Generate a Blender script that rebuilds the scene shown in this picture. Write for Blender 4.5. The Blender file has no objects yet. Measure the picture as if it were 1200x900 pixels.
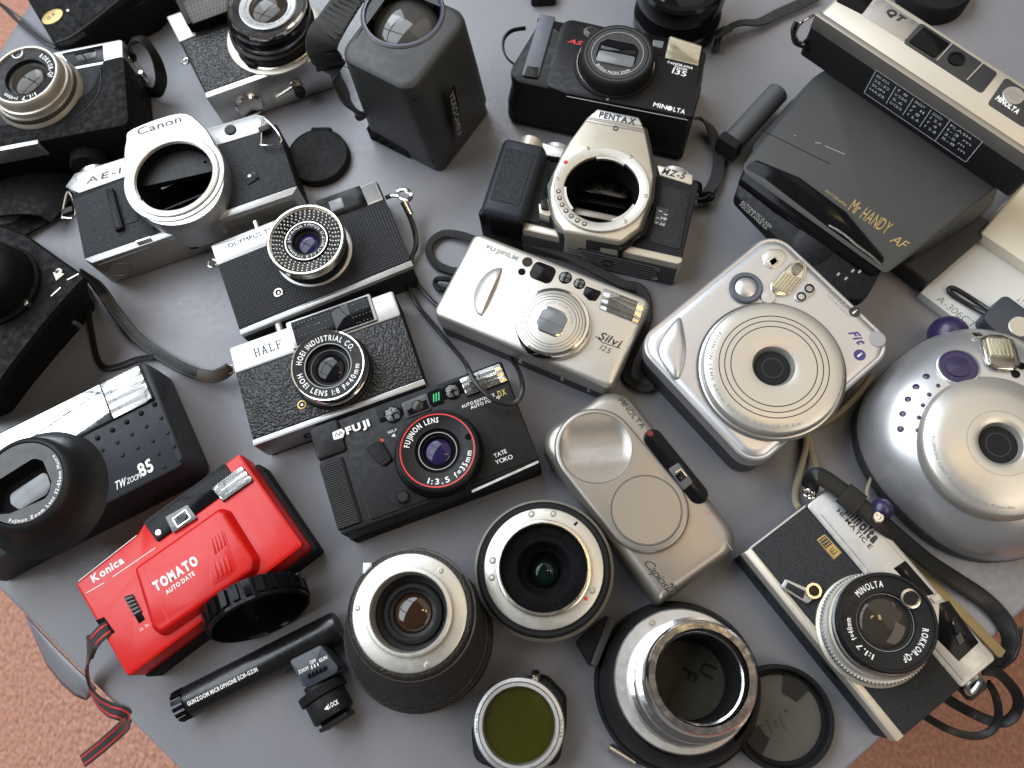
import bpy, math, random
from mathutils import Vector, Matrix
from mathutils.geometry import tessellate_polygon
import numpy as np
random.seed(3)
sc = bpy.context.scene
COL = sc.collection
S = 0.001                                   # everything below is written in millimetres
# ------------------------------------------------------------------ camera
PITCH, ROLL, CAMH, FPX = math.radians(18.375), math.radians(-11.367), 521.8, 952.8
FW = np.array([0, math.sin(PITCH), -math.cos(PITCH)])
_U = np.array([0, math.cos(PITCH), math.sin(PITCH)]); _X = np.array([1., 0, 0])
RT = _X*math.cos(ROLL) + _U*math.sin(ROLL); UP = -_X*math.sin(ROLL) + _U*math.cos(ROLL)
CAM = np.array([0, 0, CAMH])
cd = bpy.data.cameras.new('camera'); co = bpy.data.objects.new('camera', cd); COL.objects.link(co)
m = Matrix.Identity(4)
for i in range(3):
    m[i][0], m[i][1], m[i][2], m[i][3] = RT[i], UP[i], -FW[i], CAM[i]*S
co.matrix_world = m
cd.sensor_width = 36; cd.lens = FPX/1200*36; cd.clip_start = 0.02; cd.clip_end = 50
cd.dof.use_dof = True; cd.dof.focus_distance = 0.50; cd.dof.aperture_fstop = 9.0
sc.camera = co
# ------------------------------------------------------------------ light: a window, a pale ceiling, one warm lamp, an added carpet fill
w = bpy.data.worlds.new('World'); sc.world = w; w.use_nodes = True
bg = w.node_tree.nodes['Background']; bg.inputs[0].default_value = (.80, .78, .80, 1); bg.inputs[1].default_value = .09

def area(name, az, el, dist, sx, sy, watts, col, target=(0, .15, 0)):
    a, e = math.radians(az), math.radians(el)
    d = Vector((math.cos(a)*math.cos(e), math.sin(a)*math.cos(e), math.sin(e)))
    L = bpy.data.lights.new(name, 'AREA'); L.shape = 'RECTANGLE'; L.size = sx; L.size_y = sy
    L.energy = watts; L.color = col
    o = bpy.data.objects.new(name, L); COL.objects.link(o)
    o.location = Vector(target) + d*dist
    o.rotation_euler = d.to_track_quat('Z', 'Y').to_euler()
    return o
wl = area('window_light', 140, 50, 2.4, .95, .82, 14.5, (.86, .93, 1.0))
wm = wl.rotation_euler.to_matrix(); wc = wl.location.copy()
for k in range(6):                                     # six panes
    p = wl if k == 0 else wl.copy()
    if k: COL.objects.link(p)
    p.location = wc + wm @ Vector(((k % 3-1)*1.02, (k//3-.5)*.90, 0))
area('window_light', 103, 36, 2.5, .7, .8, 7.5, (.86, .93, 1.0))
area('warm_fill_light', 30, 56, 2.5, 2.4, 1.7, 11, (1.0, .88, .70))  # warm light from the pale ceiling
area('warm_fill_light', -38, 46, 2.3, 1.2, .9, 10, (1.0, .86, .68))  # added warm fill that brightens the carpet at lower right, no known source
area('ceiling_lamp', -3, 70, 1.9, .17, .10, .9, (1.0, .62, .28))
area('ceiling_lamp', 12, 79, 1.9, .08, .17, .7, (1.0, .72, .30))
sc.view_settings.view_transform = 'Standard'; sc.view_settings.look = 'None'
sc.view_settings.exposure = .22; sc.view_settings.gamma = 1; sc.view_settings.use_curve_mapping = False
sc.render.engine = 'CYCLES'
sc.cycles.max_bounces = 8; sc.cycles.transparent_max_bounces = 8
sc.cycles.caustics_reflective = False; sc.cycles.caustics_refractive = False

# ------------------------------------------------------------------ geometry helpers
def W(px, py, z=0.):
    """point of the photograph (1200x900) on the level plane z mm above the table"""
    d = FW + RT*(px-600)/FPX - UP*(py-450)/FPX
    return CAM + d*((z-CAMH)/d[2])

def area2(p): return sum(p[i][0]*p[(i+1) % len(p)][1]-p[(i+1) % len(p)][0]*p[i][1] for i in range(len(p)))
def ccw(p):
    p = [(float(a[0]), float(a[1])) for a in p]
    return p if area2(p) > 0 else p[::-1]
def rp(pts, r=1., seg=5):
    pts = ccw(pts); n = len(pts); out = []
    rs = r if isinstance(r, (list, tuple)) else [r]*n
    for i in range(n):
        p = Vector(pts[i]); a = Vector(pts[i-1])-p; b = Vector(pts[(i+1) % n])-p
        la, lb = a.length, b.length; a.normalize(); b.normalize()
        c = max(-1, min(1, a.dot(b))); th = math.acos(c)
        if th > 3.10 or rs[i] <= 0: out.append(tuple(p)); continue
        t = min(rs[i]/math.tan(th/2), la*.49, lb*.49); rr = t*math.tan(th/2)
        ce = p+(a+b).normalized()*(rr/math.sin(th/2)); s = p+a*t-ce; e = p+b*t-ce
        a0 = math.atan2(s.y, s.x); da = math.atan2(e.y, e.x)-a0
        da = (da+math.pi) % (2*math.pi)-math.pi
        for k in range(seg+1):
            q = a0+da*k/seg; out.append((ce.x+rr*math.cos(q), ce.y+rr*math.sin(q)))
    return out
def rect(x0, y0, x1, y1, r=0, seg=5):
    x0, x1 = sorted((x0, x1)); y0, y1 = sorted((y0, y1))
    p = [(x0, y0), (x1, y0), (x1, y1), (x0, y1)]
    return rp(p, r, seg) if r else p
def circ(cx, cy, r, n=48, ry=None, rot=0):
    ry = ry or r; o = []
    for k in range(n):
        a = 2*math.pi*k/n; x, y = r*math.cos(a), ry*math.sin(a)
        o.append((cx+x*math.cos(rot)-y*math.sin(rot), cy+x*math.sin(rot)+y*math.cos(rot)))
    return o
def inset(p, d):
    if abs(d) < 1e-9: return list(p)
    n = len(p); o = []
    for i in range(n):
        a = Vector(p[i])-Vector(p[i-1]); b = Vector(p[(i+1) % n])-Vector(p[i])
        if a.length < 1e-9: a = b
        if b.length < 1e-9: b = a
        a.normalize(); b.normalize()
        na = Vector((-a.y, a.x)); nb = Vector((-b.y, b.x)); h = na+nb
        h = na if h.length < 1e-6 else h.normalized()
        k = d/max(.45, h.dot(na)); o.append((p[i][0]+h.x*k, p[i][1]+h.y*k))
    return o
def shrink(p, d):
    """inset for big distances: scaled about the middle"""
    cx = sum(a[0] for a in p)/len(p); cy = sum(a[1] for a in p)/len(p)
    wx = (max(a[0] for a in p)-min(a[0] for a in p))/2; wy = (max(a[1] for a in p)-min(a[1] for a in p))/2
    return [(cx+(a[0]-cx)*(wx-d)/wx, cy+(a[1]-cy)*(wy-d)/wy) for a in p]
def crm(path, n=6, closed=False):
    P = [Vector(p) for p in path]; o = []; L = len(P)
    for i in range(L if closed else L-1):
        g = (lambda k: P[k % L]) if closed else (lambda k: P[max(0, min(L-1, k))])
        a, b, c, d = g(i-1), g(i), g(i+1), g(i+2)
        for k in range(n):
            t = k/n
            o.append(.5*((2*b)+(c-a)*t+(2*a-5*b+4*c-d)*t*t+(3*b-a-3*c+d)*t**3))
    if not closed: o.append(P[-1])
    return o

def spl(pts, n=4): return ccw([(p.x, p.y) for p in crm([(a[0], a[1], 0) for a in pts], n, True)])
class MB:
    def __init__(s): s.v = []; s.f = []
    def add(s, V, F, M=None):
        k = len(s.v)
        s.v += [tuple(M @ Vector(p)) for p in V] if M else [tuple(p) for p in V]
        s.f += [tuple(i+k for i in f) for f in F]; return s
    def loft(s, outs, zs, top=True, bot=True, holes=(), M=None):
        n = len(outs[0]); V = []; F = []
        for o, z in zip(outs, zs): V += [(p[0], p[1], z) for p in o]
        for r in range(len(outs)-1):
            for i in range(n):
                j = (i+1) % n; F.append((r*n+i, r*n+j, (r+1)*n+j, (r+1)*n+i))
        if bot and not holes: F.append(tuple(range(n-1, -1, -1)))
        if top:
            b = (len(outs)-1)*n
            if not holes: F.append(tuple(b+i for i in range(n)))
            else:
                loops = [[Vector((p[0], p[1], 0)) for p in outs[-1]]]; idx = [b+i for i in range(n)]
                for h in holes:
                    h = ccw(h)[::-1]; loops.append([Vector((p[0], p[1], 0)) for p in h])
                    idx += list(range(len(V), len(V)+len(h))); V += [(p[0], p[1], zs[-1]) for p in h]
                fl = [v for l in loops for v in l]
                for t in tessellate_polygon(loops):
                    a, b_, c = (fl[q] for q in t)
                    cr = (b_-a).cross(c-a).z
                    if abs(cr) < 1e-9: continue
                    F.append(tuple(idx[q] for q in (t if cr > 0 else t[::-1])))
        return s.add(V, F, M)
    def prism(s, out, rings, holes=(), M=None, bot=True, top=True):
        out = ccw(out)
        return s.loft([inset(out, d) for d, z in rings], [z for d, z in rings], top, bot, holes, M)
    def slab(s, out, z0, z1, b=.3, bb=0., M=None, holes=()):
        r = [(bb, z0)]
        if bb: r.append((0, z0+bb))
        if b > 0: r += [(0, z1-b), (b*.3, z1-b*.3), (b, z1)]
        else: r.append((0, z1))
        return s.prism(out, r, holes, M)
    def box(s, x0, y0, z0, x1, y1, z1, b=.3, M=None): return s.slab(rect(x0, y0, x1, y1), z0, z1, b, M=M)
    def lathe(s, cx, cy, prof, seg=56, M=None, a0=0, a1=360):
        V = []; F = []; full = abs(a1-a0) >= 360; n = seg if full else seg+1
        for r, z in prof:
            for k in range(n):
                a = math.radians(a0+(a1-a0)*k/seg); V.append((cx+r*math.cos(a), cy+r*math.sin(a), z))
        for q in range(len(prof)-1):
            if prof[q][0] == 0 and prof[q+1][0] == 0: continue
            for k in range(seg):
                j = (k+1) % n if full else k+1
                a, b, c, d = q*n+k, q*n+j, (q+1)*n+j, (q+1)*n+k
                if prof[q][0] == 0: F.append((a, c, d))
                elif prof[q+1][0] == 0: F.append((a, b, c))
                else: F.append((a, b, c, d))
        return s.add(V, F, M)
    def knurl(s, cx, cy, r, dr, z0, z1, n=60, M=None, duty=.55, b=.4):
        o = []
        for k in range(n):
            a = 2*math.pi*k/n; w_ = 2*math.pi/n
            for da, rr in ((0, r), (w_*duty*.9, r), (w_*duty, r-dr), (w_*.9, r-dr)):
                o.append((cx+rr*math.cos(a+da), cy+rr*math.sin(a+da)))
        return s.loft([inset(o, b), o, o, inset(o, b)], [z0, z0+b, z1-b, z1], M=M)
    def sweep(s, path, sec, up=(0, 0, 1), closed=False, twist=None):
        """sec: outline (u sideways, v along up) swept along the 3D path"""
        P = [Vector(p) for p in path]; n = len(P); k = len(sec); V = []; F = []
        for i in range(n):
            t = (P[(i+1) % n]-P[i-1]) if closed else (P[min(i+1, n-1)]-P[max(i-1, 0)])
            t.normalize(); u = Vector(up); sd = t.cross(u)
            if sd.length < .12: sd = t.cross(Vector((.3, .9, .2)))
            sd.normalize(); nu = sd.cross(t)
            if twist:
                tw = math.radians(twist[min(len(twist)-1, int(i*len(twist)/n))] if len(twist) != n else twist[i])
                sd, nu = sd*math.cos(tw)+nu*math.sin(tw), nu*math.cos(tw)-sd*math.sin(tw)
            for a, b in sec: V.append(P[i]+sd*a+nu*b)
        for i in range(n if closed else n-1):
            for j in range(k):
                a, b = i*k+j, i*k+(j+1) % k; c, d = ((i+1) % n)*k+(j+1) % k, ((i+1) % n)*k+j
                F.append((a, d, c, b))
        if not closed: F += [tuple(range(k)), tuple((n-1)*k+j for j in range(k-1, -1, -1))]
        return s.add(V, F)
    def tube(s, path, r, seg=8, n=6, closed=False):
        return s.sweep(crm(path, n, closed) if n else path, circ(0, 0, r, seg), closed=closed)
    def ribbon(s, path, w_, t, n=8, twist=None, up=(0, 0, 1)):
        pp = crm(path, n)
        if twist:
            k = len(pp); m_ = len(twist)-1
            twist = [twist[int(q)]*(1-(q-int(q)))+twist[min(m_, int(q)+1)]*(q-int(q)) for q in (i*m_/(k-1) for i in range(k))]
        return s.sweep(pp, rect(-w_/2, -t/2, w_/2, t/2, t*.3, 2), up=up, twist=twist)

def mesh_of(mb, name, mat, sharp=38):
    me = bpy.data.meshes.new(name)
    me.from_pydata([(p[0]*S, p[1]*S, p[2]*S) for p in mb.v], [], mb.f); me.update()
    me.polygons.foreach_set('use_smooth', [True]*len(me.polygons))
    me.set_sharp_from_angle(angle=math.radians(sharp))
    me.materials.append(mat); return me
def tag(o, label, cat, group=None, kind=None):
    if label: o['label'] = label
    if cat: o['category'] = cat
    if group: o['group'] = group
    if kind: o['kind'] = kind
    return o
def solo(name, mb, mat, label=None, cat=None, group=None, kind=None, sharp=38):
    o = bpy.data.objects.new(name, mesh_of(mb, name, mat, sharp)); COL.objects.link(o)
    return tag(o, label, cat, group, kind)

# glyphs of the built-in font, normalised to a cap height of 1
GL = {}
def _raw(c, bold):
    cu = bpy.data.curves.new('glyph', 'FONT'); cu.body = c; cu.size = 1; cu.offset = bold; cu.resolution_u = 3; cu.fill_mode = 'FRONT'
    ob = bpy.data.objects.new('glyph', cu); COL.objects.link(ob)
    dg = bpy.context.evaluated_depsgraph_get(); dg.update()
    me = bpy.data.meshes.new_from_object(ob.evaluated_get(dg))
    V = [tuple(v.co[:2]) for v in me.vertices]; F = [tuple(p.vertices) for p in me.polygons]
    bpy.data.objects.remove(ob); bpy.data.curves.remove(cu); bpy.data.meshes.remove(me)
    return V, F
_cap = None
def glyph(c, bold=0.):
    global _cap
    if _cap is None:
        V, F = _raw('H', 0); _cap = max(v[1] for v in V)
    k = (c, bold)
    if k not in GL:
        V, F = _raw(c, bold); V = [(x/_cap, y/_cap) for x, y in V]
        x0 = min((v[0] for v in V), default=0); x1 = max((v[0] for v in V), default=.3)
        GL[k] = ([(x-x0, y) for x, y in V], F, x1-x0)
    return GL[k]

class T:
    """a thing: an Empty on the table, parts in its own millimetre frame (x along the edge p0->p1 seen at height z)"""
    def __init__(s, name, label, cat, p0, p1, z=0, group=None):
        a, b = W(*p0, z), W(*p1, z)
        s.ang = math.atan2(b[1]-a[1], b[0]-a[0]); s.o = a[:2]; s.c, s.s = math.cos(s.ang), math.sin(s.ang)
        s.e = bpy.data.objects.new(name, None); COL.objects.link(s.e); s.e.empty_display_size = .02
        s.e.location = (a[0]*S, a[1]*S, 0); s.e.rotation_euler = (0, 0, s.ang)
        tag(s.e, label, cat, group)
    def l(s, px, py, z=0):
        p = W(px, py, z); x, y = p[0]-s.o[0], p[1]-s.o[1]
        return (x*s.c+y*s.s, -x*s.s+y*s.c)
    def l3(s, px, py, z=0): return s.l(px, py, z)+(z,)
    def q(s, pts, z): return [s.l(p[0], p[1], z) for p in pts]
    def path(s, pts): return [s.l3(*p) for p in pts]
    def rq(s, a, b, z, r=0):
        a, b = s.l(*a, z), s.l(*b, z); return rect(a[0], a[1], b[0], b[1], r)
    def rad(s, c, rpx, z):
        a, b = s.l(c[0]-rpx, c[1], z), s.l(c[0]+rpx, c[1], z); return math.hypot(a[0]-b[0], a[1]-b[1])/2
    def part(s, name, mb, mat, parent=None, label=None, sharp=38):
        o = bpy.data.objects.new(name, mesh_of(mb, name, mat, sharp)); COL.objects.link(o)
        o.parent = parent or s.e
        if label: o['label'] = label
        return o
    def many(s, name, mbs, mat, parent=None):
        return [s.part(name, b, mat, parent) for b in mbs]
    # text from pL to pR (photo points of the base line at height z), letters h mm high
    def text(s, txt, pL, pR, z, h, mat, parent=None, bold=0., shear=0., gap=.16, name='lettering', M=None, loc=None):
        if loc: a, b = Vector(loc[0]), Vector(loc[1])
        else: a, b = Vector(s.l(*pL, z)), Vector(s.l(*pR, z))
        x = 0; items = []
        for ch in txt:
            if ch == ' ': x += .42; continue
            V, F, wd = glyph(ch, bold); items.append((V, F, x)); x += wd+gap
        tot = max(x-gap, .01); d = b-a; kx = d.length/tot; d.normalize(); n = Vector((-d.y, d.x)); mb = MB()
        for V, F, x0 in items:
            mb.add([(*(a+d*((x0+u)*kx+v*h*shear)+n*(v*h)), z+.12) for u, v in V], F, M)
        return s.part(name, mb, mat, parent)
    # text round a centre, angles in degrees counted clockwise in the thing's frame from +y
    def ring_text(s, txt, c, R, a0, a1, z, h, mat, parent=None, bold=0., wide=1., name='lettering'):
        mb = MB(); xs = []; x = 0
        for ch in txt:
            wd = .45 if ch == ' ' else glyph(ch, bold)[2]; xs.append(x+wd/2); x += wd+.22
        span = (xs[-1]-xs[0]) or 1; flip = -1 if a1 < a0 else 1
        kx = min(1.25, abs(math.radians(a1-a0))*R/(span*h)) if len(txt) > 1 else 1
        for ch, xc in zip(txt, xs):
            if ch == ' ': continue
            V, F, wd = glyph(ch, bold); a = math.radians(90-(a0+(a1-a0)*(xc-xs[0])/span))
            for_ = []
            for u, v in V:
                t = -(u-wd/2)*h*kx*wide; r = R+v*h
                if flip < 0: t = -t; r = R+h-v*h
                for_.append((c[0]+r*math.cos(a)-t*math.sin(a), c[1]+r*math.sin(a)+t*math.cos(a), z+.12))
            mb.add(for_, F)
        return s.part(name, mb, mat, parent)
YDOWN = lambda x, y, z: Matrix.Translation((x, y, z)) @ Matrix.Rotation(math.radians(90), 4, 'X')    # local z -> -y
YUP = lambda x, y, z: Matrix.Translation((x, y, z)) @ Matrix.Rotation(math.radians(-90), 4, 'X')     # local z -> +y
XAX = lambda x, y, z, sg=1: Matrix.Translation((x, y, z)) @ Matrix.Rotation(math.radians(90*sg), 4, 'Y')

# ------------------------------------------------------------------ materials
def mat(name, col, rough=.4, metal=0., coat=0., bump=None, var=.08, rvar=.10, spec=.5, dust=0., sheen=0.):
    m = bpy.data.materials.new(name); m.use_nodes = True; nt = m.node_tree; N = nt.nodes; L = nt.links
    b = N['Principled BSDF']; col = tuple(col)
    b.inputs['Metallic'].default_value = metal; b.inputs['Coat Weight'].default_value = coat
    b.inputs['Specular IOR Level'].default_value = spec
    if sheen: b.inputs['Sheen Weight'].default_value = sheen
    tc = N.new('ShaderNodeTexCoord'); mp = N.new('ShaderNodeMapping'); mp.inputs['Scale'].default_value = (1000, 1000, 1000)
    L.new(tc.outputs['Object'], mp.inputs[0])
    n1 = N.new('ShaderNodeTexNoise'); n1.inputs['Scale'].default_value = .09; n1.inputs['Detail'].default_value = 6; n1.inputs['Roughness'].default_value = .65
    L.new(mp.outputs[0], n1.inputs['Vector'])
    mx = N.new('ShaderNodeMix'); mx.data_type = 'RGBA'
    mx.inputs[6].default_value = (*[c*(1-var) for c in col], 1); mx.inputs[7].default_value = (*[min(1, c*(1+var)) for c in col], 1)
    L.new(n1.outputs['Fac'], mx.inputs[0]); out = mx.outputs[2]
    if dust:
        n2 = N.new('ShaderNodeTexNoise'); n2.inputs['Scale'].default_value = 2.6; n2.inputs['Detail'].default_value = 2
        L.new(mp.outputs[0], n2.inputs['Vector'])
        cr = N.new('ShaderNodeMapRange'); cr.inputs[1].default_value = .66; cr.inputs[2].default_value = .78; cr.inputs[3].default_value = 0; cr.inputs[4].default_value = dust
        L.new(n2.outputs['Fac'], cr.inputs[0])
        m2 = N.new('ShaderNodeMix'); m2.data_type = 'RGBA'; m2.inputs[7].default_value = (.42, .41, .39, 1)
        L.new(cr.outputs[0], m2.inputs[0]); L.new(out, m2.inputs[6]); out = m2.outputs[2]
    L.new(out, b.inputs['Base Color'])
    n3 = N.new('ShaderNodeTexNoise'); n3.inputs['Scale'].default_value = .25; n3.inputs['Detail'].default_value = 5
    L.new(mp.outputs[0], n3.inputs['Vector'])
    mr = N.new('ShaderNodeMapRange'); mr.inputs[1].default_value = .3; mr.inputs[2].default_value = .7
    mr.inputs[3].default_value = max(.01, rough*(1-rvar)); mr.inputs[4].default_value = min(1, rough*(1+rvar*1.6))
    L.new(n3.outputs['Fac'], mr.inputs[0]); L.new(mr.outputs[0], b.inputs['Roughness'])
    if bump:
        kind, size, dist = bump
        bp = N.new('ShaderNodeBump'); bp.inputs['Distance'].default_value = dist*S; bp.inputs['Strength'].default_value = 1
        if kind == 'grain':
            t = N.new('ShaderNodeTexNoise'); t.inputs['Scale'].default_value = 1/size; t.inputs['Detail'].default_value = 2; h = t.outputs['Fac']; L.new(mp.outputs[0], t.inputs['Vector'])
        elif kind == 'leather':
            t = N.new('ShaderNodeTexVoronoi'); t.inputs['Scale'].default_value = 1/size; t.feature = 'SMOOTH_F1'; h = t.outputs['Distance']; L.new(mp.outputs[0], t.inputs['Vector']); bp.invert = True
        elif kind == 'brush':
            m3 = N.new('ShaderNodeMapping'); m3.inputs['Scale'].default_value = (30, 1500, 1500); L.new(tc.outputs['Object'], m3.inputs[0])
            t = N.new('ShaderNodeTexNoise'); t.inputs['Scale'].default_value = 1/size; h = t.outputs['Fac']; L.new(m3.outputs[0], t.inputs['Vector'])
        else:                                   # square weave / grid
            wv = []
            for ax in 'XY':
                t = N.new('ShaderNodeTexWave'); t.bands_direction = ax; t.inputs['Scale'].default_value = .314/size; L.new(mp.outputs[0], t.inputs['Vector']); wv.append(t.outputs['Fac'])
            mm = N.new('ShaderNodeMath'); mm.operation = 'MINIMUM' if kind == 'grid' else 'MULTIPLY'
            L.new(wv[0], mm.inputs[0]); L.new(wv[1], mm.inputs[1]); h = mm.outputs[0]
        L.new(h, bp.inputs['Height']); L.new(bp.outputs[0], b.inputs['Normal'])
    return m
def thin_glass(name, tint=(1, 1, 1), base=.04):
    m = bpy.data.materials.new(name); m.use_nodes = True; nt = m.node_tree; N = nt.nodes; L = nt.links; N.clear()
    o = N.new('ShaderNodeOutputMaterial'); t = N.new('ShaderNodeBsdfTransparent'); t.inputs[0].default_value = (*tint, 1)
    g = N.new('ShaderNodeBsdfGlossy'); g.inputs['Roughness'].default_value = .03; f = N.new('ShaderNodeFresnel'); f.inputs[0].default_value = 1.5
    mx = N.new('ShaderNodeMixShader'); L.new(f.outputs[0], mx.inputs[0]); L.new(t.outputs[0], mx.inputs[1]); L.new(g.outputs[0], mx.inputs[2]); L.new(mx.outputs[0], o.inputs[0])
    return m
K = {}
K['blk'] = mat('black_plastic', (.013, .013, .014), .46, spec=.25, bump=('grain', .35, .02), dust=.10, var=.2)
K['blk2'] = mat('matte_black', (.010, .010, .011), .66, spec=.2, bump=('grain', .3, .02), dust=.05)
K['blkg'] = mat('gloss_black', (.006, .006, .007), .13, spec=.11, dust=.06, rvar=.3)
K['satblk'] = mat('satin_black', (.010, .010, .011), .42, spec=.22, dust=.08, rvar=.2)
K['void'] = mat('inner_black', (.004, .004, .005), .85, spec=.12)
K['dkblue'] = mat('blue_black_plastic', (.022, .026, .034), .48, spec=.26, bump=('grain', .3, .03), dust=.08)
K['leath'] = mat('leatherette', (.016, .016, .018), .36, spec=.42, bump=('leather', 1.35, .9), dust=.12)
K['leath2'] = mat('fine_leatherette', (.013, .014, .016), .42, spec=.34, bump=('grain', .7, .7), dust=.18)
K['leathB'] = mat('blue_black_leatherette', (.016, .018, .023), .42, spec=.34, bump=('grain', .8, .9), dust=.22)
K['gridl'] = mat('chequered_leatherette', (.018, .019, .022), .45, spec=0.25, bump=('grid', 2.0, .4), dust=.08)
K['case'] = mat('leather_case', (.006, .006, .0065), .62, spec=.14, bump=('leather', 1.3, .10), dust=.05, rvar=.25)
K['gry'] = mat('dark_grey_plastic', (.044, .045, .046), .46, spec=.35, bump=('grain', .4, .02), dust=.06, var=.1)
K['gry2'] = mat('grey_plastic', (.075, .078, .084), .40, bump=('grain', .3, .015), var=.06)
K['char'] = mat('charcoal_plastic', (.030, .031, .033), .42, bump=('grain', .4, .02), dust=.05)
K['sat'] = mat('satin_chrome', (.50, .50, .50), .47, 1., bump=('grain', .25, .008), var=.03, rvar=.10)
K['brush'] = mat('brushed_aluminium', (.62, .61, .59), .32, 1., bump=('brush', 1.2, .008), var=.04)
K['chr'] = mat('bright_chrome', (.78, .76, .72), .10, 1., var=.04, rvar=.5)
K['nick'] = mat('warm_nickel', (.70, .66, .58), .24, 1., var=.05, rvar=.15)
K['mount'] = mat('lens_mount_metal', (.54, .525, .48), .38, .7, bump=('grain', .3, .008), var=.04, rvar=.12)
K['pnt'] = mat('silver_paint', (.56, .56, .575), .34, .75, bump=('grain', .14, .006), var=.015, rvar=.04)
K['pntw'] = mat('warm_silver_paint', (.55, .53, .49), .35, .7, bump=('grain', .14, .006), var=.015, rvar=.04)
K['champ'] = mat('champagne_paint', (.315, .290, .262), .35, .66, bump=('grain', .14, .006), var=.02, rvar=.04)
K['crm'] = mat('cream_silver_paint', (.54, .50, .42), .40, .5, bump=('grain', .16, .008), var=.03)
K['red'] = mat('red_plastic', (.55, .009, .007), .32, coat=.05, spec=.35, bump=('grain', .5, .008), var=.05, dust=.04)
K['redp'] = mat('red_print', (.55, .03, .03), .5)
K['wht'] = mat('white_print', (.80, .80, .78), .5, var=.03)
K['gryp'] = mat('grey_print', (.30, .30, .30), .5)
K['blkp'] = mat('black_print', (.02, .02, .025), .5)
K['gold'] = mat('gold_print', (.46, .33, .12), .4, .5)
K['pur'] = mat('purple_plastic', (.026, .018, .062), .3)
K['purp'] = mat('purple_print', (.05, .035, .16), .5)
K['slate'] = mat('slate_rubber', (.085, .095, .12), .45)
K['lens'] = mat('coated_glass', (.006, .006, .008), .025, spec=.26, coat=.03, rvar=.1)
K['lensb'] = mat('amber_coated_glass', (.034, .028, .022), .03, spec=.26, coat=.04, rvar=.1)
K['lensg'] = mat('green_coated_glass', (.004, .012, .010), .03, spec=.26, coat=.04)
K['lensp'] = mat('violet_coated_glass', (.018, .013, .055), .03, spec=.26, coat=.04)
K['lensgr'] = mat('grey_shutter_glass', (.15, .16, .17), .2, spec=.4)
K['olive'] = mat('olive_filter_glass', (.034, .034, .003), .14, spec=.45, coat=.15, var=.2)
K['glass'] = thin_glass('clear_glass')
K['refl'] = mat('flash_reflector', (.78, .77, .72), .18, 1., var=.05)
K['tube'] = mat('flash_tube', (.80, .74, .52), .2, .2, coat=.5)
K['cream'] = mat('cream_diffuser', (.70, .63, .42), .3, coat=.4, var=.1)
K['nyl'] = mat('black_nylon', (.016, .016, .017), .7, bump=('weave', .8, .25), sheen=.2)
K['nylg'] = mat('grey_braid', (.040, .041, .044), .75, bump=('weave', 1.0, .8), var=.3, dust=.7)
K['strap'] = mat('black_strap_leather', (.012, .012, .012), .40, spec=0.3, bump=('leather', .9, .06), dust=.06)
K['scuff'] = mat('scuffed_strap_leather', (.06, .045, .035), .45, bump=('leather', 1.1, .2), var=.6)
K['cordb'] = mat('black_cord', (.014, .014, .015), .36)
K['cordw'] = mat('beige_braided_cord', (.46, .40, .28), .8, bump=('weave', .8, .6), var=.25)
K['tan'] = mat('tan_webbing', (.34, .25, .11), .8, bump=('weave', .8, .3), var=.2)
K['paper'] = mat('white_card', (.66, .66, .64), .6, var=.03)
K['pad'] = mat('cream_paper', (.80, .74, .60), .7, var=.02)
K['mint'] = mat('green_tape', (.25, .42, .34), .5, var=.1)
K['grn'] = mat('green_indicator', (.03, .45, .16), .3)
K['gink'] = mat('green_ink', (.04, .16, .10), .6)
K['inlay'] = mat('grey_inlay', (.30, .30, .31), .4)
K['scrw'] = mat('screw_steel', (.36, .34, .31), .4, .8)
K['cell'] = mat('meter_cell', (.045, .038, .030), .35, spec=.2)
K['tubeb'] = mat('tube_black', (.010, .010, .011), .27, spec=.5, rvar=.2, dust=.05)
K['dred'] = mat('dark_red_lamp', (.16, .012, .010), .3)
K['tool'] = mat('slate_device_plastic', (.032, .040, .055), .38, dust=.05)
K['mir'] = mat('slr_mirror', (.10, .098, .09), .20, 1., var=.15, rvar=.4)
K['felt'] = mat('speckled_black_lining', (.035, .034, .022), .7, bump=('grain', .6, .4), var=.8)

# ------------------------------------------------------------------ setting: carpet, table under a grey vinyl sheet
def lint(p, q, r, s):
    p, q, r, s = (Vector(a[:2]) for a in (p, q, r, s)); d = q-p; e = s-r
    t = ((r.x-p.x)*e.y-(r.y-p.y)*e.x)/(d.x*e.y-d.y*e.x); return tuple(p+d*t)
tl0, tl1 = W(12, 705), W(207, 900); tr0, tr1 = W(996, 900), W(1200, 716); tt0, tt1 = W(0, 57), W(17, 30)
cB = lint(tl0, tl1, tr0, tr1); cL = lint(tl0, tl1, tt0, tt1)
far = Vector(tr1[:2])+(Vector(tr1[:2])-Vector(tr0[:2]))*3.2
top = Vector(tt1[:2])+(Vector(tt1[:2])-Vector(tt0[:2]))*34
tabm = mat('grey_vinyl_sheet', (.200, .201, .222), .38, bump=('grain', .5, .012), var=.06, rvar=.14, spec=.55, dust=.10)
mb = MB(); outl = rp([cB, tuple(far), tuple(top), cL], 14, 6)
mb.prism(outl, [(0, -26), (0, -3), (.9, -.9), (3, 0)])
table = solo('table_top', mb, tabm, 'grey vinyl covered table top the cameras lie on', kind='structure')
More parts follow.
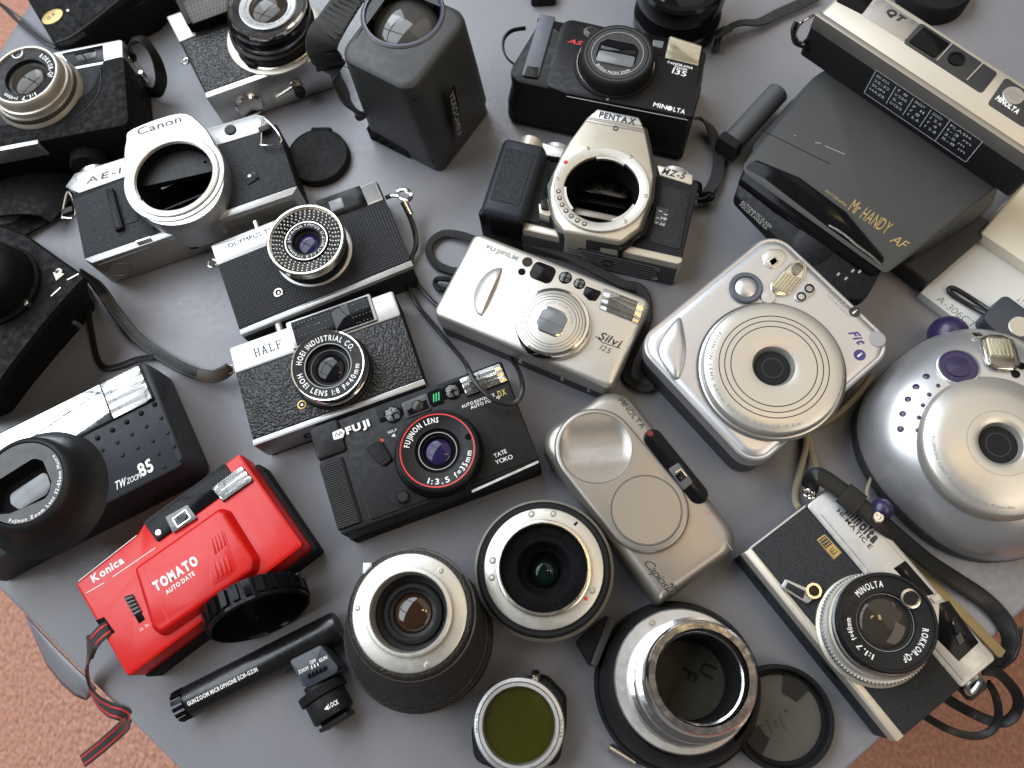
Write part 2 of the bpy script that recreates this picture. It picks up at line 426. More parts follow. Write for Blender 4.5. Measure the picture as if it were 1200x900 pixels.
# the sheet hanging down over the edge at lower left: a rounded flap
d = (Vector(tl1[:2])-Vector(tl0[:2])).normalized(); nrm = Vector((d.y, -d.x))
if nrm.x > 0: nrm = -nrm
mb = MB(); V = []; F = []
inn = [(30, 723), (45, 739), (60, 754), (75, 769), (90, 784), (104, 798), (112, 807)]
outp = [(31, 726), (42, 752), (56, 782), (72, 802), (88, 816), (101, 821), (111, 812)]
nv = 6
for (ax, ay), (bx, by) in zip(inn, outp):
    for j in range(nv+1):
        v = j/nv; z = -2.5-9*v*v; p = W(ax+(bx-ax)*v, ay+(by-ay)*v, z); V.append((p[0], p[1], z))
for i in range(len(inn)-1):
    for j in range(nv): a = i*(nv+1)+j; F.append((a, a+1, a+nv+2, a+nv+1))
mb.add(V, F)
fl = solo('sheet_flap', mb, tabm, 'edge of the grey vinyl sheet hanging down over the carpet', kind='structure')
sd = fl.modifiers.new('thick', 'SOLIDIFY'); sd.thickness = .0012

cm = bpy.data.materials.new('terracotta_carpet'); cm.use_nodes = True; nt = cm.node_tree; N = nt.nodes; L = nt.links; b = N['Principled BSDF']
tc = N.new('ShaderNodeTexCoord'); mp = N.new('ShaderNodeMapping'); mp.inputs['Scale'].default_value = (1000, 1000, 1000); L.new(tc.outputs['Object'], mp.inputs[0])
n1 = N.new('ShaderNodeTexNoise'); n1.inputs['Scale'].default_value = .26; n1.inputs['Detail'].default_value = 4; n1.inputs['Roughness'].default_value = .7
m2 = N.new('ShaderNodeMapping'); m2.inputs['Scale'].default_value = (1.15, .62, 1); m2.inputs['Rotation'].default_value = (0, 0, .5)
L.new(mp.outputs[0], m2.inputs[0]); L.new(m2.outputs[0], n1.inputs['Vector'])
n2 = N.new('ShaderNodeTexVoronoi'); n2.inputs['Scale'].default_value = .16; L.new(m2.outputs[0], n2.inputs['Vector'])
cr = N.new('ShaderNodeValToRGB'); e = cr.color_ramp.elements
e[0].position = .34; e[0].color = (.56, .22, .145, 1); e[1].position = .66; e[1].color = (.95, .56, .43, 1)
L.new(n1.outputs['Fac'], cr.inputs[0]); L.new(cr.outputs[0], b.inputs['Base Color'])
ad = N.new('ShaderNodeMath'); ad.operation = 'SUBTRACT'; L.new(n1.outputs['Fac'], ad.inputs[0]); L.new(n2.outputs['Distance'], ad.inputs[1])
bp = N.new('ShaderNodeBump'); bp.inputs['Distance'].default_value = .006; L.new(ad.outputs[0], bp.inputs['Height']); L.new(bp.outputs[0], b.inputs['Normal'])
b.inputs['Roughness'].default_value = .95; b.inputs['Specular IOR Level'].default_value = .1
mb = MB(); mb.box(-4000, -3500, -730, 4000, 4500, -700, 0)
solo('carpet', mb, cm, 'terracotta carpet on the floor below the table', kind='structure')

# ------------------------------------------------------------------ small shared builders
CAMS = 'cameras laid out on the table'
def stitch(o, parent, pts, tw, offs, n=8, w_=.5, h=1.0, mt='blk', name='stitch_line'):
    cp = crm(pts, n); kk = len(cp); m_ = len(tw)-1
    tws = [tw[int(q_)]*(1-(q_-int(q_)))+tw[min(m_, int(q_)+1)]*(q_-int(q_)) for q_ in (i*m_/(kk-1) for i in range(kk))]
    for off in offs: o.part(name, MB().sweep(cp, [(off-w_/2, -h), (off+w_/2, -h), (off+w_/2, h), (off-w_/2, h)], twist=tws), K[mt], parent)
def win(o, quad, z, mt, name='window', parent=None, r=1., h=.3, b=.15):
    return o.part(name, MB().slab(rp(quad, r, 3), z-.6, z+h, b), mt, parent)
def glass(o, c, r, z, h, mt, parent=None, name='front_element'):
    pr = [(r, z-.6)]+[(r*math.cos(t), z+h*math.sin(t)) for t in (math.pi/2*k/8 for k in range(8))]+[(0, z+h)]
    return o.part(name, MB().lathe(c[0], c[1], pr), mt, parent, sharp=60)
def ring(o, name, c, prof, mt, parent=None, seg=64, label=None):
    return o.part(name, MB().lathe(c[0], c[1], prof, seg), mt, parent, label)
def disc(o, name, c, r, z0, z1, mt, parent=None, b=.3, seg=32):
    return o.part(name, MB().lathe(c[0], c[1], [(r, z0), (r, z1-b), (r-b, z1), (0, z1)], seg), mt, parent)
def flash(o, quad, z, parent=None, ribs=5, bez=None, tint='refl', name='flash'):
    q = ccw(quad); f = None
    f = o.part(name, MB().slab(rp(inset(q, -.5), .8, 3), z-1, z+.1, .1), bez or K['blkg'], parent)
    # ridged reflector running along the longer side
    P = [Vector(p) for p in q]
    if (P[1]-P[0]).length < (P[2]-P[1]).length: P = P[1:]+P[:1]
    mb = MB(); V = []; F = []
    for i in range(ribs*2+1):
        t = i/(ribs*2); a = P[0].lerp(P[3], t); c = P[1].lerp(P[2], t); zz = z+.15+(.9 if i % 2 else 0)
        V += [(a.x, a.y, z+.15), (*a.lerp(c, .16), zz), (*a.lerp(c, .84), zz), (c.x, c.y, z+.15)]
    for i in range(ribs*2):
        for j in range(3): F.append((4*i+j, 4*i+j+1, 4*i+j+5, 4*i+j+4))
    mb.add(V, F); o.part('reflector', mb, K[tint], parent if parent else f, sharp=10) if False else o.part('reflector', mb, K[tint], f, sharp=10)
    o.part('flash_glass', MB().slab(rp(inset(q, .1), .6, 3), z+1.1, z+1.5, .2), K['glass'], f)
    return f
def screw(o, c, r, z, mt, parent=None):
    mb = MB().lathe(c[0], c[1], [(r, z-.3), (r, z+.08), (r*.9, z+.14), (r*.4, z+.14), (r*.36, z-.3), (0, z-.3)], 16)
    return o.part('screw', mb, K['scrw'], parent)
def line(o, pts, z, w_, mt, parent=None, name='line', closed=False):
    mb = MB(); n = len(pts)
    for i in range(n if closed else n-1):
        a, b_ = Vector(pts[i]), Vector(pts[(i+1) % n]); t = (b_-a).normalized(); s_ = Vector((-t.y, t.x))*w_/2
        mb.add([(*(a-s_), z), (*(b_-s_), z), (*(b_+s_), z), (*(a+s_), z)], [(0, 1, 2, 3)])
    return o.part(name, mb, mt, parent)
def groove(o, c, radii, z, mt, w_=.35, parent=None):
    for r in radii: o.part('groove', MB().lathe(c[0], c[1], [(r-w_, z), (r+w_, z)], 72), mt, parent)
def mid(a, b): return ((a[0]+b[0])/2, (a[1]+b[1])/2)

# ================================================================== AE-1 : silver SLR body without its lens
o = T('slr_body', 'silver and black film SLR body without a lens, beside the round black lens cap', 'camera', (100, 311), (351, 225), 32, CAMS)
x1 = o.l(351, 225, 32)[0]; mc = o.l(203.7, 206, 46); mr_ = o.rad((203.7, 206), 45, 46)
hole = circ(mc[0], mc[1], mr_*.985, 48)
yt = o.l(147, 207, 32)[1]
out = rp([(0, 5), (5, 0), (x1-5, 0), (x1, 5), (x1-1, yt+2), (1, yt+2)], 2)
o.part('body', MB().prism(out, [(.8, 0), (0, 1), (0, 31), (.8, 32)], [hole]), K['blk2'])
bo = rp([(-.3, 5), (5, -.3), (x1-5, -.3), (x1+.3, 5), (x1-6, 5.2), (6, 5.2)], .6)
bp_ = o.part('bottom_plate', MB().slab(bo, 1, 32.6, .6, .6), K['sat'])
o.part('base_shade_cover', MB().slab(rect(6, -.75, x1-6, 4, 1), 2, 28.5, .5, .5), K['scrw'], bp_)  # darker slab over the satin bottom plate, its shade put into the colour
for px, r in (((139, 318), 8.2),):
    c = o.l(px[0]-6, px[1]-6, 16)
    o.part('battery_cover', MB().lathe(0, 0, [(r, -.2), (r, .35), (r-.6, .35), (r-.7, .1), (2.2, .1), (0, .1)], 32, YDOWN(c[0]+4, -.8, 15)), K['scrw'], bp_)
o.part('tripod_socket', MB().lathe(0, 0, [(4.5, -.1), (4.5, .3), (2.8, .3), (2.6, -.2), (0, -.2)], 24, YDOWN(70, -.8, 14)), K['blk'], bp_)
o.part('rewind_button', MB().box(40, 9, 0, 50, 14, 1.2, .1, YDOWN(0, -.3, 26)), K['nick'], bp_)
# leatherette panels
lw = o.l(147, 222, 44)[0]-1
o.part('leatherette', MB().slab(rp([(.6, 5.6), (lw+9, 5.6), (lw+9, yt-1.2), (.8, yt-5)], 1), 30, 32.5, .3), K['leathB'])
rw = o.l(262, 200, 44)[0]-3
o.part('leatherette', MB().slab(rp([(rw-2, 5.6), (x1-.8, 5.6), (x1-1.5, yt-2), (rw, yt-1)], 1), 30, 32.5, .3), K['leathB'])
# top plates: left with the shutter dial, right with the black button
q = o.q([(77, 219), (88, 203.5), (150, 183), (150, 207), (93, 227)], 32)
tp = o.part('top_plate', MB().slab(rp(q, [1, 2, .5, .5, .5]), 5, 32.9, 1.2, 1), K['sat'])
q = o.q([(240, 152), (300, 134), (311, 137), (318, 152), (306, 155.5), (258, 170), (246, 172)], 32)
tr = o.part('top_plate', MB().slab(rp(q, 1.2), 5, 32.9, 1.2, 1), K['sat'])
c = o.l(270, 152.5, 33); disc(o, 'plug', c, 4.2, 32, 34.2, K['blk'], tr, .5)
o.text('AE-1', (101, 215.5), (141, 203), 33, 4.6, K['blkp'], tp, bold=.0, shear=.3, gap=.25)
# dials on the top side
c = o.l(118, 208, 24); ytop = yt+13
o.part('shutter_dial', MB().knurl(0, 0, 11.5, .5, 0, 6, 60, YUP(c[0]-4, ytop+1.5, 20)), K['brush'])
c = o.l(131, 186, 26); o.part('advance_lever', MB().slab(rp([(-12, -3), (6, -5), (12, 0), (6, 5), (-12, 3)], 2), 0, 4, 1, M=YUP(c[0]+4, ytop+3.5, 22)), K['sat'])
# mirror housing in front of the prism
hs = [(147, 166), (145, 186), (150, 222), (159, 245), (178, 261), (203, 265.5), (230, 259), (252, 242), (263, 217), (262, 190), (251, 166), (237, 146), (211, 132), (154, 151)]
hq = o.q(hs, 45)
hb = o.part('prism_housing', MB().prism(spl(hq), [(-.5, 16), (0, 30), (0, 43.8), (.9, 45)], [hole]), K['sat'])
o.part('front_skirt', MB().slab(rp(inset(ccw(o.q([(150, 225), (165, 253), (180, 266), (203, 271), (232, 266), (256, 250), (268, 220), (262, 200)], 34)), -.8), 3), 30, 36, .6, holes=[hole]), K['blk'])
o.text('Canon', (161.5, 158.5), (213, 142.5), 45, 5.6, K['blkp'], hb, gap=.12, bold=.015)
ring(o, 'mount_seat', mc, [(mr_*1.30, 44.6), (mr_*1.285, 45.7), (mr_*1.26, 46), (mr_*1.17, 45.6)], K['sat'])
mt = ring(o, 'lens_mount', mc, [(mr_*1.16, 44.5), (mr_*1.16, 46.4), (mr_*1.13, 46.9), (mr_*1.02, 46.9), (mr_*1.0, 46.5), (mr_*1.0, 41)], K['mount'])
c = o.l(191.5, 161.5, 46); disc(o, 'index_dot', c, .8, 45, 45.3, K['redp'], mt, .1, 12)
c = o.l(163.5, 233, 46); disc(o, 'lock_pin', c, 1.1, 45, 45.8, K['blkp'], mt, .1, 12)
for a in range(3):
    t = math.radians(80+a*120); disc(o, 'bayonet_lug', (mc[0]+mr_*1.07*math.cos(t), mc[1]+mr_*1.07*math.sin(t)), 1.2, 46.5, 47.2, K['nick'], mt, .2, 12)
ring(o, 'mirror_box', mc, [(mr_, 44), (mr_*.98, 30), (mr_*.95, 8), (0, 8)], K['void'])
q = o.q([(173, 198), (228, 174), (245, 196), (188, 220)], 34)
o.part('mirror', MB().slab(q, 31, 32, .1), K['mir'])
q = o.q([(175, 193), (226, 171), (228, 174), (174, 197)], 34); o.part('focus_screen_edge', MB().slab(q, 31, 33, .2), K['gry'])
for a_, b_ in (((184, 240), (250, 213)), ((188, 247), (246, 222))):
    p, r_ = o.l(*a_, 30), o.l(*b_, 30); line(o, [p, r_], 22, 1.1, K['gry'], None, 'chamber_rail')
c = o.l(239, 188, 38); disc(o, 'coupling_pin', c, 1.6, 20, 36, K['sat'], None, .4, 12)
# grip ridge, lug rings, focus lock window
q = o.q([(124, 223), (133, 221), (146, 268), (136, 272)], 34)
o.part('battery_door_ridge', MB().slab(rp(q, 1.2), 31, 36.5, 1.6), K['blk'])
q = o.q([(135, 224), (151, 219), (163, 258), (148, 263)], 33); o.part('battery_door', MB().slab(rp(q, .8), 31, 33.1, .3), K['leathB'])
q = o.q([(286, 207), (299, 200), (304, 209), (290, 217)], 33); o.part('sync_terminal_cover', MB().slab(rp(q, .8), 31, 33.3, .3), K['blkg'])
c = o.l(292.8, 206.8, 33); disc(o, 'sync_terminal', c, 1.3, 33, 34, K['wht'], None, .2, 14)
for pts in ([(79, 225), (87, 240), (87, 254), (76, 255), (73, 252)], [(308, 142), (313, 141), (327, 157), (328, 168), (308, 170), (306, 165)]):
    o.part('strap_ring', MB().tube(o.path([(a, b_, 28 if pts[0][0] < 200 else 36) for a, b_ in pts]), .75, 8, 5, True), K['chr'])
    cx = sum(a for a, _ in pts)/len(pts); cy = sum(b_ for _, b_ in pts)/len(pts)
    c = o.l(cx, cy+3, 27); o.part('ring_guard', MB().box(c[0]-4, c[1]-2.2, 25.5, c[0]+4, c[1]+2.2, 29.5 if pts[0][0] < 200 else 37.5, .5), K['blk'])

# ------------------------------------------------------------------ round lens cap beside it
o = T('flat_cap', 'round plain black lens cap lying flat beside the silver SLR body', 'lens cap', (372, 182), (400, 182), 6, None)
r = o.rad((371, 180), 36, 6)
o.part('cap_rim', MB().lathe(0, 0, [(r*1.01, 0), (r*1.01, 2.2), (r*.985, 2.6), (r*.985, 6), (r*.95, 6.9), (r*.93, 6.9), (r*.92, 6.4), (0, 6.2)], 72), K['blk2'])
o.part('grip_tab', MB().slab(rp([(-9, r*.98), (9, r*.98), (7, r*1.07), (-7, r*1.07)], 1.5), .5, 5.6, .6), K['blk2'])

# ================================================================== rangefinder with the big bubble ringed lens
o = T('viewfinder_camera', 'silver and black compact camera with a bubble ringed lens and a long black wrist cord', 'camera', (247, 288), (440.5, 211.5), 30, CAMS)
x1 = o.l(440.5, 211.5, 30)[0]; y0 = (o.l(282, 390, 30)[1]+o.l(478.5, 318, 30)[1])/2; ys = o.l(257, 311, 30)[1]
o.part('body', MB().slab(rect(.4, y0+.3, x1+.8, -1, 2.5), 0, 30, .8, .8), K['blk2'])
tp = o.part('top_plate', MB().slab(rect(0, ys, x1, 0, 1.2), 6, 30.8, 1.3, 1), K['sat'])
bt = o.part('bottom_plate', MB().slab(rect(.3, y0, x1+1.2, y0+4.6, .8), 6, 30.8, 1.0, .6), K['sat'])
o.part('bottom_cover', MB().slab(rect(.8, y0-.3, x1+.4, y0+3, .6), .5, 27, .8, .6), K['blk'])
o.part('leatherette', MB().slab(rect(.9, y0+5, x1+.4, ys-.6, .6), 28, 30.7, .3), K['gridl'])
q = o.q([(368.5, 236), (421.5, 217.5), (431.5, 240), (380, 260)], 31)
wd = win(o, q, 31, K['blkg'], 'viewfinder_mask')
q = o.q([(385, 237), (400, 231.5), (404, 243), (389, 249)], 31.4); win(o, q, 31.6, K['lensgr'], 'viewfinder_glass', wd, .3)
o.text('OLYMPUS TRIP 35', (268, 290.5), (338, 264), 31, 3.3, K['blkp'], tp, bold=.0, gap=.2)
c = o.l(300, 262, 26); o.part('shutter_button', MB().lathe(0, 0, [(2.6, -4), (2.6, 7), (2.2, 7.4), (0, 7.4)], 20, YUP(c[0], 0, 26)), K['chr'])
line(o, [o.l(291, 296, 31), o.l(293, 300, 31)], 31.05, .4, K['blkp'], tp, 'index_mark')
c = o.l(326.5, 343, 31); ring(o, 'sync_socket', c, [(3.4, 30), (3.4, 31.4), (2.9, 31.7), (2.2, 31.7), (2.1, 30.9)], K['nick'], None, 24); disc(o, 'socket_core', c, 2.1, 30, 31.0, K['blkg'], None, .1, 18); disc(o, 'socket_pin', c, .8, 30.6, 31.4, K['nick'], None, .1, 10)
c = o.l(247.5, 307, 22); o.part('lug', MB().tube([(c[0]+3*math.cos(t), c[1]+3*math.sin(t), 20+0*t) for t in np.linspace(0, 6.28, 11)[:-1]], .7, 8, 2, True), K['chr'])
lb = o.l(368, 295, 32); lt = o.l(357.5, 280, 52); R = o.rad((357, 279), 45.5, 52)
ln = ring(o, 'lens_barrel', lb, [(R*1.02, 30), (R*1.02, 33.0), (R*.98, 33.6), (R*.9, 33.6), (R*.9, 40)], K['sat'])
ring(o, 'focus_ring', lt, [(R*.93, 33), (R*.93, 44), (R*.99, 45)], K['blk2'], ln)
ring(o, 'bezel', lt, [(R*.96, 44.5), (R, 45.2), (R, 51.2), (R*.97, 52), (R*.93, 52), (R*.89, 50.2)], K['nick'], ln)
# selenium ring: a black dish with three rings of clear bubbles
ring(o, 'meter_dish', lt, [(R*.90, 50), (R*.55, 48.6)], K['blkg'], ln)
mb = MB()
for rr, n in ((.84, 44), (.765, 40), (.69, 36), (.62, 32)):
    for k in range(n):
        a = 2*math.pi*(k+(rr*100 % 2)*.5)/n; x, y = lt[0]+R*rr*math.cos(a), lt[1]+R*rr*math.sin(a); zz = 48.6+(rr-.55)*4
        b_ = R*.032
        mb.lathe(x, y, [(b_, zz-.2), (b_*.85, zz+.4), (b_*.4, zz+.8), (0, zz+.85)], 6)
o.part('meter_bubbles', mb, K['refl'], ln, sharp=80)['kind'] = 'stuff'
ring(o, 'name_ring', lt, [(R*.56, 48.5), (R*.56, 49.6), (R*.54, 49.9), (R*.37, 49.2), (R*.36, 46)], K['satblk'], ln)
groove(o, lt, [R*.535], 49.95, K['refl'], .25, ln)
o.ring_text('OLYMPUS D.ZUIKO 1:2.8 f=40mm JAPAN', lt, R*.415, -10, 340, 49.55, R*.085, K['wht'], ln)
ring(o, 'inner_barrel', lt, [(R*.37, 49.2), (R*.34, 46), (R*.29, 45), (R*.28, 43.5)], K['satblk'], ln)
glass(o, lt, R*.285, 44, 1.6, K['lensp'], ln)
# metal swivel and the wrist cord
sp = MB()
for pts in ([(452, 232, 20), (460, 229, 21), (468, 230, 22)], [(466, 224, 22), (474, 222, 24), (482, 228, 23), (478, 235, 21), (469, 232, 21)]): sp.tube(o.path(pts), 1.6, 8, 5)
st = o.part('wrist_cord', MB().tube(o.path([(479, 250, 17), (486, 268, 12), (488, 288, 7), (480, 308, 4), (478, 330, 4), (488, 356, 4), (510, 383, 5), (530, 407, 14), (545, 425, 42), (556, 446, 47), (570, 462, 47), (584, 471, 46), (600, 473, 45), (610, 465, 44), (612, 448, 40), (602, 425, 12), (578, 402, 6), (548, 381, 4), (515, 360, 4), (495, 340, 4), (484, 322, 4), (482, 306, 5), (487, 286, 8), (484, 266, 12), (478, 250, 17)]), 1.55, 8, 7), K['cordb'])
o.part('swivel', sp, K['chr'], st)
a, b_ = Vector(o.l3(473, 236, 21)), Vector(o.l3(481, 252, 17)); o.part('ferrule', MB().tube([a, a.lerp(b_, .5), b_], 2.7, 12, 3), K['chr'], st)

# ================================================================== HALF
o = T('half_frame_camera', 'small white topped compact camera lettered HALF, with a black round lens', 'camera', (268, 408), (460, 340.5), 30, CAMS)
x1 = o.l(460, 340.5, 30)[0]; y0 = (o.l(302, 522, 30)[1]+o.l(500.5, 450, 30)[1])/2; ys = (o.l(277, 439, 30)[1]+o.l(471, 369, 30)[1])/2
o.part('body', MB().slab(rect(.3, y0+.3, x1+.6, -1, 2.), 0, 30, .8, .8), K['blk2'])
tp = o.part('top_plate', MB().slab(rect(0, ys, x1+.3, 0, 2.2), 4, 30.8, 1.6, 1), K['sat'])
bt = o.part('bottom_plate', MB().slab(rect(-.2, y0, x1+.8, y0+4.2, .6), 3, 30.8, .7, .6), K['sat'])
for fx in (.28, .63): o.part('socket', MB().lathe(0, 0, [(4, -.2), (4, .4), (2.6, .4), (2.4, -.3), (0, -.3)], 20, YDOWN(x1*fx, y0, 15)), K['blk'], bt)
o.part('leatherette', MB().slab(rect(.5, y0+4.6, x1+.3, ys-.5, .6), 28, 30.8, .3), K['leath'])
a = o.l(338, 384, 31); b_ = o.l(432, 352, 31)
hp = o.part('window_hood', MB().slab(rp([(a[0]-1, ys+1.5), (b_[0]+2, ys+1.5), (b_[0]+2.5, 2.6), (a[0]-1, 2.6)], 1.4), 5, 33, 1.5, 1), K['sat'])
ym = ys+4.2
win(o, rect(a[0]+2.5, ym-1.5, b_[0], .9, .8), 33, K['blkg'], 'bubble_mask', hp, 0)
mb = MB()
for i in range(22):
    for j in range(4):
        x = a[0]+4+i*(b_[0]-a[0]-5)/21.5+(j % 2)*.9; y = ym+j*(1.2-ym+.0)/3.6
        if .52 < (x-a[0])/(b_[0]-a[0]) < .76: continue
        mb.lathe(x, y, [(.55, 33.1), (.45, 33.6), (0, 33.9)], 6)
o.part('meter_bubbles', mb, K['refl'], hp, sharp=80)['kind'] = 'stuff'
win(o, rect(a[0]+(b_[0]-a[0])*.54, ym-.6, a[0]+(b_[0]-a[0])*.75, .3, .4), 33.5, K['lens'], 'viewfinder_glass', hp, .3)
c = o.l(327, 386, 28); o.part('shutter_button', MB().lathe(0, 0, [(2.6, -6), (2.6, 9.5), (2.1, 10), (0, 10)], 20, YUP(c[0], 0, 26)), K['sat'])
c = o.l(431, 345, 28); o.part('counter_dial', MB().lathe(0, 0, [(9, -4), (9, 1.6), (8, 2.4), (0, 2.4)], 28, YUP(c[0]-3, 0, 16)), K['sat'])
mb = MB(); A_ = Vector(o.l(299, 418.5, 31)); B_ = Vector(o.l(331.5, 406.5, 31)); d_ = (B_-A_).normalized(); n_ = Vector((-d_.y, d_.x)); kw = (B_-A_).length/4.15; hh = 5.8
def quadl(ox, pts): mb.add([(*(A_+d_*((ox+u)*kw)+n_*(v*hh)), 31.12) for u, v in pts], [(0, 1, 2, 3)])
bar = lambda ox, x0, x1_, y0_, y1_: quadl(ox, [(x0, y0_), (x1_, y0_), (x1_, y1_), (x0, y1_)])
for x in (.1, .62):
    bar(0, x, x+.13, 0, 1); bar(0, x-.09, x+.22, 0, .07); bar(0, x-.09, x+.22, .93, 1)
bar(0, .2, .65, .47, .55)
quadl(1.05, [(.08, 0), (.2, 0), (.5, 1), (.38, 1)]); quadl(1.05, [(.68, 0), (.82, 0), (.52, 1), (.38, 1)]); bar(1.05, .2, .7, .3, .38); bar(1.05, -.02, .3, 0, .07); bar(1.05, .6, .92, 0, .07)
bar(2.2, .12, .25, 0, 1); bar(2.2, 0, .8, 0, .07); bar(2.2, .02, .36, .93, 1); bar(2.2, .72, .8, 0, .26)
bar(3.25, .12, .25, 0, 1); bar(3.25, 0, .38, 0, .07); bar(3.25, .02, .85, .93, 1); bar(3.25, .78, .85, .74, 1); bar(3.25, .2, .6, .47, .55); bar(3.25, .54, .61, .38, .64)
o.part('lettering', mb, K['blkp'], tp)
c = o.l(354, 474.5, 31); ring(o, 'sync_socket', c, [(3.1, 30), (3.1, 31.4), (2.6, 31.6), (2.1, 31.6), (2.0, 31)], K['gold'], None, 24); disc(o, 'socket_core', c, 2.0, 30, 31.1, K['blkg'], None, .1, 18); disc(o, 'socket_pin', c, .8, 30.6, 31.4, K['nick'], None, .1, 10)
c = o.l(271, 432, 18); o.part('lug', MB().tube([(c[0]-1+2.6*math.cos(t), c[1]+2.6*math.sin(t), 17) for t in np.linspace(0, 6.28, 11)[:-1]], .7, 8, 2, True), K['nick'])
lb = o.l(390, 434, 31); lt = o.l(383.5, 427.5, 46); R = o.rad((385, 428), 44, 46)
ln = ring(o, 'lens_barrel', mid(lb, lt), [(R*1.08, 30), (R*1.08, 33), (R*1.04, 33.6), (R*1.02, 40)], K['satblk'])
ring(o, 'bezel', lt, [(R*1.0, 36), (R*1.03, 37), (R*1.03, 39), (R*1.0, 39.6), (R*1.0, 44.6), (R*.97, 45.6), (R*.94, 45.4)], K['chr'], ln)
ring(o, 'name_ring', lt, [(R*.945, 45.2), (R*.62, 44.4), (R*.60, 43)], K['satblk'], ln)
o.ring_text('HOEI INDUSTRIAL CO.', lt, R*.70, -65, 75, 44.9, R*.15, K['wht'], ln, bold=.02)
o.ring_text('HOEI LENS 1:8 F=40mm', lt, R*.70, 268, 112, 44.9, R*.14, K['wht'], ln, bold=.02)
groove(o, lt, [R*.62], 44.6, K['gryp'], .3, ln)
ring(o, 'inner_barrel', lt, [(R*.61, 44.2), (R*.58, 41), (R*.40, 38.5), (R*.385, 37)], K['satblk'], ln)
groove(o, lt, [R*.5], 40.2, K['gry2'], .3, ln)
glass(o, lt, R*.40, 38, 2.6, K['lens'], ln)
NP = o.path([(94, 318, 34), (110, 331, 24), (122, 345, 14), (136, 366, 8), (158, 393, 5), (180, 411, 4), (205, 427, 6), (228, 437, 10), (248, 441, 14), (262, 436, 17), (270, 430, 18)])
NT = [70, 50, 25, 12, 8, 0, -15, -25, -45, -60]
st = o.part('neck_strap', MB().ribbon(NP, 8.2, 1.6, 8, NT), K['strap']); stitch(o, st, NP, NT, (-2.7, 2.7), 8, .7, .98, 'gry')
o.part('strap_end', MB().ribbon(o.path([(232, 439, 11), (248, 442, 15), (262, 437.5, 18), (270, 431, 18.5)]), 8.6, 2.2, 8, [-15, -25, -45, -60]), K['scuff'], st)
o.part('strap_keeper', MB().ribbon(o.path([(103, 362, 8), (108, 392, 3), (114, 420, 2.5), (124, 431, 2.5), (142, 428, 2.5), (160, 421, 3), (180, 418, 5)]), 4, 1., 8), K['strap'], st)

# ================================================================== TATE YOKO : black autofocus compact
o = T('autofocus_camera', 'black autofocus compact with a red circle round its lens and ribbed grip', 'camera', (363.5, 503.5), (587, 422.5), 36, CAMS)
x1 = (o.l(587, 422.5, 36)[0]+o.l(633.5, 541, 36)[0])/2; y0 = (o.l(392, 631, 36)[1]+o.l(633.5, 541, 36)[1])/2
Z = 36
o.part('body', MB().prism(rect(0, y0, x1, 0, 2.5), [(1.6, 0), (.3, 3), (0, 16), (0, 34.5), (.4, 35.6), (1.4, Z)]), K['satblk'])
o.part('back_door', MB().slab(rect(-.6, y0-.6, x1+.6, .6, 3), .5, 13, .8, .8), K['blk2'])
gx = o.l(440, 610, Z)[0]
o.part('left_block', MB().slab(rect(-.4, o.l(370, 542, Z)[1], gx-4, .3, 2.2), 6, Z+2.2, 1.6, 1), K['satblk'])
gtop = o.l(370, 546, Z)[1]
gp = o.part('grip', MB().slab(rect(-.8, y0+3, gx-7.5, gtop, 1.5), 6, Z+1.2, 1.2), K['blk2'])
mb = MB(); nx, ny = 17, 30
for i in range(nx):
    for j in range(ny):
        x = .2+i*(gx-9.2)/nx; y = y0+4+j*(gtop-y0-5)/ny
        mb.box(x, y, Z+1, x+.95*(gx-9)/nx*.75, y+(gtop-y0-5)/ny*.62, Z+2.0, .2)
o.part('grip_ribs', mb, K['char'], gp)['kind'] = 'stuff'
o.part('front_panel', MB().slab(rect(gx-3, y0+2.5, x1-.8, -.8, 1.2), Z-1, Z+.9, .4), K['satblk'])
a, b_ = o.l(445, 500, Z)[0], o.l(586, 424, Z)
wy = o.l(450, 506, Z)[1]+2
o.part('window_strip', MB().slab(rect(a+1, -12.2, x1-1, -.9, .8), Z, Z+1.5, .3), K['blkg'])
def sensor(c, r, z):
    s_ = disc(o, 'sensor_window', c, r, z-1, z+.4, K['blkg'])
    mb = MB()
    for k in range(4):
        t = math.radians(45+90*k); x, y = c[0]+r*.55*math.cos(t), c[1]+r*.55*math.sin(t)
        mb.add([(x-r*.3, y-r*.22, z+.45), (x+r*.3, y-r*.3, z+.45), (x+r*.22, y+r*.28, z+.7), (x-r*.25, y+r*.3, z+.5)], [(0, 1, 2, 3)])
    o.part('sensor_facet', mb, K['lensgr'], s_); glass(o, c, r*.9, z+.5, .8, K['glass'], s_, 'cover')
    return s_
sensor(o.l(460.5, 486, Z+1), 5.6, Z+1.4); sensor(o.l(530.5, 459, Z+1), 5.2, Z+1.4)
q = o.q([(470.5, 473), (500, 461), (506, 480), (476, 491.5)], Z+1)
vf = win(o, q, Z+1.6, K['char'], 'viewfinder_frame', None, .8)
c = o.l(489, 476.5, Z+1); win(o, rect(c[0]-7, c[1]-4, c[0]+7, c[1]+4, .6), Z+2, K['lens'], 'viewfinder_glass', vf, .3)
glass(o, (c[0]+.5, c[1]), 4, Z+2.1, 1.4, K['lensb'], vf, 'viewfinder_lens')
c = o.l(511, 466, Z+1); win(o, rect(c[0]-4, c[1]-5, c[0]+4, c[1]+5, .4), Z+1.5, K['void'], 'lamp_window')
for k in range(3): line(o, [(c[0]-2.2+k*1.7, c[1]-2.6), (c[0]-.6+k*1.7, c[1]+2.6)], Z+1.95, .8, K['grn'], None, 'green_bar')
flash(o, o.q([(539, 445), (585, 426.5), (594.5, 446), (547.5, 464)], Z+1.5), Z+1.6, ribs=3)
o.text('DX', (585, 465.5), (594, 462), Z+1, 4, K['gold'], bold=.02)
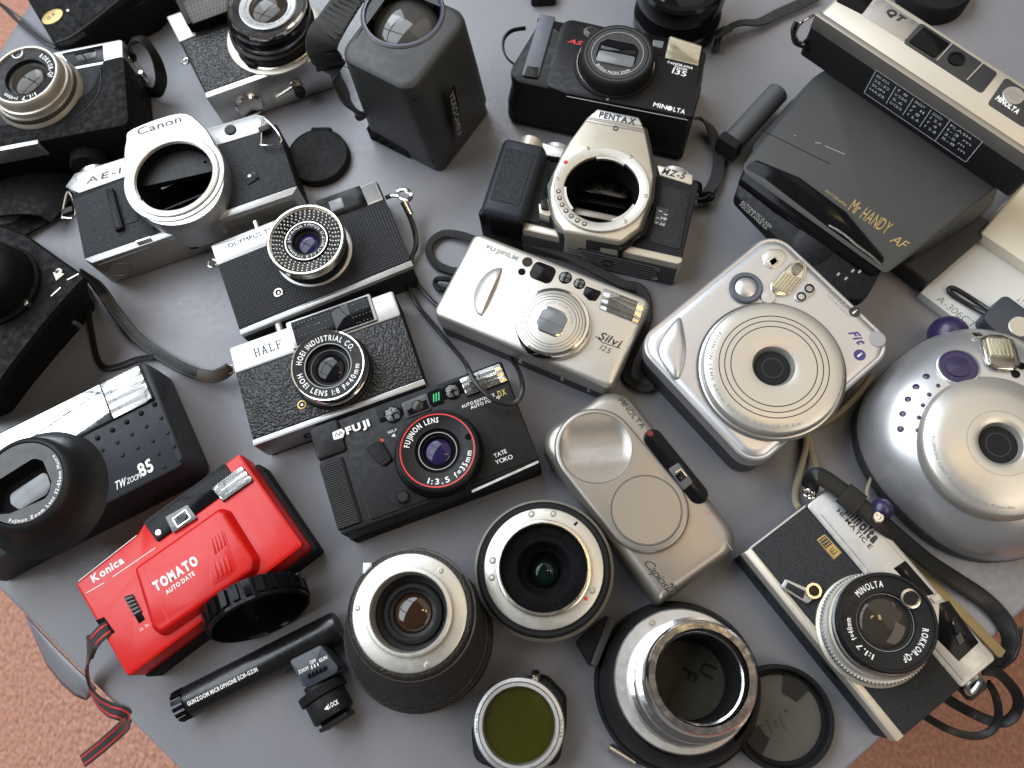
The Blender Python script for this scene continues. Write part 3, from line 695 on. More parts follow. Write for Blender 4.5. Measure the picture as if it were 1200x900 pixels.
o.text('AUTO EXPOSURE', (541.5, 478.5), (580, 464), Z+.9, 1.9, K['wht'], bold=.02)
o.text('AUTO FOCUS', (552, 479.5), (586, 467), Z+.9, 1.9, K['wht'], bold=.02)
o.text('SELF', (455, 508.5), (465.5, 504.5), Z+.9, 1.5, K['wht'])
c = o.l(461, 511, Z); o.part('self_timer_mark', MB().add([(c[0]-1.2, c[1], Z+1), (c[0]+1.2, c[1]+1.2, Z+1), (c[0]+1.2, c[1]-1.2, Z+1)], [(0, 2, 1)]), K['wht'])
o.text('FUJI', (406.5, 509), (434, 498.5), Z+2.2, 4.2, K['wht'], bold=.05)
c = o.l(397, 509, Z+2); lg = win(o, rp([(c[0]-4, c[1]-2.6), (c[0]+2, c[1]-3), (c[0]+4.2, c[1]+.4), (c[0]+2.6, c[1]+3), (c[0]-3.6, c[1]+2.6)], .8), Z+2.1, K['wht'], 'emblem', None, .8, .15)
line(o, [(c[0]-2.6, c[1]-1), (c[0]-1.2, c[1]+1.4), (c[0]+.2, c[1]-.9), (c[0]+1.4, c[1]+1.5), (c[0]+2.4, c[1]-.6)], Z+2.3, .5, K['blkp'], lg, 'emblem_mark')
# AF slider, round button
q = o.q([(428, 526), (447, 516), (461, 540), (450, 548), (440, 540)], Z); sl = o.part('slider', MB().slab(rp(q, 2), Z, Z+3, .8), K['blk2'])
for k in range(6):
    p = Vector(o.l(434, 528, Z+3)).lerp(Vector(o.l(452, 541, Z+3)), k/5); line(o, [(p.x-3, p.y-.8), (p.x+2.6, p.y+1.6)], Z+3.05, .5, K['satblk'], sl, 'slider_rib')
c = o.l(447.5, 516.5, Z+1); disc(o, 'red_dot', c, 1.3, Z, Z+1.3, K['redp'], None, .1, 14)
q = circ(*o.l(472, 582, Z), 6.5, 28, 4.6, 0); o.part('button_well', MB().slab(rp(inset(q, -1.5), 0), Z, Z+1.15, .2), K['blk2'])
c = o.l(472, 582, Z+3); disc(o, 'round_button', c, 3.9, Z, Z+3.4, K['satblk'], None, .8)
line(o, [o.l(553, 576, Z+1), o.l(631, 541, Z+1)], Z+1.05, 1.5, K['gold'] if 0 else K['brush'], None, 'trim_line')
o.text('TATE', (580, 537), (594.5, 530.5), Z+.9, 2.6, K['wht'], gap=.05); o.text('YOKO', (581.5, 544.5), (601.5, 537), Z+.9, 2.6, K['wht'], gap=.05)
lb = o.l(514, 533, Z+2); lt = o.l(512.3, 527.3, 48); R = o.rad((512, 527), 49, 48)
ln = ring(o, 'lens_barrel', mid(lb, lt), [(R*1.08, Z), (R*1.08, Z+4), (R*1.04, Z+5.5), (R*.99, Z+5.6)], K['blkg'])
ring(o, 'front_ring', lt, [(R*1.0, Z+3), (R*1.01, 46), (R*.985, 47.5), (R*.93, 48.2), (R*.90, 47.6), (R*.55, 46.8), (R*.53, 45.5)], K['satblk'], ln)
ring(o, 'red_circle', lt, [(R*.905, 47.95), (R*.87, 47.8)], K['redp'], ln)
o.ring_text('FUJINON LENS', lt, R*.68, -62, 18, 47.4, R*.13, K['wht'], ln, bold=.02)
o.ring_text('1:3.5', lt, R*.69, 214, 180, 47.4, R*.13, K['wht'], ln, bold=.02)
o.ring_text('f=35mm', lt, R*.69, 163, 116, 47.4, R*.13, K['wht'], ln, bold=.02)
c = (lt[0]+R*.8*math.cos(.06), lt[1]+R*.8*math.sin(.06)); disc(o, 'light_sensor', c, 2, 47, 47.9, K['blkg'], ln, .3, 16)
ring(o, 'inner_barrel', lt, [(R*.54, 46.8), (R*.50, 45.6), (R*.46, 45.6), (R*.44, 44), (R*.36, 44), (R*.34, 42), (R*.27, 41)], K['blkg'], ln)
groove(o, lt, [R*.455], 45.7, K['gryp'], .25, ln)
glass(o, lt, R*.33, 42, 2.2, K['lensp'], ln)
c = o.l(365, 555, 24); disc(o, 'side_stud', (-.9, c[1]), 1.8, 20, 24, K['chr'], None, .6, 14)

# ================================================================== TOMATO : red compact
o = T('red_camera', 'bright red plastic compact camera with a sliding lens cover', 'camera', (87, 684), (285, 540.5), 36, CAMS)
Z = 36; pts = [(87, 684), (164, 622), (170.5, 612), (285, 540), (360, 641), (147, 795)]
y0 = o.l(250, 720, Z)[1]; x1 = o.l(360, 641, Z)[0]-1; x1t = o.l(286, 541, Z)[0]
q = o.q([(87, 684), (160, 626), (170.5, 611)], Z)
out = [(q[0][0], y0+.5), (x1, y0+.5), (x1-1.2, q[2][1]+.6), (q[2][0], q[2][1]+.6), (q[1][0], q[1][1]), (q[0][0], q[0][1]-.2)]
o.part('body', MB().prism(rp(out, [3, 3, 2.5, 2, 4, 2.5]), [(1.2, 14), (0, 15), (0, Z-2), (.6, Z-.6), (2, Z)]), K['red'])
o.part('back', MB().slab(rect(1.0, y0-1.6, x1+2.2, 1, 3), 0, 17, .8, 1), K['blk2'])
bx0 = o.l(171.5, 617, Z)[0]; bx1 = o.l(262, 586, Z)[0]; yb = o.l(181.5, 638, Z)[1]; yt = q[2][1]+.4
fb = o.part('window_band', MB().slab(rp([(bx0+1, yb), (x1t-10, yb), (x1t-10, yt-.2), (bx0, yt)], 1.2), Z-2, Z+.9, .3), K['blkg'])
qf = o.q([(248, 572.5), (283, 547), (296, 563), (261.5, 587)], Z+1)
fl = flash(o, qf, Z+.6, fb, 3)
qv = o.q([(194, 606), (220, 591.5), (231, 607), (203, 624.5)], Z+1); vf = win(o, qv, Z+1, K['lensgr'], 'viewfinder_frame', fb, .6, .5)
c = o.l(213, 607.5, Z+2); ring(o, 'viewfinder_glass', c, [(4.2, Z+1.4), (4.2, Z+2.2), (3.2, Z+2.4), (0, Z+2.0)], K['lens'], vf, 4)
line(o, [(c[0]-4.6, c[1]-3.2), (c[0]+4.6, c[1]-3.2), (c[0]+4.6, c[1]+3.2), (c[0]-4.6, c[1]+3.2)], Z+2.45, .6, K['refl'], vf, 'frame_line', True)
c = o.l(186, 624, Z+1); disc(o, 'sensor', c, 2.3, Z, Z+2, K['nick'], fb, .6, 18)
# sliding cover
cq = o.q([(158, 666), (256, 597), (266, 600), (300, 655), (297, 671), (190, 744), (179, 736)], 40)
cv = o.part('sliding_cover', MB().prism(rp(cq, [2, 5, 5, 5, 5, 3, 3], 5), [(-1.8, Z-1), (-1.2, Z+.5), (.5, 41), (1.6, 42.2), (3., 42.6)]), K['red'])
p, r_ = o.l(161, 666, 42), o.l(193, 741, 42)
line(o, [o.l(167, 664, 42.7), o.l(199, 730, 42.7)], 42.68, .35, K['redp'], cv, 'seam')
gq = o.q([(244, 628), (262, 620), (279, 668), (246, 690)], 42.6); o.part('thumb_recess', MB().slab(rp(gq, 3), 42.3, 42.75, .4), K['red'], cv)
for k in range(8):
    a_ = Vector(o.l(247+2.2*(k % 4)*1.7, 632-3.2*(k % 4), 42.8)) if k < 4 else Vector(o.l(250+2.2*(k % 4)*2.2, 661-3.2*(k % 4), 42.8))
    d_ = Vector(o.l(256, 652, 42.8))-Vector(o.l(249, 632, 42.8))
    b2 = a_+d_*.85; n_ = Vector((-d_.y, d_.x)).normalized()*.7
    o.part('thumb_rib', MB().slab([tuple(a_-n_), tuple(b2-n_), tuple(b2+n_), tuple(a_+n_)], 42.6, 43.3, .4), K['red'], cv)
o.text('TOMATO', (183, 693), (233, 660), 42.7, 5.4, K['wht'], cv, bold=.06, gap=.2)
o.text('AUTO DATE', (195.5, 697), (229, 673.5), 42.7, 2.6, K['wht'], cv, bold=.03)
o.text('Konica', (109.5, 683), (146, 659), Z, 4.8, K['wht'], bold=.03, gap=.12)
for a_, b2 in (((92, 681), (160, 627.5)), ((101, 695), (122, 683)), ((132, 676), (182, 642))):
    line(o, [o.l(*a_, Z), o.l(*b2, Z)], Z+.08, .45, K['wht'], None, 'white_line')
qs = o.q([(145.5, 699), (156, 696), (170, 726), (163, 731)], Z); sw = win(o, qs, Z+.1, K['blkg'], 'switch_slot', None, .4, .1)
for k in range(5):
    t = k/4*.62; a_ = Vector(o.l(146.5, 702, Z)).lerp(Vector(o.l(162, 730, Z)), t); b2 = Vector(o.l(156, 698.5, Z)).lerp(Vector(o.l(170, 724, Z)), t)
    d_ = Vector((.3, -1.6)); o.part('switch_rib', MB().slab([tuple(a_), tuple(a_+d_), tuple(b2+d_), tuple(b2)], Z, Z+1.6, .5), K['gry2'], sw)
o.text('1.5  3v', (165, 740), (175, 733), Z, 1.7, K['wht'])
st = o.part('wrist_strap', MB().ribbon(o.path([(131, 734, 34), (121, 740, 37), (110, 752, 34), (104, 768, 24), (102, 786, 12), (106, 806, 4), (116, 822, 2), (130, 832, 2), (142, 836, 1.5), (150, 841, -6), (148, 848, -40), (140, 856, -55), (122, 872, -60), (106, 885, -64), (97, 892, -66)]), 9, 1.3, 8, [10, 5, 0, -30, -55, -60, -40, -15, -5, -5, 10, 20, 10, 5, 0]), K['nyl'])
for off in (-2.4, 2.4):
    pp = o.path([(131, 734, 34), (121, 740, 37), (110, 752, 34), (104, 768, 24), (102, 786, 12), (106, 806, 4), (116, 822, 2), (130, 832, 2), (142, 836, 1.5), (150, 841, -6), (148, 848, -40), (140, 856, -55), (122, 872, -60), (106, 885, -64), (97, 892, -66)])
    tw = [10, 5, 0, -30, -55, -60, -40, -15, -5, -5, 10, 20, 10, 5, 0]
    mbs = MB(); cp = crm(pp, 8); kk = len(cp); tws = [tw[int(q_)]*(1-(q_-int(q_)))+tw[min(14, int(q_)+1)]*(q_-int(q_)) for q_ in (i*14/(kk-1) for i in range(kk))]
    mbs.sweep(cp, [(off-.5, -.85), (off+.5, -.85), (off+.5, .85), (off-.5, .85)], twist=tws); o.part('red_stripe', mbs, K['redp'], st)
a_, b2 = Vector(o.l3(108, 752, 35)), Vector(o.l3(105.5, 764, 28)); o.part('strap_buckle', MB().ribbon([a_, a_.lerp(b2, .5), b2], 10.5, 3, 3, [-12, -25, -30]), K['gry'], st)
q = o.q([(112, 727), (122, 723), (135, 741), (126, 746)], Z); win(o, q, Z+.05, K['void'], 'strap_slot', None, .3, .08)

# ------------------------------------------------------------------ ribbed ring standing on its edge against the red camera
o2 = T('ribbed_ring', 'black ribbed open ring standing on edge between the red camera and the microphone', 'lens ring', (254, 752), (362, 697), 26)
R = math.hypot(*o2.l(362, 697, 26))/2
Mx = Matrix.Translation((R, 0, R*1.0)) @ Matrix.Rotation(math.radians(78), 4, 'X')
mb = MB(); mb.lathe(0, 0, [(0, -15), (R*.9, -15), (R*.97, -13.5), (R*.97, -3), (R*1.0, -2.4), (R*1.0, -.4), (R*.98, 0), (R*.94, 0), (R*.92, -2), (R*.90, -13), (0, -13)], 64, Mx)
rb = o2.part('ring_body', mb, K['blkg'])
for k in range(26):
    t = 2*math.pi*k/26
    o2.part('rib', MB().box(-2, R*.95, -13, 2, R*1.035, -3, .6, Mx @ Matrix.Rotation(t, 4, 'Z')), K['blkg'], rb)

# ================================================================== TW zoom : big black camera at the left edge
o = T('zoom_camera', 'large black camera at the left edge with dimpled front and mirror-like window strip', 'camera', (0, 507), (168, 423.5), 46, CAMS)
Z = 46; x1 = o.l(184, 455, Z)[0]; yb = o.l(216, 543, Z)[1]; x2 = o.l(216, 543, Z)[0]; xl = -48
out = [(xl, yb), (x2, yb), (x1-.2, 0), (xl, 0)]
bo = o.q([(252, 553), (198, 424)], 6)
oo = [(xl-1, bo[0][1]), (bo[0][0]-3, bo[0][1]), (bo[1][0]-4, bo[1][1]-3), (xl-1, 1)]
A = rp(oo, [2, 10, 10, 2], 5); B = rp(out, [2, 5, 4, 2], 5)
mixp = lambda t: [(a[0]*(1-t)+b_[0]*t, a[1]*(1-t)+b_[1]*t) for a, b_ in zip(A, B)]
o.part('body', MB().loft([inset(A, 2), A, A, mixp(.5), mixp(.88), B, inset(B, 1.2)], [0, 2.5, 16, 34, 43, 45.2, Z]), K['dkblue'])
sy1 = o.l(150, 482, Z)[1]; sx = o.l(118, 452, Z)[0]; sxe = o.l(181, 460, Z)[0]-1
mirm = mat('mirror_window', (.72, .76, .80), .06, 1., var=.10, rvar=.3, bump=('brush', 6., .02))
ws = o.part('window_strip', MB().slab(rp([(xl+2, sy1-1), (sxe, sy1-1.5), (o.l(169, 433, Z)[0]-1, -1), (xl+2, -1)], 1), Z-.5, Z+.8, .3), K['blkg'])
o.part('mirror_window', MB().slab([(xl+3, sy1-.4), (sx-.3, sy1-.4), (sx-.3, -1.6), (xl+3, -1.6)], Z, Z+1.2, .2), mirm, ws)
flash(o, [(sx+.6, sy1-.4), (sxe-1, sy1-.8), (o.l(168, 434, Z)[0]-1.6, -1.8), (sx+.6, -1.8)], Z+.6, ws, 4)
rows = [[(605, 213), (552, 248), (496, 282), (440, 314), (382, 345), (324, 376)], [(630, 266), (572, 299), (515, 330), (458, 362), (400, 392)], [(655, 325), (597, 355), (538, 383), (479, 412)], [(680, 377), (619, 405), (561, 432)], [(703, 430), (641, 457)]]
for r_ in rows:
    for u, v in r_:
        c = o.l(u/3.3333, 410+v/3.3333, Z); rr = 1.75 if r_ is rows[0] else 1.4
        o.part('stud', MB().lathe(c[0], c[1], [(rr, Z-.3), (rr*.9, Z+.5), (rr*.5, Z+1.0), (0, Z+1.1)], 16), K['blkg'] if r_ is rows[0] else K['dkblue'], sharp=80)
tx = o.l(134.5, 575, Z); ty = o.l(183, 548, Z)
o.text('TW', (135.5, 574.5), (148, 568.5), Z, 5, K['wht'], shear=.25, bold=.02, gap=.05)
o.text('ZOOM', (149, 567.5), (165.5, 560), Z, 3.4, K['gry2'] if 0 else K['wht'], shear=.25, gap=.05)
o.text('85', (165, 559), (181, 550.5), Z, 8, K['wht'], bold=.03, gap=.1)
lb = o.l(53, 578, Z); lt = o.l(27, 566, 66); R = o.rad((27, 566), 51, 66); RB = o.rad((50, 583), 74, Z)
mb = MB(); V = []; F = []; prof = [(0, RB, Z-.5), (.04, RB*.96, Z+1.2), (.16, RB*.88, Z+4), (.34, RB*.80, Z+8), (.8, R*1.12, 60), (.95, R*1.06, 64.5), (1, R*.99, 66.4), (1, R*.94, 66.8), (1, R*.93, 66.0)]
nn = 72
for t, r_, z in prof:
    cx, cy = lb[0]*(1-t)+lt[0]*t, lb[1]*(1-t)+lt[1]*t
    V += [(cx+r_*math.cos(2*math.pi*k/nn), cy+r_*math.sin(2*math.pi*k/nn), z) for k in range(nn)]
for a in range(len(prof)-1):
    for k in range(nn): j = (k+1) % nn; F.append((a*nn+k, a*nn+j, (a+1)*nn+j, (a+1)*nn+k))
ln = o.part('lens_barrel', mb.add(V, F), K['blk'], sharp=50)
hole = rp(o.q([(-14, 604), (-10, 568), (40, 537), (51, 540), (61, 565), (57, 583), (12, 602)], 66), [3, 6, 3, 4, 4, 5, 4], 4)
fp = o.part('front_plate', MB().prism(circ(lt[0], lt[1], R*.915, 64), [(0, 62), (0, 66.2), (.3, 66.5)], [hole]), K['char'], ln)
o.part('lens_well', MB().loft([inset(ccw(hole), 0), inset(ccw(hole), 3)], [66.4, 58], top=True, bot=False), K['void'], ln)
q = o.q([(13, 580), (55, 552), (61, 569), (56, 580), (24, 598), (14, 591)], 60); win(o, q, 61, K['lensgr'], 'shutter_glass', ln, 3)
o.ring_text('Fujinon Zoom Lens 32-85mm Macro', lt, R*.80, 216, 74, 66.5, R*.075, K['wht'], ln, bold=.02)
# little black lugs on the upper side
for px in (8, 33, 45): c = o.l(px, 494-px*.48, 30); o.part('top_button', MB().lathe(0, 0, [(5, -6), (5, 2.5), (4, 3.4), (0, 3.4)], 20, YUP(c[0], 1, 22)), K['blk2'])

# ================================================================== Silvi 125
o = T('silver_zoom_camera', 'slim silver zoom compact with a half-moon grip and braided strap', 'camera', (557, 270), (761, 350), 36, CAMS)
Z = 36; x1 = (o.l(761, 350, Z)[0]+o.l(718, 463, Z)[0])/2; y0 = (o.l(514, 365, Z)[1]+o.l(718, 463, Z)[1])/2
out = rect(0, y0, x1, 0, 6, 6)
o.part('back_shell', MB().prism(inset(out, .8), [(2, 0), (.3, 2), (0, 18.6)]), K['char'])
o.part('front_shell', MB().prism(out, [(.3, 17), (0, 18), (0, 32.), (.5, 34.2), (1.6, 35.5), (3.2, Z)]), K['pntw'])
fs = None
a_, b2 = o.l(589, 314, Z), o.l(564, 371, Z)
# half-moon grip
m_ = mid(a_, b2); hv = Vector(a_)-Vector(b2); L2 = hv.length/2; u_ = hv.normalized(); n_ = Vector((-u_.y, u_.x))
if n_.x > 0: n_ = -n_
arc = [tuple(Vector(m_)+u_*L2*math.cos(t)+n_*L2*.62*math.sin(t)) for t in np.linspace(0, math.pi, 18)]
V = []; F = []
for k, p in enumerate(ccw(arc)): V.append((p[0], p[1], Z-.2))
n0 = len(V); arc2 = [tuple(Vector(m_)+u_*L2*.96*math.cos(t)+n_*(-.2+L2*.30*math.sin(t))) for t in np.linspace(0, math.pi, 18)]
hump = MB(); nst = 6
A0 = arc; rowsV = []
for s_ in range(nst+1):
    f_ = s_/nst
    for t in np.linspace(0, math.pi, 18):
        p = Vector(m_)+u_*L2*math.cos(t)+n_*L2*.62*math.sin(t)*(1-f_)
        hump.v.append((p.x, p.y, Z-.2+4.2*math.sin(t)**1.2*math.sin(min(1, f_*1.1)*math.pi/2)))
for s_ in range(nst):
    for k in range(17): i0 = s_*18+k; hump.f.append((i0, i0+18, i0+19, i0+1))
b0 = nst*18
k0 = len(hump.v); hump.v += [(hump.v[b0+k][0], hump.v[b0+k][1], Z-.3) for k in range(18)]
for k in range(17): hump.f.append((b0+k, k0+k, k0+k+1, b0+k+1))
o.part('finger_grip', hump, K['pntw'], sharp=50)
c = o.l(618, 307, Z); disc(o, 'red_eye_lamp', c, 3.5, Z-1, Z+.4, K['lensb']); c = o.l(611.5, 318.5, Z); disc(o, 'remote_sensor', c, 2.5, Z-1, Z+.4, K['blkg'])
c = o.l(636, 319.5, Z); wv = win(o, rect(c[0]-8, c[1]-6.4, c[0]+8, c[1]+6.4, 4, ), Z, K['blkg'], 'viewfinder', None, 0)
sensor(o.l(662.5, 325.5, Z), 4.4, Z); sensor(o.l(679, 332.5, Z), 3.9, Z)
q = o.q([(686, 335), (706, 342), (698, 353), (690, 352), (683, 345)], Z); win(o, q, Z, K['blkg'], 'dark_window', None, 1.5)
q = o.q([(708, 338.5), (755.5, 357), (748, 379.5), (703, 361.5)], Z); flash(o, q, Z, None, 3, K['lensgr'])
lb = o.l(648, 379, Z+1); lt = o.l(646.8, 376.8, 43); R = o.rad((647, 377), 44.5, 42)
ln = ring(o, 'lens_ring', mid(lb, lt), [(R*1.03, Z-.5), (R*1.03, Z+2), (R*1.0, 40.5), (R*.96, 42), (R*.9, 42.4), (R*.86, 41.6)], K['chr'])
ring(o, 'front_plate', lt, [(R*.88, 41.5), (R*.87, 42.6), (R*.84, 43), (R*.36, 43)], K['pntw'], ln)
groove(o, lt, [R*.80, R*.72, R*.64], 43.06, K['gry2'], .22, ln)
o.ring_text('FUJINON ZOOM 38-125mm', lt, R*.50, -52, 72, 43, R*.085, K['gryp'], ln)
oc = lambda k: rp([(lt[0]+k*R*(a), lt[1]+k*R*(b_)) for a, b_ in ((-.40, -.22), (-.22, -.36), (.25, -.36), (.40, -.2), (.40, .22), (.24, .36), (-.24, .36), (-.40, .22))], 2, 3)
win(o, oc(1.03), 43.1, K['chr'], 'shutter_bezel', ln, 0, .3); win(o, oc(.93), 43.5, K['lensgr'], 'shutter_leaf', ln, 0, .2)
line(o, [(lt[0]-R*.36, lt[1]-R*.02), (lt[0]+R*.36, lt[1]-R*.05)], 43.75, .3, K['blkp'], ln, 'leaf_gap')
o.text('Silvi', (700.5, 396.5), (725, 407), Z, 5.2, K['blkp'], shear=.2, bold=.02, gap=.12)
line(o, [o.l(698, 394, Z), o.l(706, 401.5, Z), o.l(727, 408.5, Z)], Z+.1, .6, K['blkp'], None, 'flourish')
o.text('125', (702, 409), (713.5, 414.5), Z, 3.6, K['blkp'], shear=.2)
o.text('FUJIFILM', (569, 291), (606, 305), Z, 2.6, K['gryp'], bold=.05)
for u in (613, 660, 690): c = o.l(u, 418+(u-613)*.52, 12); o.part('door_stud', MB().lathe(0, 0, [(1.6, -1), (1.6, .8), (0, 1)], 12, YDOWN(c[0], y0+.9, 12)), K['chr'])
sp = MB(); sp.ribbon(o.path([(556, 281, 8), (538, 275, 6), (520, 274, 4), (506, 283, 4), (503, 296, 4), (511, 309, 4), (528, 317, 4), (540, 318, 5)]), 5.5, 3, 8, [30, 30, 20, 0, -20, -20, 0, 0])
st = o.part('strap', sp, K['nylg'])
o.part('strap', MB().ribbon(o.path([(600, 279, 10), (630, 288, 12), (665, 300, 14), (700, 318, 12), (730, 333, 8), (748, 337, 5), (758, 352, 4), (758, 378, 4), (745, 404, 4), (736, 425, 4), (735, 442, 4), (745, 452, 5), (757, 455, 5), (765, 452, 5)]), 6.5, 3.4, 8, [0, 0, 10, 10, 0, -30, -40, -40, -30, -20, 0, 20, 10, 0]), K['nylg'])
o.part('strap_toggle', MB().tube(o.path([(510, 332, 4), (513, 327, 6), (522, 327, 7), (530, 330, 5), (524, 338, 4), (515, 339, 4)]), 2, 8, 4, True), K['blk'], st)

# ================================================================== MZ-5 : cream silver SLR body
o = T('slr_body', 'cream silver and black SLR body without a lens, with a rubber grip and open mount', 'camera', (611, 264), (794, 305), 32, CAMS)
Z = 32; xr = o.l(800, 299, Z)[0]; ytop = o.l(812, 207, Z)[1]; xg0 = o.l(556, 258, 44)[0]; xg1 = o.l(611, 262, 44)[0]; yg = o.l(609, 160, 44)[1]; y0 = -2.
mc = o.l(705, 221, 47); RI = o.rad((705, 221), 45.5, 47)*.98; RO = RI*1.27
hole = circ(mc[0], mc[1], RI, 48)
out = rp([(xg0+5, y0), (xr-1, y0), (xr, y0+3), (xr-.5, ytop-3), (xg0+5, yg-9)], 3)
o.part('body', MB().prism(out, [(.8, 0), (0, 1), (0, Z-.6), (.6, Z)], [hole]), K['blk2'])
bp_ = o.part('bottom_plate', MB().slab(rp([(xg1-4, y0-1.2), (xr-2, y0-1.2), (xr+.6, y0+1), (xr+.6, y0+4.6), (xg1-4, y0+4.6)], 2), 3, Z+.8, 1.2, .6), K['crm'])
o.part('bottom_cover', MB().slab(rp([(xg0+8, y0-1.8), (xr-2, y0-1.8), (xr-.2, y0+1), (xr-.2, y0+3), (xg0+8, y0+3)], 2), .5, 26, .5, .6), K['gry'])
for k in range(6): o.part('cover_rib', MB().box(34, y0-2.4, 4+k*3.6, 96, y0-1.6, 5.2+k*3.6, .15), K['gry2'])
o.part('tripod_socket', MB().lathe(0, 0, [(4.6, -.2), (4.6, .5), (3, .5), (2.8, -.2), (0, -.2)], 24, YDOWN(62, y0-1.8, 13)), K['blkg'])
for z in (7, 20): o.part('screw', MB().lathe(0, 0, [(2, -.2), (2, .4), (0, .4)], 16, YDOWN(xr-14, y0-1.8, z)), K['chr'])
gp = o.part('grip', MB().prism(rect(xg0, y0-1.5, xg1+1, yg-1, 5), [(3, 1), (.6, 4), (0, 10), (0, 36), (1., 40.5), (2.6, 43.2), (4.6, 44.4)]), K['dkblue'])
q = rect(xg0+5.5, y0+9, xg1-5, yg-11); o.part('grip_pad', MB().slab(rp(q, 2), 43, 44.9, .3), K['leathB'], gp)
o.part('grip_base', MB().slab(rect(xg0-.3, y0-2.2, xg1+.5, y0+5, 3), 2, 41, 2.5, 1), K['blkg'], gp)
rb = o.l(622, 158, 34); o.part('release_button', MB().lathe(0, 0, [(8, -5), (8, 6), (7, 7.2), (0, 7.2)], 28, YUP(rb[0]+2, yg-1.5, 33)), K['crm'])
q = o.q([(634, 167), (668, 176), (662, 186), (633, 182)], Z); o.part('top_plate', MB().slab(rp(q, 1), 6, Z+.8, .8, .6), K['sat'])
c = o.l(655, 166, 26); o.part('mode_dial', MB().knurl(0, 0, 11, .4, -2, 4, 44, YUP(c[0], c[1]-5, 16)), K['sat'])
q = o.q([(769, 193), (812, 205.5), (811, 217.5), (773, 206)], Z); tp = o.part('top_plate', MB().slab(rp(q, 1.2), 6, Z+.8, .8, .6), K['crm'])
c = o.l(793, 196, 26); o.part('shutter_dial', MB().knurl(0, 0, 11, .4, -3, 3.5, 44, YUP(c[0], c[1]-3, 16)), K['sat'])
o.text('MZ-5', (775, 203.2), (801, 210), Z+.8, 4.6, K['blkp'], tp, bold=.03, shear=.2)
q = o.q([(620, 184), (645, 188), (640, 215), (632, 262), (612, 258)], Z); o.part('leatherette', MB().slab(rp(q, 1), Z-1, Z+.6, .3), K['leath2'])
q = o.q([(776, 217), (809, 226), (797, 293), (760, 283), (768, 262), (772, 240)], Z); o.part('leatherette', MB().slab(rp(q, 2), Z-1, Z+.6, .3), K['leath2'])
q = o.q([(769, 242.5), (784, 246), (780, 268), (766, 263)], Z); pl = o.part('focus_switch_plate', MB().slab(rp(q, 1), Z, Z+1, .2), K['gry'])
o.text('MF', (774, 257), (781, 259), Z+1, 2, K['wht'], pl); o.text('AF', (772.5, 263.5), (778.5, 265.5), Z+1, 2, K['wht'], pl)
for a_, b2 in (((769, 255), (772, 256)), ((768, 260.5), (771, 261.5)), ((772, 247), (776, 248)), ((778, 251), (782, 252))): line(o, [o.l(*a_, Z+1), o.l(*b2, Z+1)], Z+1.1, .5, K['wht'], pl)
hs = [(701, 127), (749, 137), (756, 152), (762, 182), (766, 205), (763, 230), (750, 266), (727, 283), (695, 277), (661, 271), (650, 256), (645, 238), (644, 221), (649, 201), (658, 182), (667, 166), (688, 137)]
hq = rp(o.q(hs, 45), [1, 1, 3, 4, 6, 6, 8, 5, 2, 4, 5, 5, 5, 5, 4, 3, 1], 3)
hb = o.part('prism_housing', MB().prism(hq, [(-.5, 8), (0, 24), (0, 43.4), (.5, 44.5), (1.4, 45)], [hole]), K['crm'])
o.part('housing_skirt', MB().slab(rp(inset(ccw(o.q([(665, 172), (757, 152), (768, 205), (765, 236), (752, 272), (727, 290), (695, 284), (656, 276), (646, 256), (642, 221)], 36)), -.6), 4), 26, 40, 1, holes=[hole]), K['char'])
q = o.q([(700.5, 128.5), (748, 138.2), (753, 147.5), (689.5, 138)], 45.1); cap = o.part('prism_cap', MB().slab(rp(q, .8), 44.6, 45.5, .3), K['sat'], hb)
o.text('PENTAX', (701.5, 137), (744, 146), 45.6, 4.4, K['blkp'], cap, bold=.035)
o.part('cap_step', MB().slab(rp(o.q([(689, 139), (754, 151), (755.5, 155.5), (686, 142.5)], 45), .5), 44.6, 45.35, .3), K['champ'], hb)
c = o.l(721.5, 150, 45.5); o.part('model_mark', MB().lathe(c[0], c[1], [(1.8, 45.3), (1.8, 45.6), (1.2, 45.6), (1.2, 45.3)], 16), K['blkp'], hb)
mt = ring(o, 'lens_mount', mc, [(RO, 44.6), (RO, 46.6), (RO*.985, 47), (RI*1.03, 47), (RI, 46.6), (RI, 42)], K['mount'])
for k in range(7):
    t = math.radians(198+k*10.5); p = (mc[0]+RI*1.14*math.cos(t), mc[1]+RI*1.14*math.sin(t)); disc(o, 'lens_contact', p, 1.15, 46.8, 47.5, K['chr'], mt, .4, 12); ring(o, 'contact_ring', p, [(1.7, 47.04), (1.2, 47.05)], K['blkp'], mt, 14)
for px in ((689, 174), (739, 183.5), (756.5, 229.5), (732.5, 259.5), (653, 209.5)): screw(o, o.l(*px, 47), 1.5, 47, K['brush'], mt)
c = o.l(663, 190, 47); disc(o, 'red_index', c, 1.5, 46.8, 47.3, K['redp'], mt, .2, 14)
for a0, a1 in ((65, 112), (190, 232), (300, 345)):
    o.part('bayonet_lug', MB().lathe(mc[0], mc[1], [(RI*1.01, 46.5), (RI*.93, 46.5), (RI*.93, 44.5), (RI*1.01, 44.5)], 14, None, a0, a1), K['mount'], mt)
ring(o, 'mirror_box', mc, [(RI, 44), (RI*.98, 28), (RI*.96, 8), (0, 8)], K['void'])
q = o.q([(681, 197.5), (740, 211.5), (736, 227.5), (677.5, 217)], 28); o.part('mirror', MB().slab(q, 20, 22, .2), K['mir'])
q = o.q([(675, 236), (731, 248), (727, 254), (671, 243)], 28); o.part('shutter_blade', MB().slab(q, 12, 20, .2), K['champ'])
q = o.q([(673, 222), (735, 234), (734, 239), (672, 228)], 24); o.part('mirror_hinge', MB().slab(q, 12, 17, .2), K['blkg'])
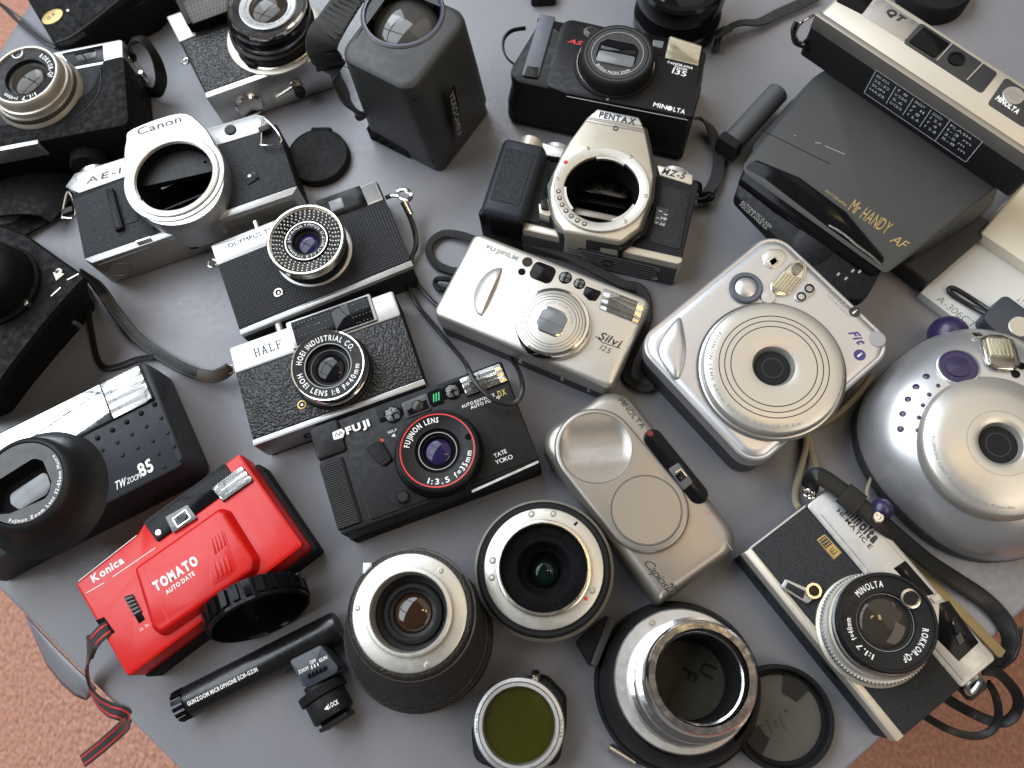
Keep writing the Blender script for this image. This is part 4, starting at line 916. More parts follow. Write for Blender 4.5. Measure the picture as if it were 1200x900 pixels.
q = o.q([(631, 238), (642, 230), (646, 250), (644, 253), (632, 249)], 42); al = o.part('focus_lever', MB().slab(rp(q, 1), 28, 41, 1), K['crm']); q = o.q([(633, 235), (641, 231), (644, 246), (634, 244)], 43); o.part('lever_grip', MB().slab(rp(q, 1), 40, 43, 1), K['blk'], al)
q = o.q([(752, 268), (765, 238), (768, 242), (757, 275), (727, 295), (722, 288)], 36); o.part('mount_corner', MB().slab(rp(q, 1), 26, 37, 1), K['blkg'])

# ================================================================== panorama zoom : black compact
o = T('zoom_camera', 'black zoom compact with a grey ridge and cream flash, above the cream SLR body', 'camera', (612, 16), (824, 57), 46, CAMS)
Z = 46; x1 = o.l(818, 100, Z)[0]; y0 = o.l(813, 141, Z)[1]; xl = o.l(591, 102, Z)[0]-1
out = [(xl-1.5, y0+2), (x1, y0), (x1+.3, -1), (10, .6), (xl+9, -4)]
bo = [(xl-3, y0-1), (x1+1, y0-2.5), (x1+1.5, 0), (8, 1.6), (xl+5, -4)]
A = rp(bo, [9, 3, 3, 12, 10], 6); B = rp(out, [11, 3, 3, 14, 12], 6)
o.part('body', MB().loft([inset(A, 3), A, A, B, B, inset(B, .6), inset(B, 2.2)], [0, 3, 18, 32, 43.2, 45.2, Z]), K['satblk'])
o.part('back_door', MB().slab(inset(ccw(A), -.7), 2, 9, .8, .8), K['blk2'])
q = o.q([(633, 18), (651, 21), (631, 91), (611, 90)], Z); rd = o.part('grip_ridge', MB().slab(rp(q, 1), Z-.5, Z+1.6, .8), K['slate'])
q = o.q([(618, 79), (632, 81), (629.5, 93), (614, 91)], Z); o.part('ridge_foot', MB().slab(rp(q, .5), Z, Z+1.9, .4), K['satblk'], rd)
q = o.q([(655, 22), (690, 26), (674, 118), (640, 106)], Z)
o.part('front_cover', MB().slab(rp(o.q([(661, 21.5), (822.5, 57.5), (812.5, 138.5), (663, 110), (640, 101), (648, 60)], Z), [5, 3, 3, 3, 8, 8]), Z-1, Z+.8, .6), K['satblk'])
o.text('AS', (664.5, 49.5), (680, 53), Z+.8, 3.4, K['redp'], bold=.03, shear=.5, gap=.02)
c = o.l(693, 38, Z+1); w_ = o.part('sensor_window', MB().slab(circ(c[0], c[1], 5.8, 28, 4.8, -.3), Z, Z+1.2, .3), K['gry2']); glass(o, c, 4.2, Z+1.2, 1, K['lensb'], w_, 'sensor_lens')
q = o.q([(752, 39), (784, 45), (777, 66), (756, 62)], Z+.8); vw = win(o, q, Z+.8, K['blkg'], 'viewfinder')
q = o.q([(765, 47), (778, 49), (776, 57), (765, 54.5)], Z+1); win(o, q, Z+1.1, K['lensgr'], 'viewfinder_glass', vw, .6)
q = o.q([(785, 43.5), (822, 55), (818, 76.5), (780, 67.5)], Z+1); f_ = flash(o, q, Z+.8, None, 3, K['gry2'], 'cream')
o.text('PANORAMA', (782, 74), (811.5, 81.5), Z+.8, 1.9, K['wht'], bold=.02); o.text('ZOOM', (789, 79.5), (804.5, 83.5), Z+.8, 1.9, K['wht'], bold=.02); o.text('135', (787, 85.5), (803.5, 90), Z+.8, 4, K['wht'], bold=.01)
o.text('MIN', (765, 124.5), (780.5, 128.4), Z+.8, 3.4, K['wht'], bold=.02); o.text('LTA', (788.5, 130.4), (802, 133.8), Z+.8, 3.4, K['wht'], bold=.02)
c = o.l(784.8, 126.8, Z+1); disc(o, 'emblem', c, 1.9, Z+.6, Z+1.0, K['wht'], None, .1, 20)
line(o, [o.l(664, 112, Z+.8), o.l(806, 140, Z+.8)], Z+.2, .5, K['gryp'], None, 'edge_line')
lb = o.l(720, 72, Z+1); lt = o.l(723.5, 63, 60); R = o.rad((723.5, 63), 43.5, 60)
ln = ring(o, 'lens_barrel', mid(lb, lt), [(R*1.16, Z), (R*1.14, Z+2.2), (R*1.08, Z+3)], K['blk2'])
ring(o, 'chrome_line', mid(lb, lt), [(R*1.09, Z+2.5), (R*1.07, Z+3.2), (R*1.05, Z+3.2)], K['nick'], ln)
ring(o, 'zoom_barrel', lt, [(R*1.02, Z+2), (R*1.02, 57), (R*.99, 59), (R*.95, 60), (R*.90, 60)], K['blk2'], ln)
ring(o, 'front_ring', lt, [(R*.92, 59.6), (R*.9, 60.3), (R*.73, 60.3), (R*.71, 59.8), (R*.69, 60.4), (R*.2, 60.4)], K['char'], ln)
groove(o, lt, [R*.83], 60.4, K['void'], .3, ln); groove(o, lt, [R*.70], 60.45, K['gryp'], .25, ln)
oc = [(lt[0]+R*a, lt[1]+R*b_) for a, b_ in ((-.56, -.22), (-.36, -.42), (.36, -.42), (.56, -.22), (.56, .22), (.38, .40), (-.38, .40), (-.56, .22))]
sw = win(o, rp(oc, 2, 3), 60.5, K['void'], 'lens_window', ln, 0, .25); line(o, rp(oc, 2, 3), 60.8, .35, K['gry2'], sw, 'window_rim', True)
win(o, rect(lt[0]-R*.50, lt[1]-R*.38, lt[0]+R*.50, lt[1]-R*.02, 1.5), 60.8, K['lensgr'], 'shutter_leaf', sw, .0, .3)
win(o, rect(lt[0]-R*.48, lt[1]+.6, lt[0]+R*.48, lt[1]+R*.2, 1), 60.7, K['lens'], 'glass_slit', sw, 0, .3)
o.ring_text('38-135mm MACRO ZOOM', lt, R*.60, 222, 138, 60.45, R*.08, K['wht'], ln)
c = o.l(712, 116, Z+1); disc(o, 'mark_dot', c, 1, Z+.5, Z+1, K['gryp'], None, .1, 12)
st = o.part('wrist_strap', MB().ribbon(o.path([(806, 142, 20), (819, 139, 14), (832, 150, 8), (840, 170, 6), (842, 192, 6), (838, 212, 6), (828, 226, 8), (818, 232, 9), (812, 226, 12)]), 8.5, 1.5, 8, [60, 50, 30, 5, 0, -10, -30, -45, -60]), K['nyl'])
o.part('strap_buckle', MB().tube(o.path([(813, 214, 18), (820, 217, 15), (821, 228, 12), (832, 227, 9), (834, 233, 8), (818, 236, 9)]), 1.7, 8, 5), K['blkg'], st)
o.part('strap_loop', MB().ribbon(o.path([(616, 33, 26), (600, 36, 27), (591, 45, 27), (590, 58, 26), (596, 70, 25), (610, 80, 24)]), 3, 1.6, 6, [60, 70, 80, 80, 70, 60]), K['blk'])

# ================================================================== video camera standing on its end
o = T('video_camera', 'dark grey video camera standing on end with a purple ringed lens and hand strap', 'video camera', (433, 162), (520, 204), 0)
w0 = o.l(520, 204, 0)[0]; H = 98
t0, t1 = o.l(396, 64, H), o.l(480, 105, H); t2 = o.l(566, -30, H)
rgt = o.l(578, 95, 0)
bot = [(2, 2), (w0, 0), (w0+rgt[0]*.0+max(4, rgt[0]-w0), rgt[1]), (4, rgt[1]+8)]
dpt = rgt[1]
bt = rp([(1, 1), (w0-1, -1), (w0+3, 66), (0, 66)], [9, 7, 9, 8], 5)
tt = rp([(t0[0]-1, t0[1]-1), (t1[0]+2, t1[1]-2), (t1[0]+5, 64), (t0[0]-2, 64)], [12, 12, 13, 10], 5)
mx = lambda t: [(a[0]*(1-t)+b_[0]*t, a[1]*(1-t)+b_[1]*t) for a, b_ in zip(bt, tt)]
lc = o.l(472, 16, H); R = o.rad((472, 16), 47.5, H)
bd = o.part('body', MB().loft([inset(bt, 1), bt, mx(.13), inset(mx(.16), -1.5), inset(mx(.5), -1), mx(.93), inset(mx(.98), .6), inset(tt, 2.6), inset(tt, 5)], [0, 1.5, 12, 15, 50, H-6, H-2.2, H-.4, H], holes=[circ(lc[0], lc[1], R*.94, 56)]), K['gry'])
o.part('base_block', MB().prism(rp([(0, -.2), (w0*.55, -1), (w0*.72, 6), (w0*.72, 40), (0, 40)], 2), [(0, .5), (0, 12), (1, 13.5)]), K['blk2'])
o.part('front_recess', MB().slab(rp([(w0*.25, 18), (w0*.52, 18), (w0*.48, 84), (w0*.30, 84)], 2), -.4, .35, .3, M=Matrix.Translation((0, -1.0, 0)) @ Matrix.Rotation(math.radians(90), 4, 'X')), K['char'])
for k in range(5): o.part('port', MB().box(4+k*4.2, -2.2, 4+(k % 2)*3, 6.4+k*4.2, -.9, 6.2+(k % 2)*3, .1), K['void'])
for z_ in (15.5, 86): o.part('seam', MB().tube([(3, -1.9-(z_ > 50)*.4, z_), (w0*.5, -2.1-(z_ > 50)*.5, z_), (w0-4, -2.6-(z_ > 50)*.4, z_)], .35, 6, 0), K['void'])
lc = o.l(472, 16, H); R = o.rad((472, 16), 47.5, H)
ln = ring(o, 'lens_rim', lc, [(R*1.04, H-1.5), (R*1.04, H+.4), (R*1.0, H+1.2), (R*.95, H+1.0)], K['gry2'])
ring(o, 'purple_ring', lc, [(R*.985, H+1.25), (R*.94, H+1.3), (R*.92, H)], K['pur'], ln)
ring(o, 'lens_well', lc, [(R*.93, H+1), (R*.91, H-3), (R*.87, H-4), (R*.86, H-14)], K['blkg'], ln)
glass(o, lc, R*.86, H-13, 8.5, mat('camcorder_glass', (.060, .056, .052), .05, spec=.4, coat=.1, var=.25), ln)
# hand strap on the left side
st = o.part('hand_strap', MB().ribbon(o.path([(440, -54, 76), (424, -24, 82), (406, 2, 87), (390, 26, 90), (379, 44, 90), (378, 60, 82), (388, 78, 66), (398, 100, 50), (410, 122, 38), (424, 134, 30), (434, 132, 26)]), 21, 3.2, 8, [0, 0, 0, 5, 25, 50, 62, 66, 66, 60, 50]), K['nyl'])
for k in range(9):
    t = k/8; x, y = 414-32*t, -6+44*t; a_ = o.l3(x-13, y-8, 91+1.5*t); b2 = o.l3(x+13, y+8, 88+3*t)
    o.part('strap_rib', MB().tube([a_, b2], .8, 6, 0), K['nyl'], st)
# label on the right hand side
def side(px, py, zz):                       # point on the right face: height chosen, position from the face plane
    return zz
xs = w0+1.4
MS = lambda: Matrix.Translation((xs+3.0, 0, 0)) @ Matrix(((0, 0, 1, 0), (1, 0, 0, 0), (0, 1, 0, 0), (0, 0, 0, 1)))
lab = o.part('label_strip', MB().slab([(17, 22), (26, 22), (26, 74), (17, 74)], .2, .5, .05, M=MS()), K['blkg'])
o.text('VIDEO', None, None, .5, 5, K['gryp'], lab, bold=.02, M=MS(), loc=((18.8, 72), (18.8, 50)))
o.text('CAMERA', None, None, .5, 5, K['gryp'], lab, bold=.02, M=MS(), loc=((18.8, 48.5), (18.8, 25)))
o.part('purple_wedge', MB().add([(16.5, 22, .6), (18.8, 22, .6), (16.8, 48, .6)], [(0, 1, 2)], MS()), K['purp'], lab)

# ================================================================== Mr HANDY : wide dark grey instant camera
o = T('instant_camera', 'wide dark grey instant camera lettered in gold, with a gloss black front panel', 'camera', (867, 195), (1040, 319), 55, CAMS)
Z = 55; e0 = Vector(o.l(867, 195, Z)); e1 = Vector(o.l(946.7, 90, Z)); xr = o.l(1040, 319, Z)[0]; tr = Vector(o.l(1152, 220, Z))
top_ = [(1, -1.5), (xr, -1.5), (tr.x+6, tr.y+12), (e1.x+4, e1.y+16)]
b0 = Vector(o.l(838, 225, 20)); b1 = Vector(o.l(1079, 345, 0)); b2 = Vector(o.l(1179, 238, 0))
low = [(-14, b1.y+3), (b1.x-1, b1.y), (b2.x+4, tr.y+14), (e1.x-8, e1.y+16)]
LO = rp(low, [10, 3, 3, 8], 6); TO = rp(top_, [8, 4, 4, 8], 6)
mx = lambda t: [(a[0]*(1-t)+b_[0]*t, a[1]*(1-t)+b_[1]*t) for a, b_ in zip(LO, TO)]
o.part('base', MB().loft([inset(LO, 1.5), LO, LO, inset(LO, 1)], [0, 1.5, 15, 16]), K['gry2'] if 0 else K['gry'])
mid_ = [(-9, b1.y+4), (xr+6, b1.y+2), (tr.x+13, tr.y+13), (e1.x-3, e1.y+16)]
MD = rp(mid_, [10, 4, 4, 8], 6); m2_ = lambda t: [(a[0]*(1-t)+b_[0]*t, a[1]*(1-t)+b_[1]*t) for a, b_ in zip(MD, TO)]
bd = o.part('body', MB().loft([MD, MD, m2_(.5), m2_(.85), TO, inset(TO, 1.0)], [14, 34, 47, 53, 54.6, Z]), K['gry'])
# gloss black front panel across the lower edge
YS = Vector(o.l(884, 188, 54)).y-1.0
zp = lambda y: 55.6-.62*max(0, YS-y)
def onp(px, py):
    z = 50.
    for _ in range(8): x, y = o.l(px, py, z); z = zp(y)
    return (x, y)
def slope(mb):
    mb.v = [(x, y, z+zp(y)) for x, y, z in mb.v]; return mb
def grid_slab(poly, z0, z1, b):
    return slope(MB().slab(poly, z0, z1, b))
PQ = [onp(*p) for p in ((861, 229), (871, 199), (884, 188), (934, 209), (990, 250), (1036, 303), (1035, 314), (1014, 352), (975, 350), (905, 275))]
fp = o.part('front_panel', grid_slab(rp(PQ, [6, 4, 5, 10, 10, 4, 3, 3, 4, 6]), -9, .6, .6), K['satblk'])
o.part('panel_ridge', grid_slab(rp([onp(*p) for p in ((864, 216), (872, 199), (884, 190), (935, 211), (990, 252), (1034, 304), (1031, 316), (1022, 326), (965, 288), (905, 248))], 3), -.5, 4.4, 1.6), K['blkg'], fp)
on3 = lambda px, py, h: (*onp(px, py), zp(onp(px, py)[1])+h)
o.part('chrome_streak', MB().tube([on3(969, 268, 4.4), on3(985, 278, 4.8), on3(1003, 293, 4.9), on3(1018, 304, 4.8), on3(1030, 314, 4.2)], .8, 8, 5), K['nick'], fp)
lc = onp(955, 285); o.part('lens_cover', slope(MB().lathe(lc[0], lc[1], [(13, -2), (13, .7), (12.4, 1.1), (0, 1.1)], 36)), K['satblk'], fp)
def ptext(t_, a_, b_, h, mt):
    mb0 = onp(*a_); mb1 = onp(*b_); ob = o.text(t_, None, None, .6, h, mt, fp, loc=(mb0, mb1))
    for v in ob.data.vertices: v.co.z = (.75+zp(v.co.y/S))*S
ptext('AUTOMATIC FLASH', (868, 238), (902, 268), 1.7, K['gryp']); ptext('FOCUS RANGE 0.6-', (866, 241.5), (898, 270.5), 1.7, K['gryp']); ptext('CASSETTE', (992, 301), (1012, 316), 1.6, K['gold'])
for px in ((999, 318), (1007, 319), (982, 322), (991, 327), (1010, 313)): c = onp(*px); o.part('panel_mark', slope(MB().box(c[0]-.7, c[1]-.9, .4, c[0]+.7, c[1]+.9, .9, .1)), K['gryp'], fp)
o.text('FOTORAMA', (966.5, 224.5), (991, 242.5), Z, 1.9, K['gold'])
o.text('Mr', (993, 246), (1003, 252), Z, 9.3, K['gold'], gap=.12)
o.text('HANDY', (1006.5, 255), (1037.5, 275), Z, 9.3, K['gold'], gap=.2)
o.text('AF', (1042, 282.5), (1057, 292), Z, 6.5, K['gold'], shear=.25, gap=.08)
sm = line(o, [o.l(889, 151.5, Z), o.l(902, 157, Z), o.l(972, 192, Z)], Z+.06, .5, K['void'], None, 'panel_seam')
for a_, b2_ in (((955, 167), (962, 168)), ((967, 171), (990, 181)), ((931, 158.5), (933, 159))):
    line(o, [o.l(*a_, Z), o.l(*b2_, Z)], Z+.06, .5, K['gryp'], None, 'scratch')
hp = Vector(o.l3(911, 109, 16)); hq_ = Vector(o.l3(857, 168, 16))
hh = o.part('hand_grip', MB().sweep([hq_.lerp(hp, t) for t in (0, .02, .5, .98, 1)], circ(0, 0, 8.2, 28)), K['gry2'])
o.part('grip_end', MB().sweep([hq_+(hq_-hp).normalized()*t for t in (0, 4, 7)], rect(-8.6, -8, 8.6, 8, 3)), K['blk2'], hh)

# ================================================================== MINOLTA pocket camera standing on the grey camera
o = T('instant_camera', 'long silver topped camera lying on the grey one, white printed table on its side', 'camera', (959, 17), (1200, 177), 92, CAMS)
Z = 92; yb = o.l(1050, 0, Z)[1]; LZ = 55.3; xe = o.l(1179, 237, LZ)[0]
bk = o.part('body', MB().prism(rect(-2, -1.5, xe, yb-1, 3), [(1, LZ), (0, LZ+1), (0, LZ+27), (.8, LZ+28.6)]), K['blk'])
tp = o.part('top_plate', MB().prism(rect(-1, -.3, xe, yb, 3), [(0, LZ+28), (0, Z-4), (1., Z-1.2), (2.7, Z)]), K['nick'] if 0 else K['crm'])
o.part('bevel_dark_reflection', MB().slab(rect(-1.3, -1.6, xe+.1, 3), LZ+26, Z+.12, .7), K['scrw'], tp)  # the silver bevel's dark reflection, painted as a darker strip
tq = lambda pts, z=Z: o.q(pts, z)
win(o, tq([(983, -8), (1029, -8), (1010, 17), (980, 2)]), Z, K['blkg'], 'front_window', tp, .8)
nb = win(o, tq([(1030, -3), (1085, 33), (1058, 48), (1010, 18)]), Z, K['sat'], 'name_plate', tp, .6)
o.text('QT', (1037, 14), (1056, 26), Z+.5, 4.6, K['blkp'], nb, bold=.05, shear=.2)
kp = win(o, tq([(1079, 27), (1169, 86), (1150, 110), (1058, 50)]), Z, K['char'], 'control_panel', tp, 2, .5)
win(o, tq([(1082, 33), (1112, 53), (1094, 69), (1064, 50)]), Z+.6, K['blkg'], 'eyepiece', kp, 1, .6)
for a_, b2_ in (((1115, 52), (1097, 72)), ((1151, 75), (1132, 95))): line(o, [o.l(*a_, Z), o.l(*b2_, Z)], Z+1.0, .9, K['sat'], kp, 'divider')
c = o.l(1120, 70, Z); ring(o, 'release_ring', c, [(5, Z+.4), (5, Z+1.6), (3.9, Z+1.6), (3.4, Z+.8), (0, Z+.8)], K['blkg'], kp, 28)
lp = win(o, tq([(1178, 91), (1225, 122), (1200, 150), (1157, 122)]), Z, K['char'], 'badge_plate', tp, 2, .6)
c = o.l(1187, 113, Z); disc(o, 'badge_disc', c, 6.4, Z, Z+1.2, K['sat'], lp, .3, 28)
for k in range(3): line(o, [(c[0]-4.6, c[1]-2+k*1.9), (c[0]+4.6, c[1]-2+k*1.9)], Z+1.25, .5, K['champ'], lp, 'badge_stripe')
o.text('MINOLTA', (1166, 116), (1192, 134), Z+.6, 3.4, K['wht'], lp, bold=.05, gap=.08)
# printed table on the side that looks at the viewer
MV = Matrix.Translation((0, -1.5, LZ)) @ Matrix.Rotation(math.radians(90), 4, 'X')
xa, xb = 50, 128
pt = o.part('printed_table', MB().slab([(xa, 5), (xb, 5), (xb, 27), (xa, 27)], -.2, .12, .02, M=MV), K['blkp'])
mbl = MB()
def seg(x0, y0, x1_, y1, w_=.4):
    d_ = Vector((x1_-x0, y1-y0)).normalized(); n_ = Vector((-d_.y, d_.x))*w_/2
    mbl.add([(x0-n_.x, y0-n_.y, .2), (x1_-n_.x, y1-n_.y, .2), (x1_+n_.x, y1+n_.y, .2), (x0+n_.x, y0+n_.y, .2)], [(0, 1, 2, 3)], MV)
for s_ in ((xa, 5, xb, 5), (xb, 5, xb, 27), (xb, 27, xa, 27), (xa, 27, xa, 5), (66, 8, 66, 25), (79, 8, 79, 25), (92, 8, 92, 25), (105, 5, 105, 27)): seg(*s_)
o.part('table_rules', mbl, K['wht'], pt)
words = [('100 ASA', '25-32', 'SUN', 'HAZE'), ('f 8', '1/250', '5.6', '1/125'), ('BRIGHT', 'f 11', 'f 8', 'f 5.6'), ('CLOUDY', 'f 5.6', 'f 4', 'f 2.8'), ('FLASH', '1-3 m', '3-5 m', '5-8 m')]
for ci, (cx, cw) in enumerate(((52, 12), (68, 9), (81, 9), (94, 9), (107, 18))):
    for ri in range(4):
        o.text(words[ci][ri], None, None, .1, 2.1, K['wht'], pt, M=MV, loc=((cx, 22.4-ri*4.1), (cx+cw*(.95 if ri % 2 else .8), 22.4-ri*4.1)))
ls = o.part('lug', MB().tube(o.path([(953, 18, 78), (946, 22, 80), (936, 30, 78), (932, 42, 72), (938, 50, 68), (946, 46, 72)]), 1.0, 8, 5), K['chr'])
o.part('lug_strap', MB().ribbon(o.path([(934, 26, 80), (929, 38, 76), (932, 50, 70), (942, 55, 66), (950, 52, 66)]), 5, 2, 6, [60, 60, 50, 40, 40]), K['blk'])
for px in ((994, 35), (1139, 133)): c = o.l(*px, Z-2); disc(o, 'scuff', (c[0], max(c[1], .6)), .8, Z-2, Z-.8, K['wht'], None, .1, 10)

# ================================================================== black ribbed lens at the top, its strap, and a dark disc
o = T('camera_lens', 'black ribbed lens partly cut off by the top edge, with a grey strap', 'lens', (752, 0), (855, 10), 30)
c = o.l(800, -20, 40); 
mb = MB(); mb.lathe(c[0], c[1], [(0, 0), (31, 0), (33, 2), (33, 12), (31.5, 13), (32.5, 15), (31, 17), (32, 19), (30.5, 21), (31.5, 23), (30, 25), (33, 30), (33, 44), (31, 46), (27, 46), (24, 40), (0, 39)], 64)
o.part('barrel', mb, K['blkg'])
o.part('front_glass', MB().lathe(c[0], c[1], [(24, 39.5), (16, 42), (8, 43.4), (0, 43.8)], 40), K['lens'])
st = o.part('strap', MB().ribbon(o.path([(838, 62, 3), (842, 45, 8), (850, 35, 12), (868, 27, 10), (890, 26, 6), (912, 16, 5), (935, 6, 5), (960, -6, 5)]), 8, 1.6, 8, [60, 55, 40, 20, 10, -15, -20, -20]), K['nylg'])
a_, b2_ = Vector(o.l3(836, 36, 12)), Vector(o.l3(851, 30, 14)); o.part('strap_sleeve', MB().ribbon([o.l3(838, 43, 12), o.l3(845, 38, 14), o.l3(853, 33.5, 13)], 9.5, 3.5, 4, [40, 35, 30]), K['char'], st)
o = T('lens_hood', 'dark round object cut off by the top edge behind the long silver camera', 'lens hood', (1060, 0), (1140, 0), 12)
c = o.l(1100, -22, 16); o.part('rim', MB().lathe(c[0], c[1], [(26, 0), (27, 1), (27, 14), (25.5, 16), (24.5, 16), (23, 4), (0, 4)], 56), K['blk2'])
c = o.l(632, -6, 8); 
o = T('cable_end', 'small black plug just showing at the top edge beside the video camera', 'plug', (622, 2), (662, 0), 6)
o.part('plug_body', MB().slab(rect(0, 0, 20, 14, 3), 0, 9, 1.5, .6), K['blk2']); o.part('plug_boot', MB().tube([(10, 10, 5), (11, 20, 5), (14, 40, 4)], 3, 10, 4), K['blk'])

# ================================================================== square silver instant camera
def dome(o, out, rings, mt, name='front_shell', parent=None):
    return o.part(name, MB().loft([shrink(out, d) for d, z in rings], [z for d, z in rings]), mt, parent, sharp=50)
def angc(o, c, px, py, z):
    p = o.l(px, py, z); return (90-math.degrees(math.atan2(p[1]-c[1], p[0]-c[0]))) % 360
o = T('instant_camera', 'square silver instant camera with a big round ringed lens dial and grey shutter button', 'camera', (907, 266), (1053.5, 404.6), 42, CAMS)
Z = 42; x1 = o.l(1053.5, 404.6, Z)[0]; y0 = (o.l(886.6, 553, Z)[1]+o.l(744.8, 404.7, Z)[1])/2; x0 = (o.l(744.8, 404.7, Z)[0])*.5
out = rp([(x0, y0), (o.l(886.6, 553, Z)[0]-1, y0), (x1, 0), (0, 0)], [15, 15, 16, 16], 8)
o.part('back_shell', MB().prism(inset(out, 1.2), [(3, 0), (.5, 3), (0, 30)]), K['char'])
o.part('rim', MB().prism(out, [(.8, 27), (0, 28), (0, 38), (.5, 40.2), (1.6, 41), (3, 40.6)]), K['pnt'])
fs = o.part('front_shell', MB().prism(inset(out, 2.6), [(0, 38), (0, 40.4), (1.5, 41.6), (5, Z)]), K['pnt'])
c = o.l(906, 430, 49); R = o.rad((906, 430), 84, 49)
dl = ring(o, 'lens_dial', c, [(R*1.05, 40), (R*1.04, 43.4), (R*1.0, 44), (R*.995, 48), (R*.975, 49.4), (R*.95, 50), (R*.80, 50.6), (R*.4, 51.6), (R*.30, 50.6), (R*.26, 47.5), (R*.245, 44)], K['pntw'], None, 96)
ring(o, 'dial_groove', c, [(R*1.055, 43.6), (R*1.0, 43.7)], K['gry2'], dl, 96)
lc2 = o.l(911, 425, 50)
for rr in (.765, .685, .60): ring(o, 'groove', c, [(R*rr+.3, 50.66+(.80-rr)*2.5), (R*rr-.3, 50.7+(.80-rr)*2.5)], K['blkp'], dl, 96)
disc(o, 'lens_cover', c, R*.25, 44, 47.2, K['blk2'], dl, .3, 48); ring(o, 'cover_seam', c, [(R*.15, 47.25), (R*.14, 47.26)], K['gry'], dl, 40)
o.ring_text('FUJINON LENS 60mm FOCUS RANGE 0.6m-', c, R*.86, angc(o, c, 845, 392, 50), angc(o, c, 945, 503, 50)-(0 if angc(o, c, 945, 503, 50) < angc(o, c, 845, 392, 50) else 360), 50.4, R*.05, K['gryp'], dl)
# finder, flash, sensors
q = o.q([(893, 300), (901, 292), (916, 292), (924, 302), (914, 312), (903, 316), (895, 310)], Z); w_ = o.part('finder_recess', MB().slab(rp(q, 3), Z-1, Z+.5, .3), K['brush'])
q = o.q([(898, 306), (908, 299), (914, 307), (904, 315)], Z+1); f_ = win(o, q, Z+.9, K['crm'], 'finder_frame', w_, 1.5, .6); q = o.q([(901, 306), (908, 301.5), (911.5, 307), (904.5, 312)], Z+1); win(o, q, Z+1.2, K['lens'], 'finder_glass', f_, .4)
q = o.q([(903, 333), (926, 309), (937, 304), (946, 312), (942, 325), (925, 345), (912, 347), (903, 341)], Z); fb = o.part('flash', MB().slab(rp(q, 4), Z-1, Z+.6, .3), K['refl'])
for k in range(6):
    a_ = Vector(o.l3(905+k*3.4, 337+k*1.4, Z+.6)); b2 = Vector(o.l3(920+k*3.4, 319+k*1.4, Z+.6)); n_ = Vector((0, 0, 0))
    o.part('flash_rib', MB().tube([a_, b2], 1.0, 6, 0), K['tube'], fb)
o.part('flash_end', MB().slab(rp(o.q([(924, 316), (934, 307), (943, 314), (933, 325)], Z), 2), Z, Z+1.8, .6), K['champ'], fb)
o.part('flash_glass', MB().slab(rp(q, 4), Z+1.8, Z+2.6, .5), K['glass'], fb)
q = o.q([(929, 348), (947, 331), (955, 338), (955, 344), (940, 354), (933, 354)], Z); sb = o.part('sensor_plate', MB().slab(rp(q, 3), Z-.5, Z+.9, .4), K['sat'])
for px in ((948.5, 338), (939, 347.5)):
    c_ = o.l(*px, Z+1); ring(o, 'sensor_rim', c_, [(3, Z+.8), (3, Z+1.4), (2.2, Z+1.4), (2.1, Z+.6), (0, Z+.6)], K['blkg'], sb, 24)
c_ = o.l(874, 337.5, Z+1); rb = ring(o, 'button_ring', c_, [(10.5, Z-.5), (10.5, Z+2), (9.6, Z+2.8), (7.6, Z+2.6), (7.3, Z+1)], K['slate'], None, 40)
glass(o, c_, 7.4, Z+1, 2.6, K['pnt'], rb, 'shutter_button')
c_ = o.l(900, 348, Z+1); o.part('button_slope', MB().lathe(c_[0], c_[1], [(5, Z-.5), (4.4, Z+1.6), (0, Z+2)], 24), K['pnt'])
c_ = o.l(1028, 397.5, Z); disc(o, 'round_inlay', c_, 5.2, Z-.5, Z+.35, K['inlay'])
o.text('instax', (971, 342), (991, 361), Z, 4, K['gryp'], bold=.0); o.text('PICTURE FORMAT', (969, 347), (996, 373), Z, 1.5, K['gryp'])
c_ = o.l(1001.5, 365.5, Z); bd_ = disc(o, 'round_badge', c_, 3.4, Z-.2, Z+.25, K['blkp'], None, .1, 28); o.text('i', (1000.4, 367.5), (1002, 369), Z+.25, 4, K['wht'], bd_, loc=((c_[0]-.6, c_[1]-2), (c_[0]+.6, c_[1]-2)))
o.text('Fit', (994, 390), (1006, 404), Z, 5, K['purp'], shear=.5, bold=.03)
c_ = o.l(1007.5, 416, Z); bd_ = disc(o, 'round_badge', c_, 3.6, Z-.2, Z+.25, K['purp'], None, .1, 28); o.text('i', None, None, Z+.25, 4, K['wht'], bd_, loc=((c_[0]-.6, c_[1]-2), (c_[0]+.6, c_[1]-2)))
# bulge at the lower left corner
gq = o.q([(796, 372), (801.5, 388), (804, 408), (801, 431), (793, 445), (781, 433), (772, 418), (771, 405), (779, 390)], Z)
cxg = sum(p[0] for p in gq)/len(gq); cyg = sum(p[1] for p in gq)/len(gq)
o.part('finger_bulge', MB().loft([[(cxg+(p[0]-cxg)*k, cyg+(p[1]-cyg)*k) for p in spl(gq, 4)] for k in (1, 1, .93, .8, .6, .3)], [Z-1, Z+.1, Z+.9, Z+1.8, Z+2.5, Z+2.9]), K['pnt'], fs, sharp=60)
# window and studs on the dark side facing the viewer (local -x side)
sx = x0
wq = [(-62, 9), (-88, 9), (-88, 24), (-62, 24)]
MS2 = Matrix(((0, 0, -1, x0+.9), (1, 0, 0, 0), (0, 1, 0, 0), (0, 0, 0, 1)))
sw = o.part('film_window', MB().slab(rp(ccw([(-46, 10), (-70, 8), (-74, 22), (-52, 27)]), 3), -.3, .7, .3, M=MS2), K['lensgr'])
for u, v in ((-30, 14), (-33, 22), (-40, 12)): o.part('side_stud', MB().lathe(u, v, [(1.4, -.3), (1.4, .8), (0, 1)], 12, MS2), K['chr'])
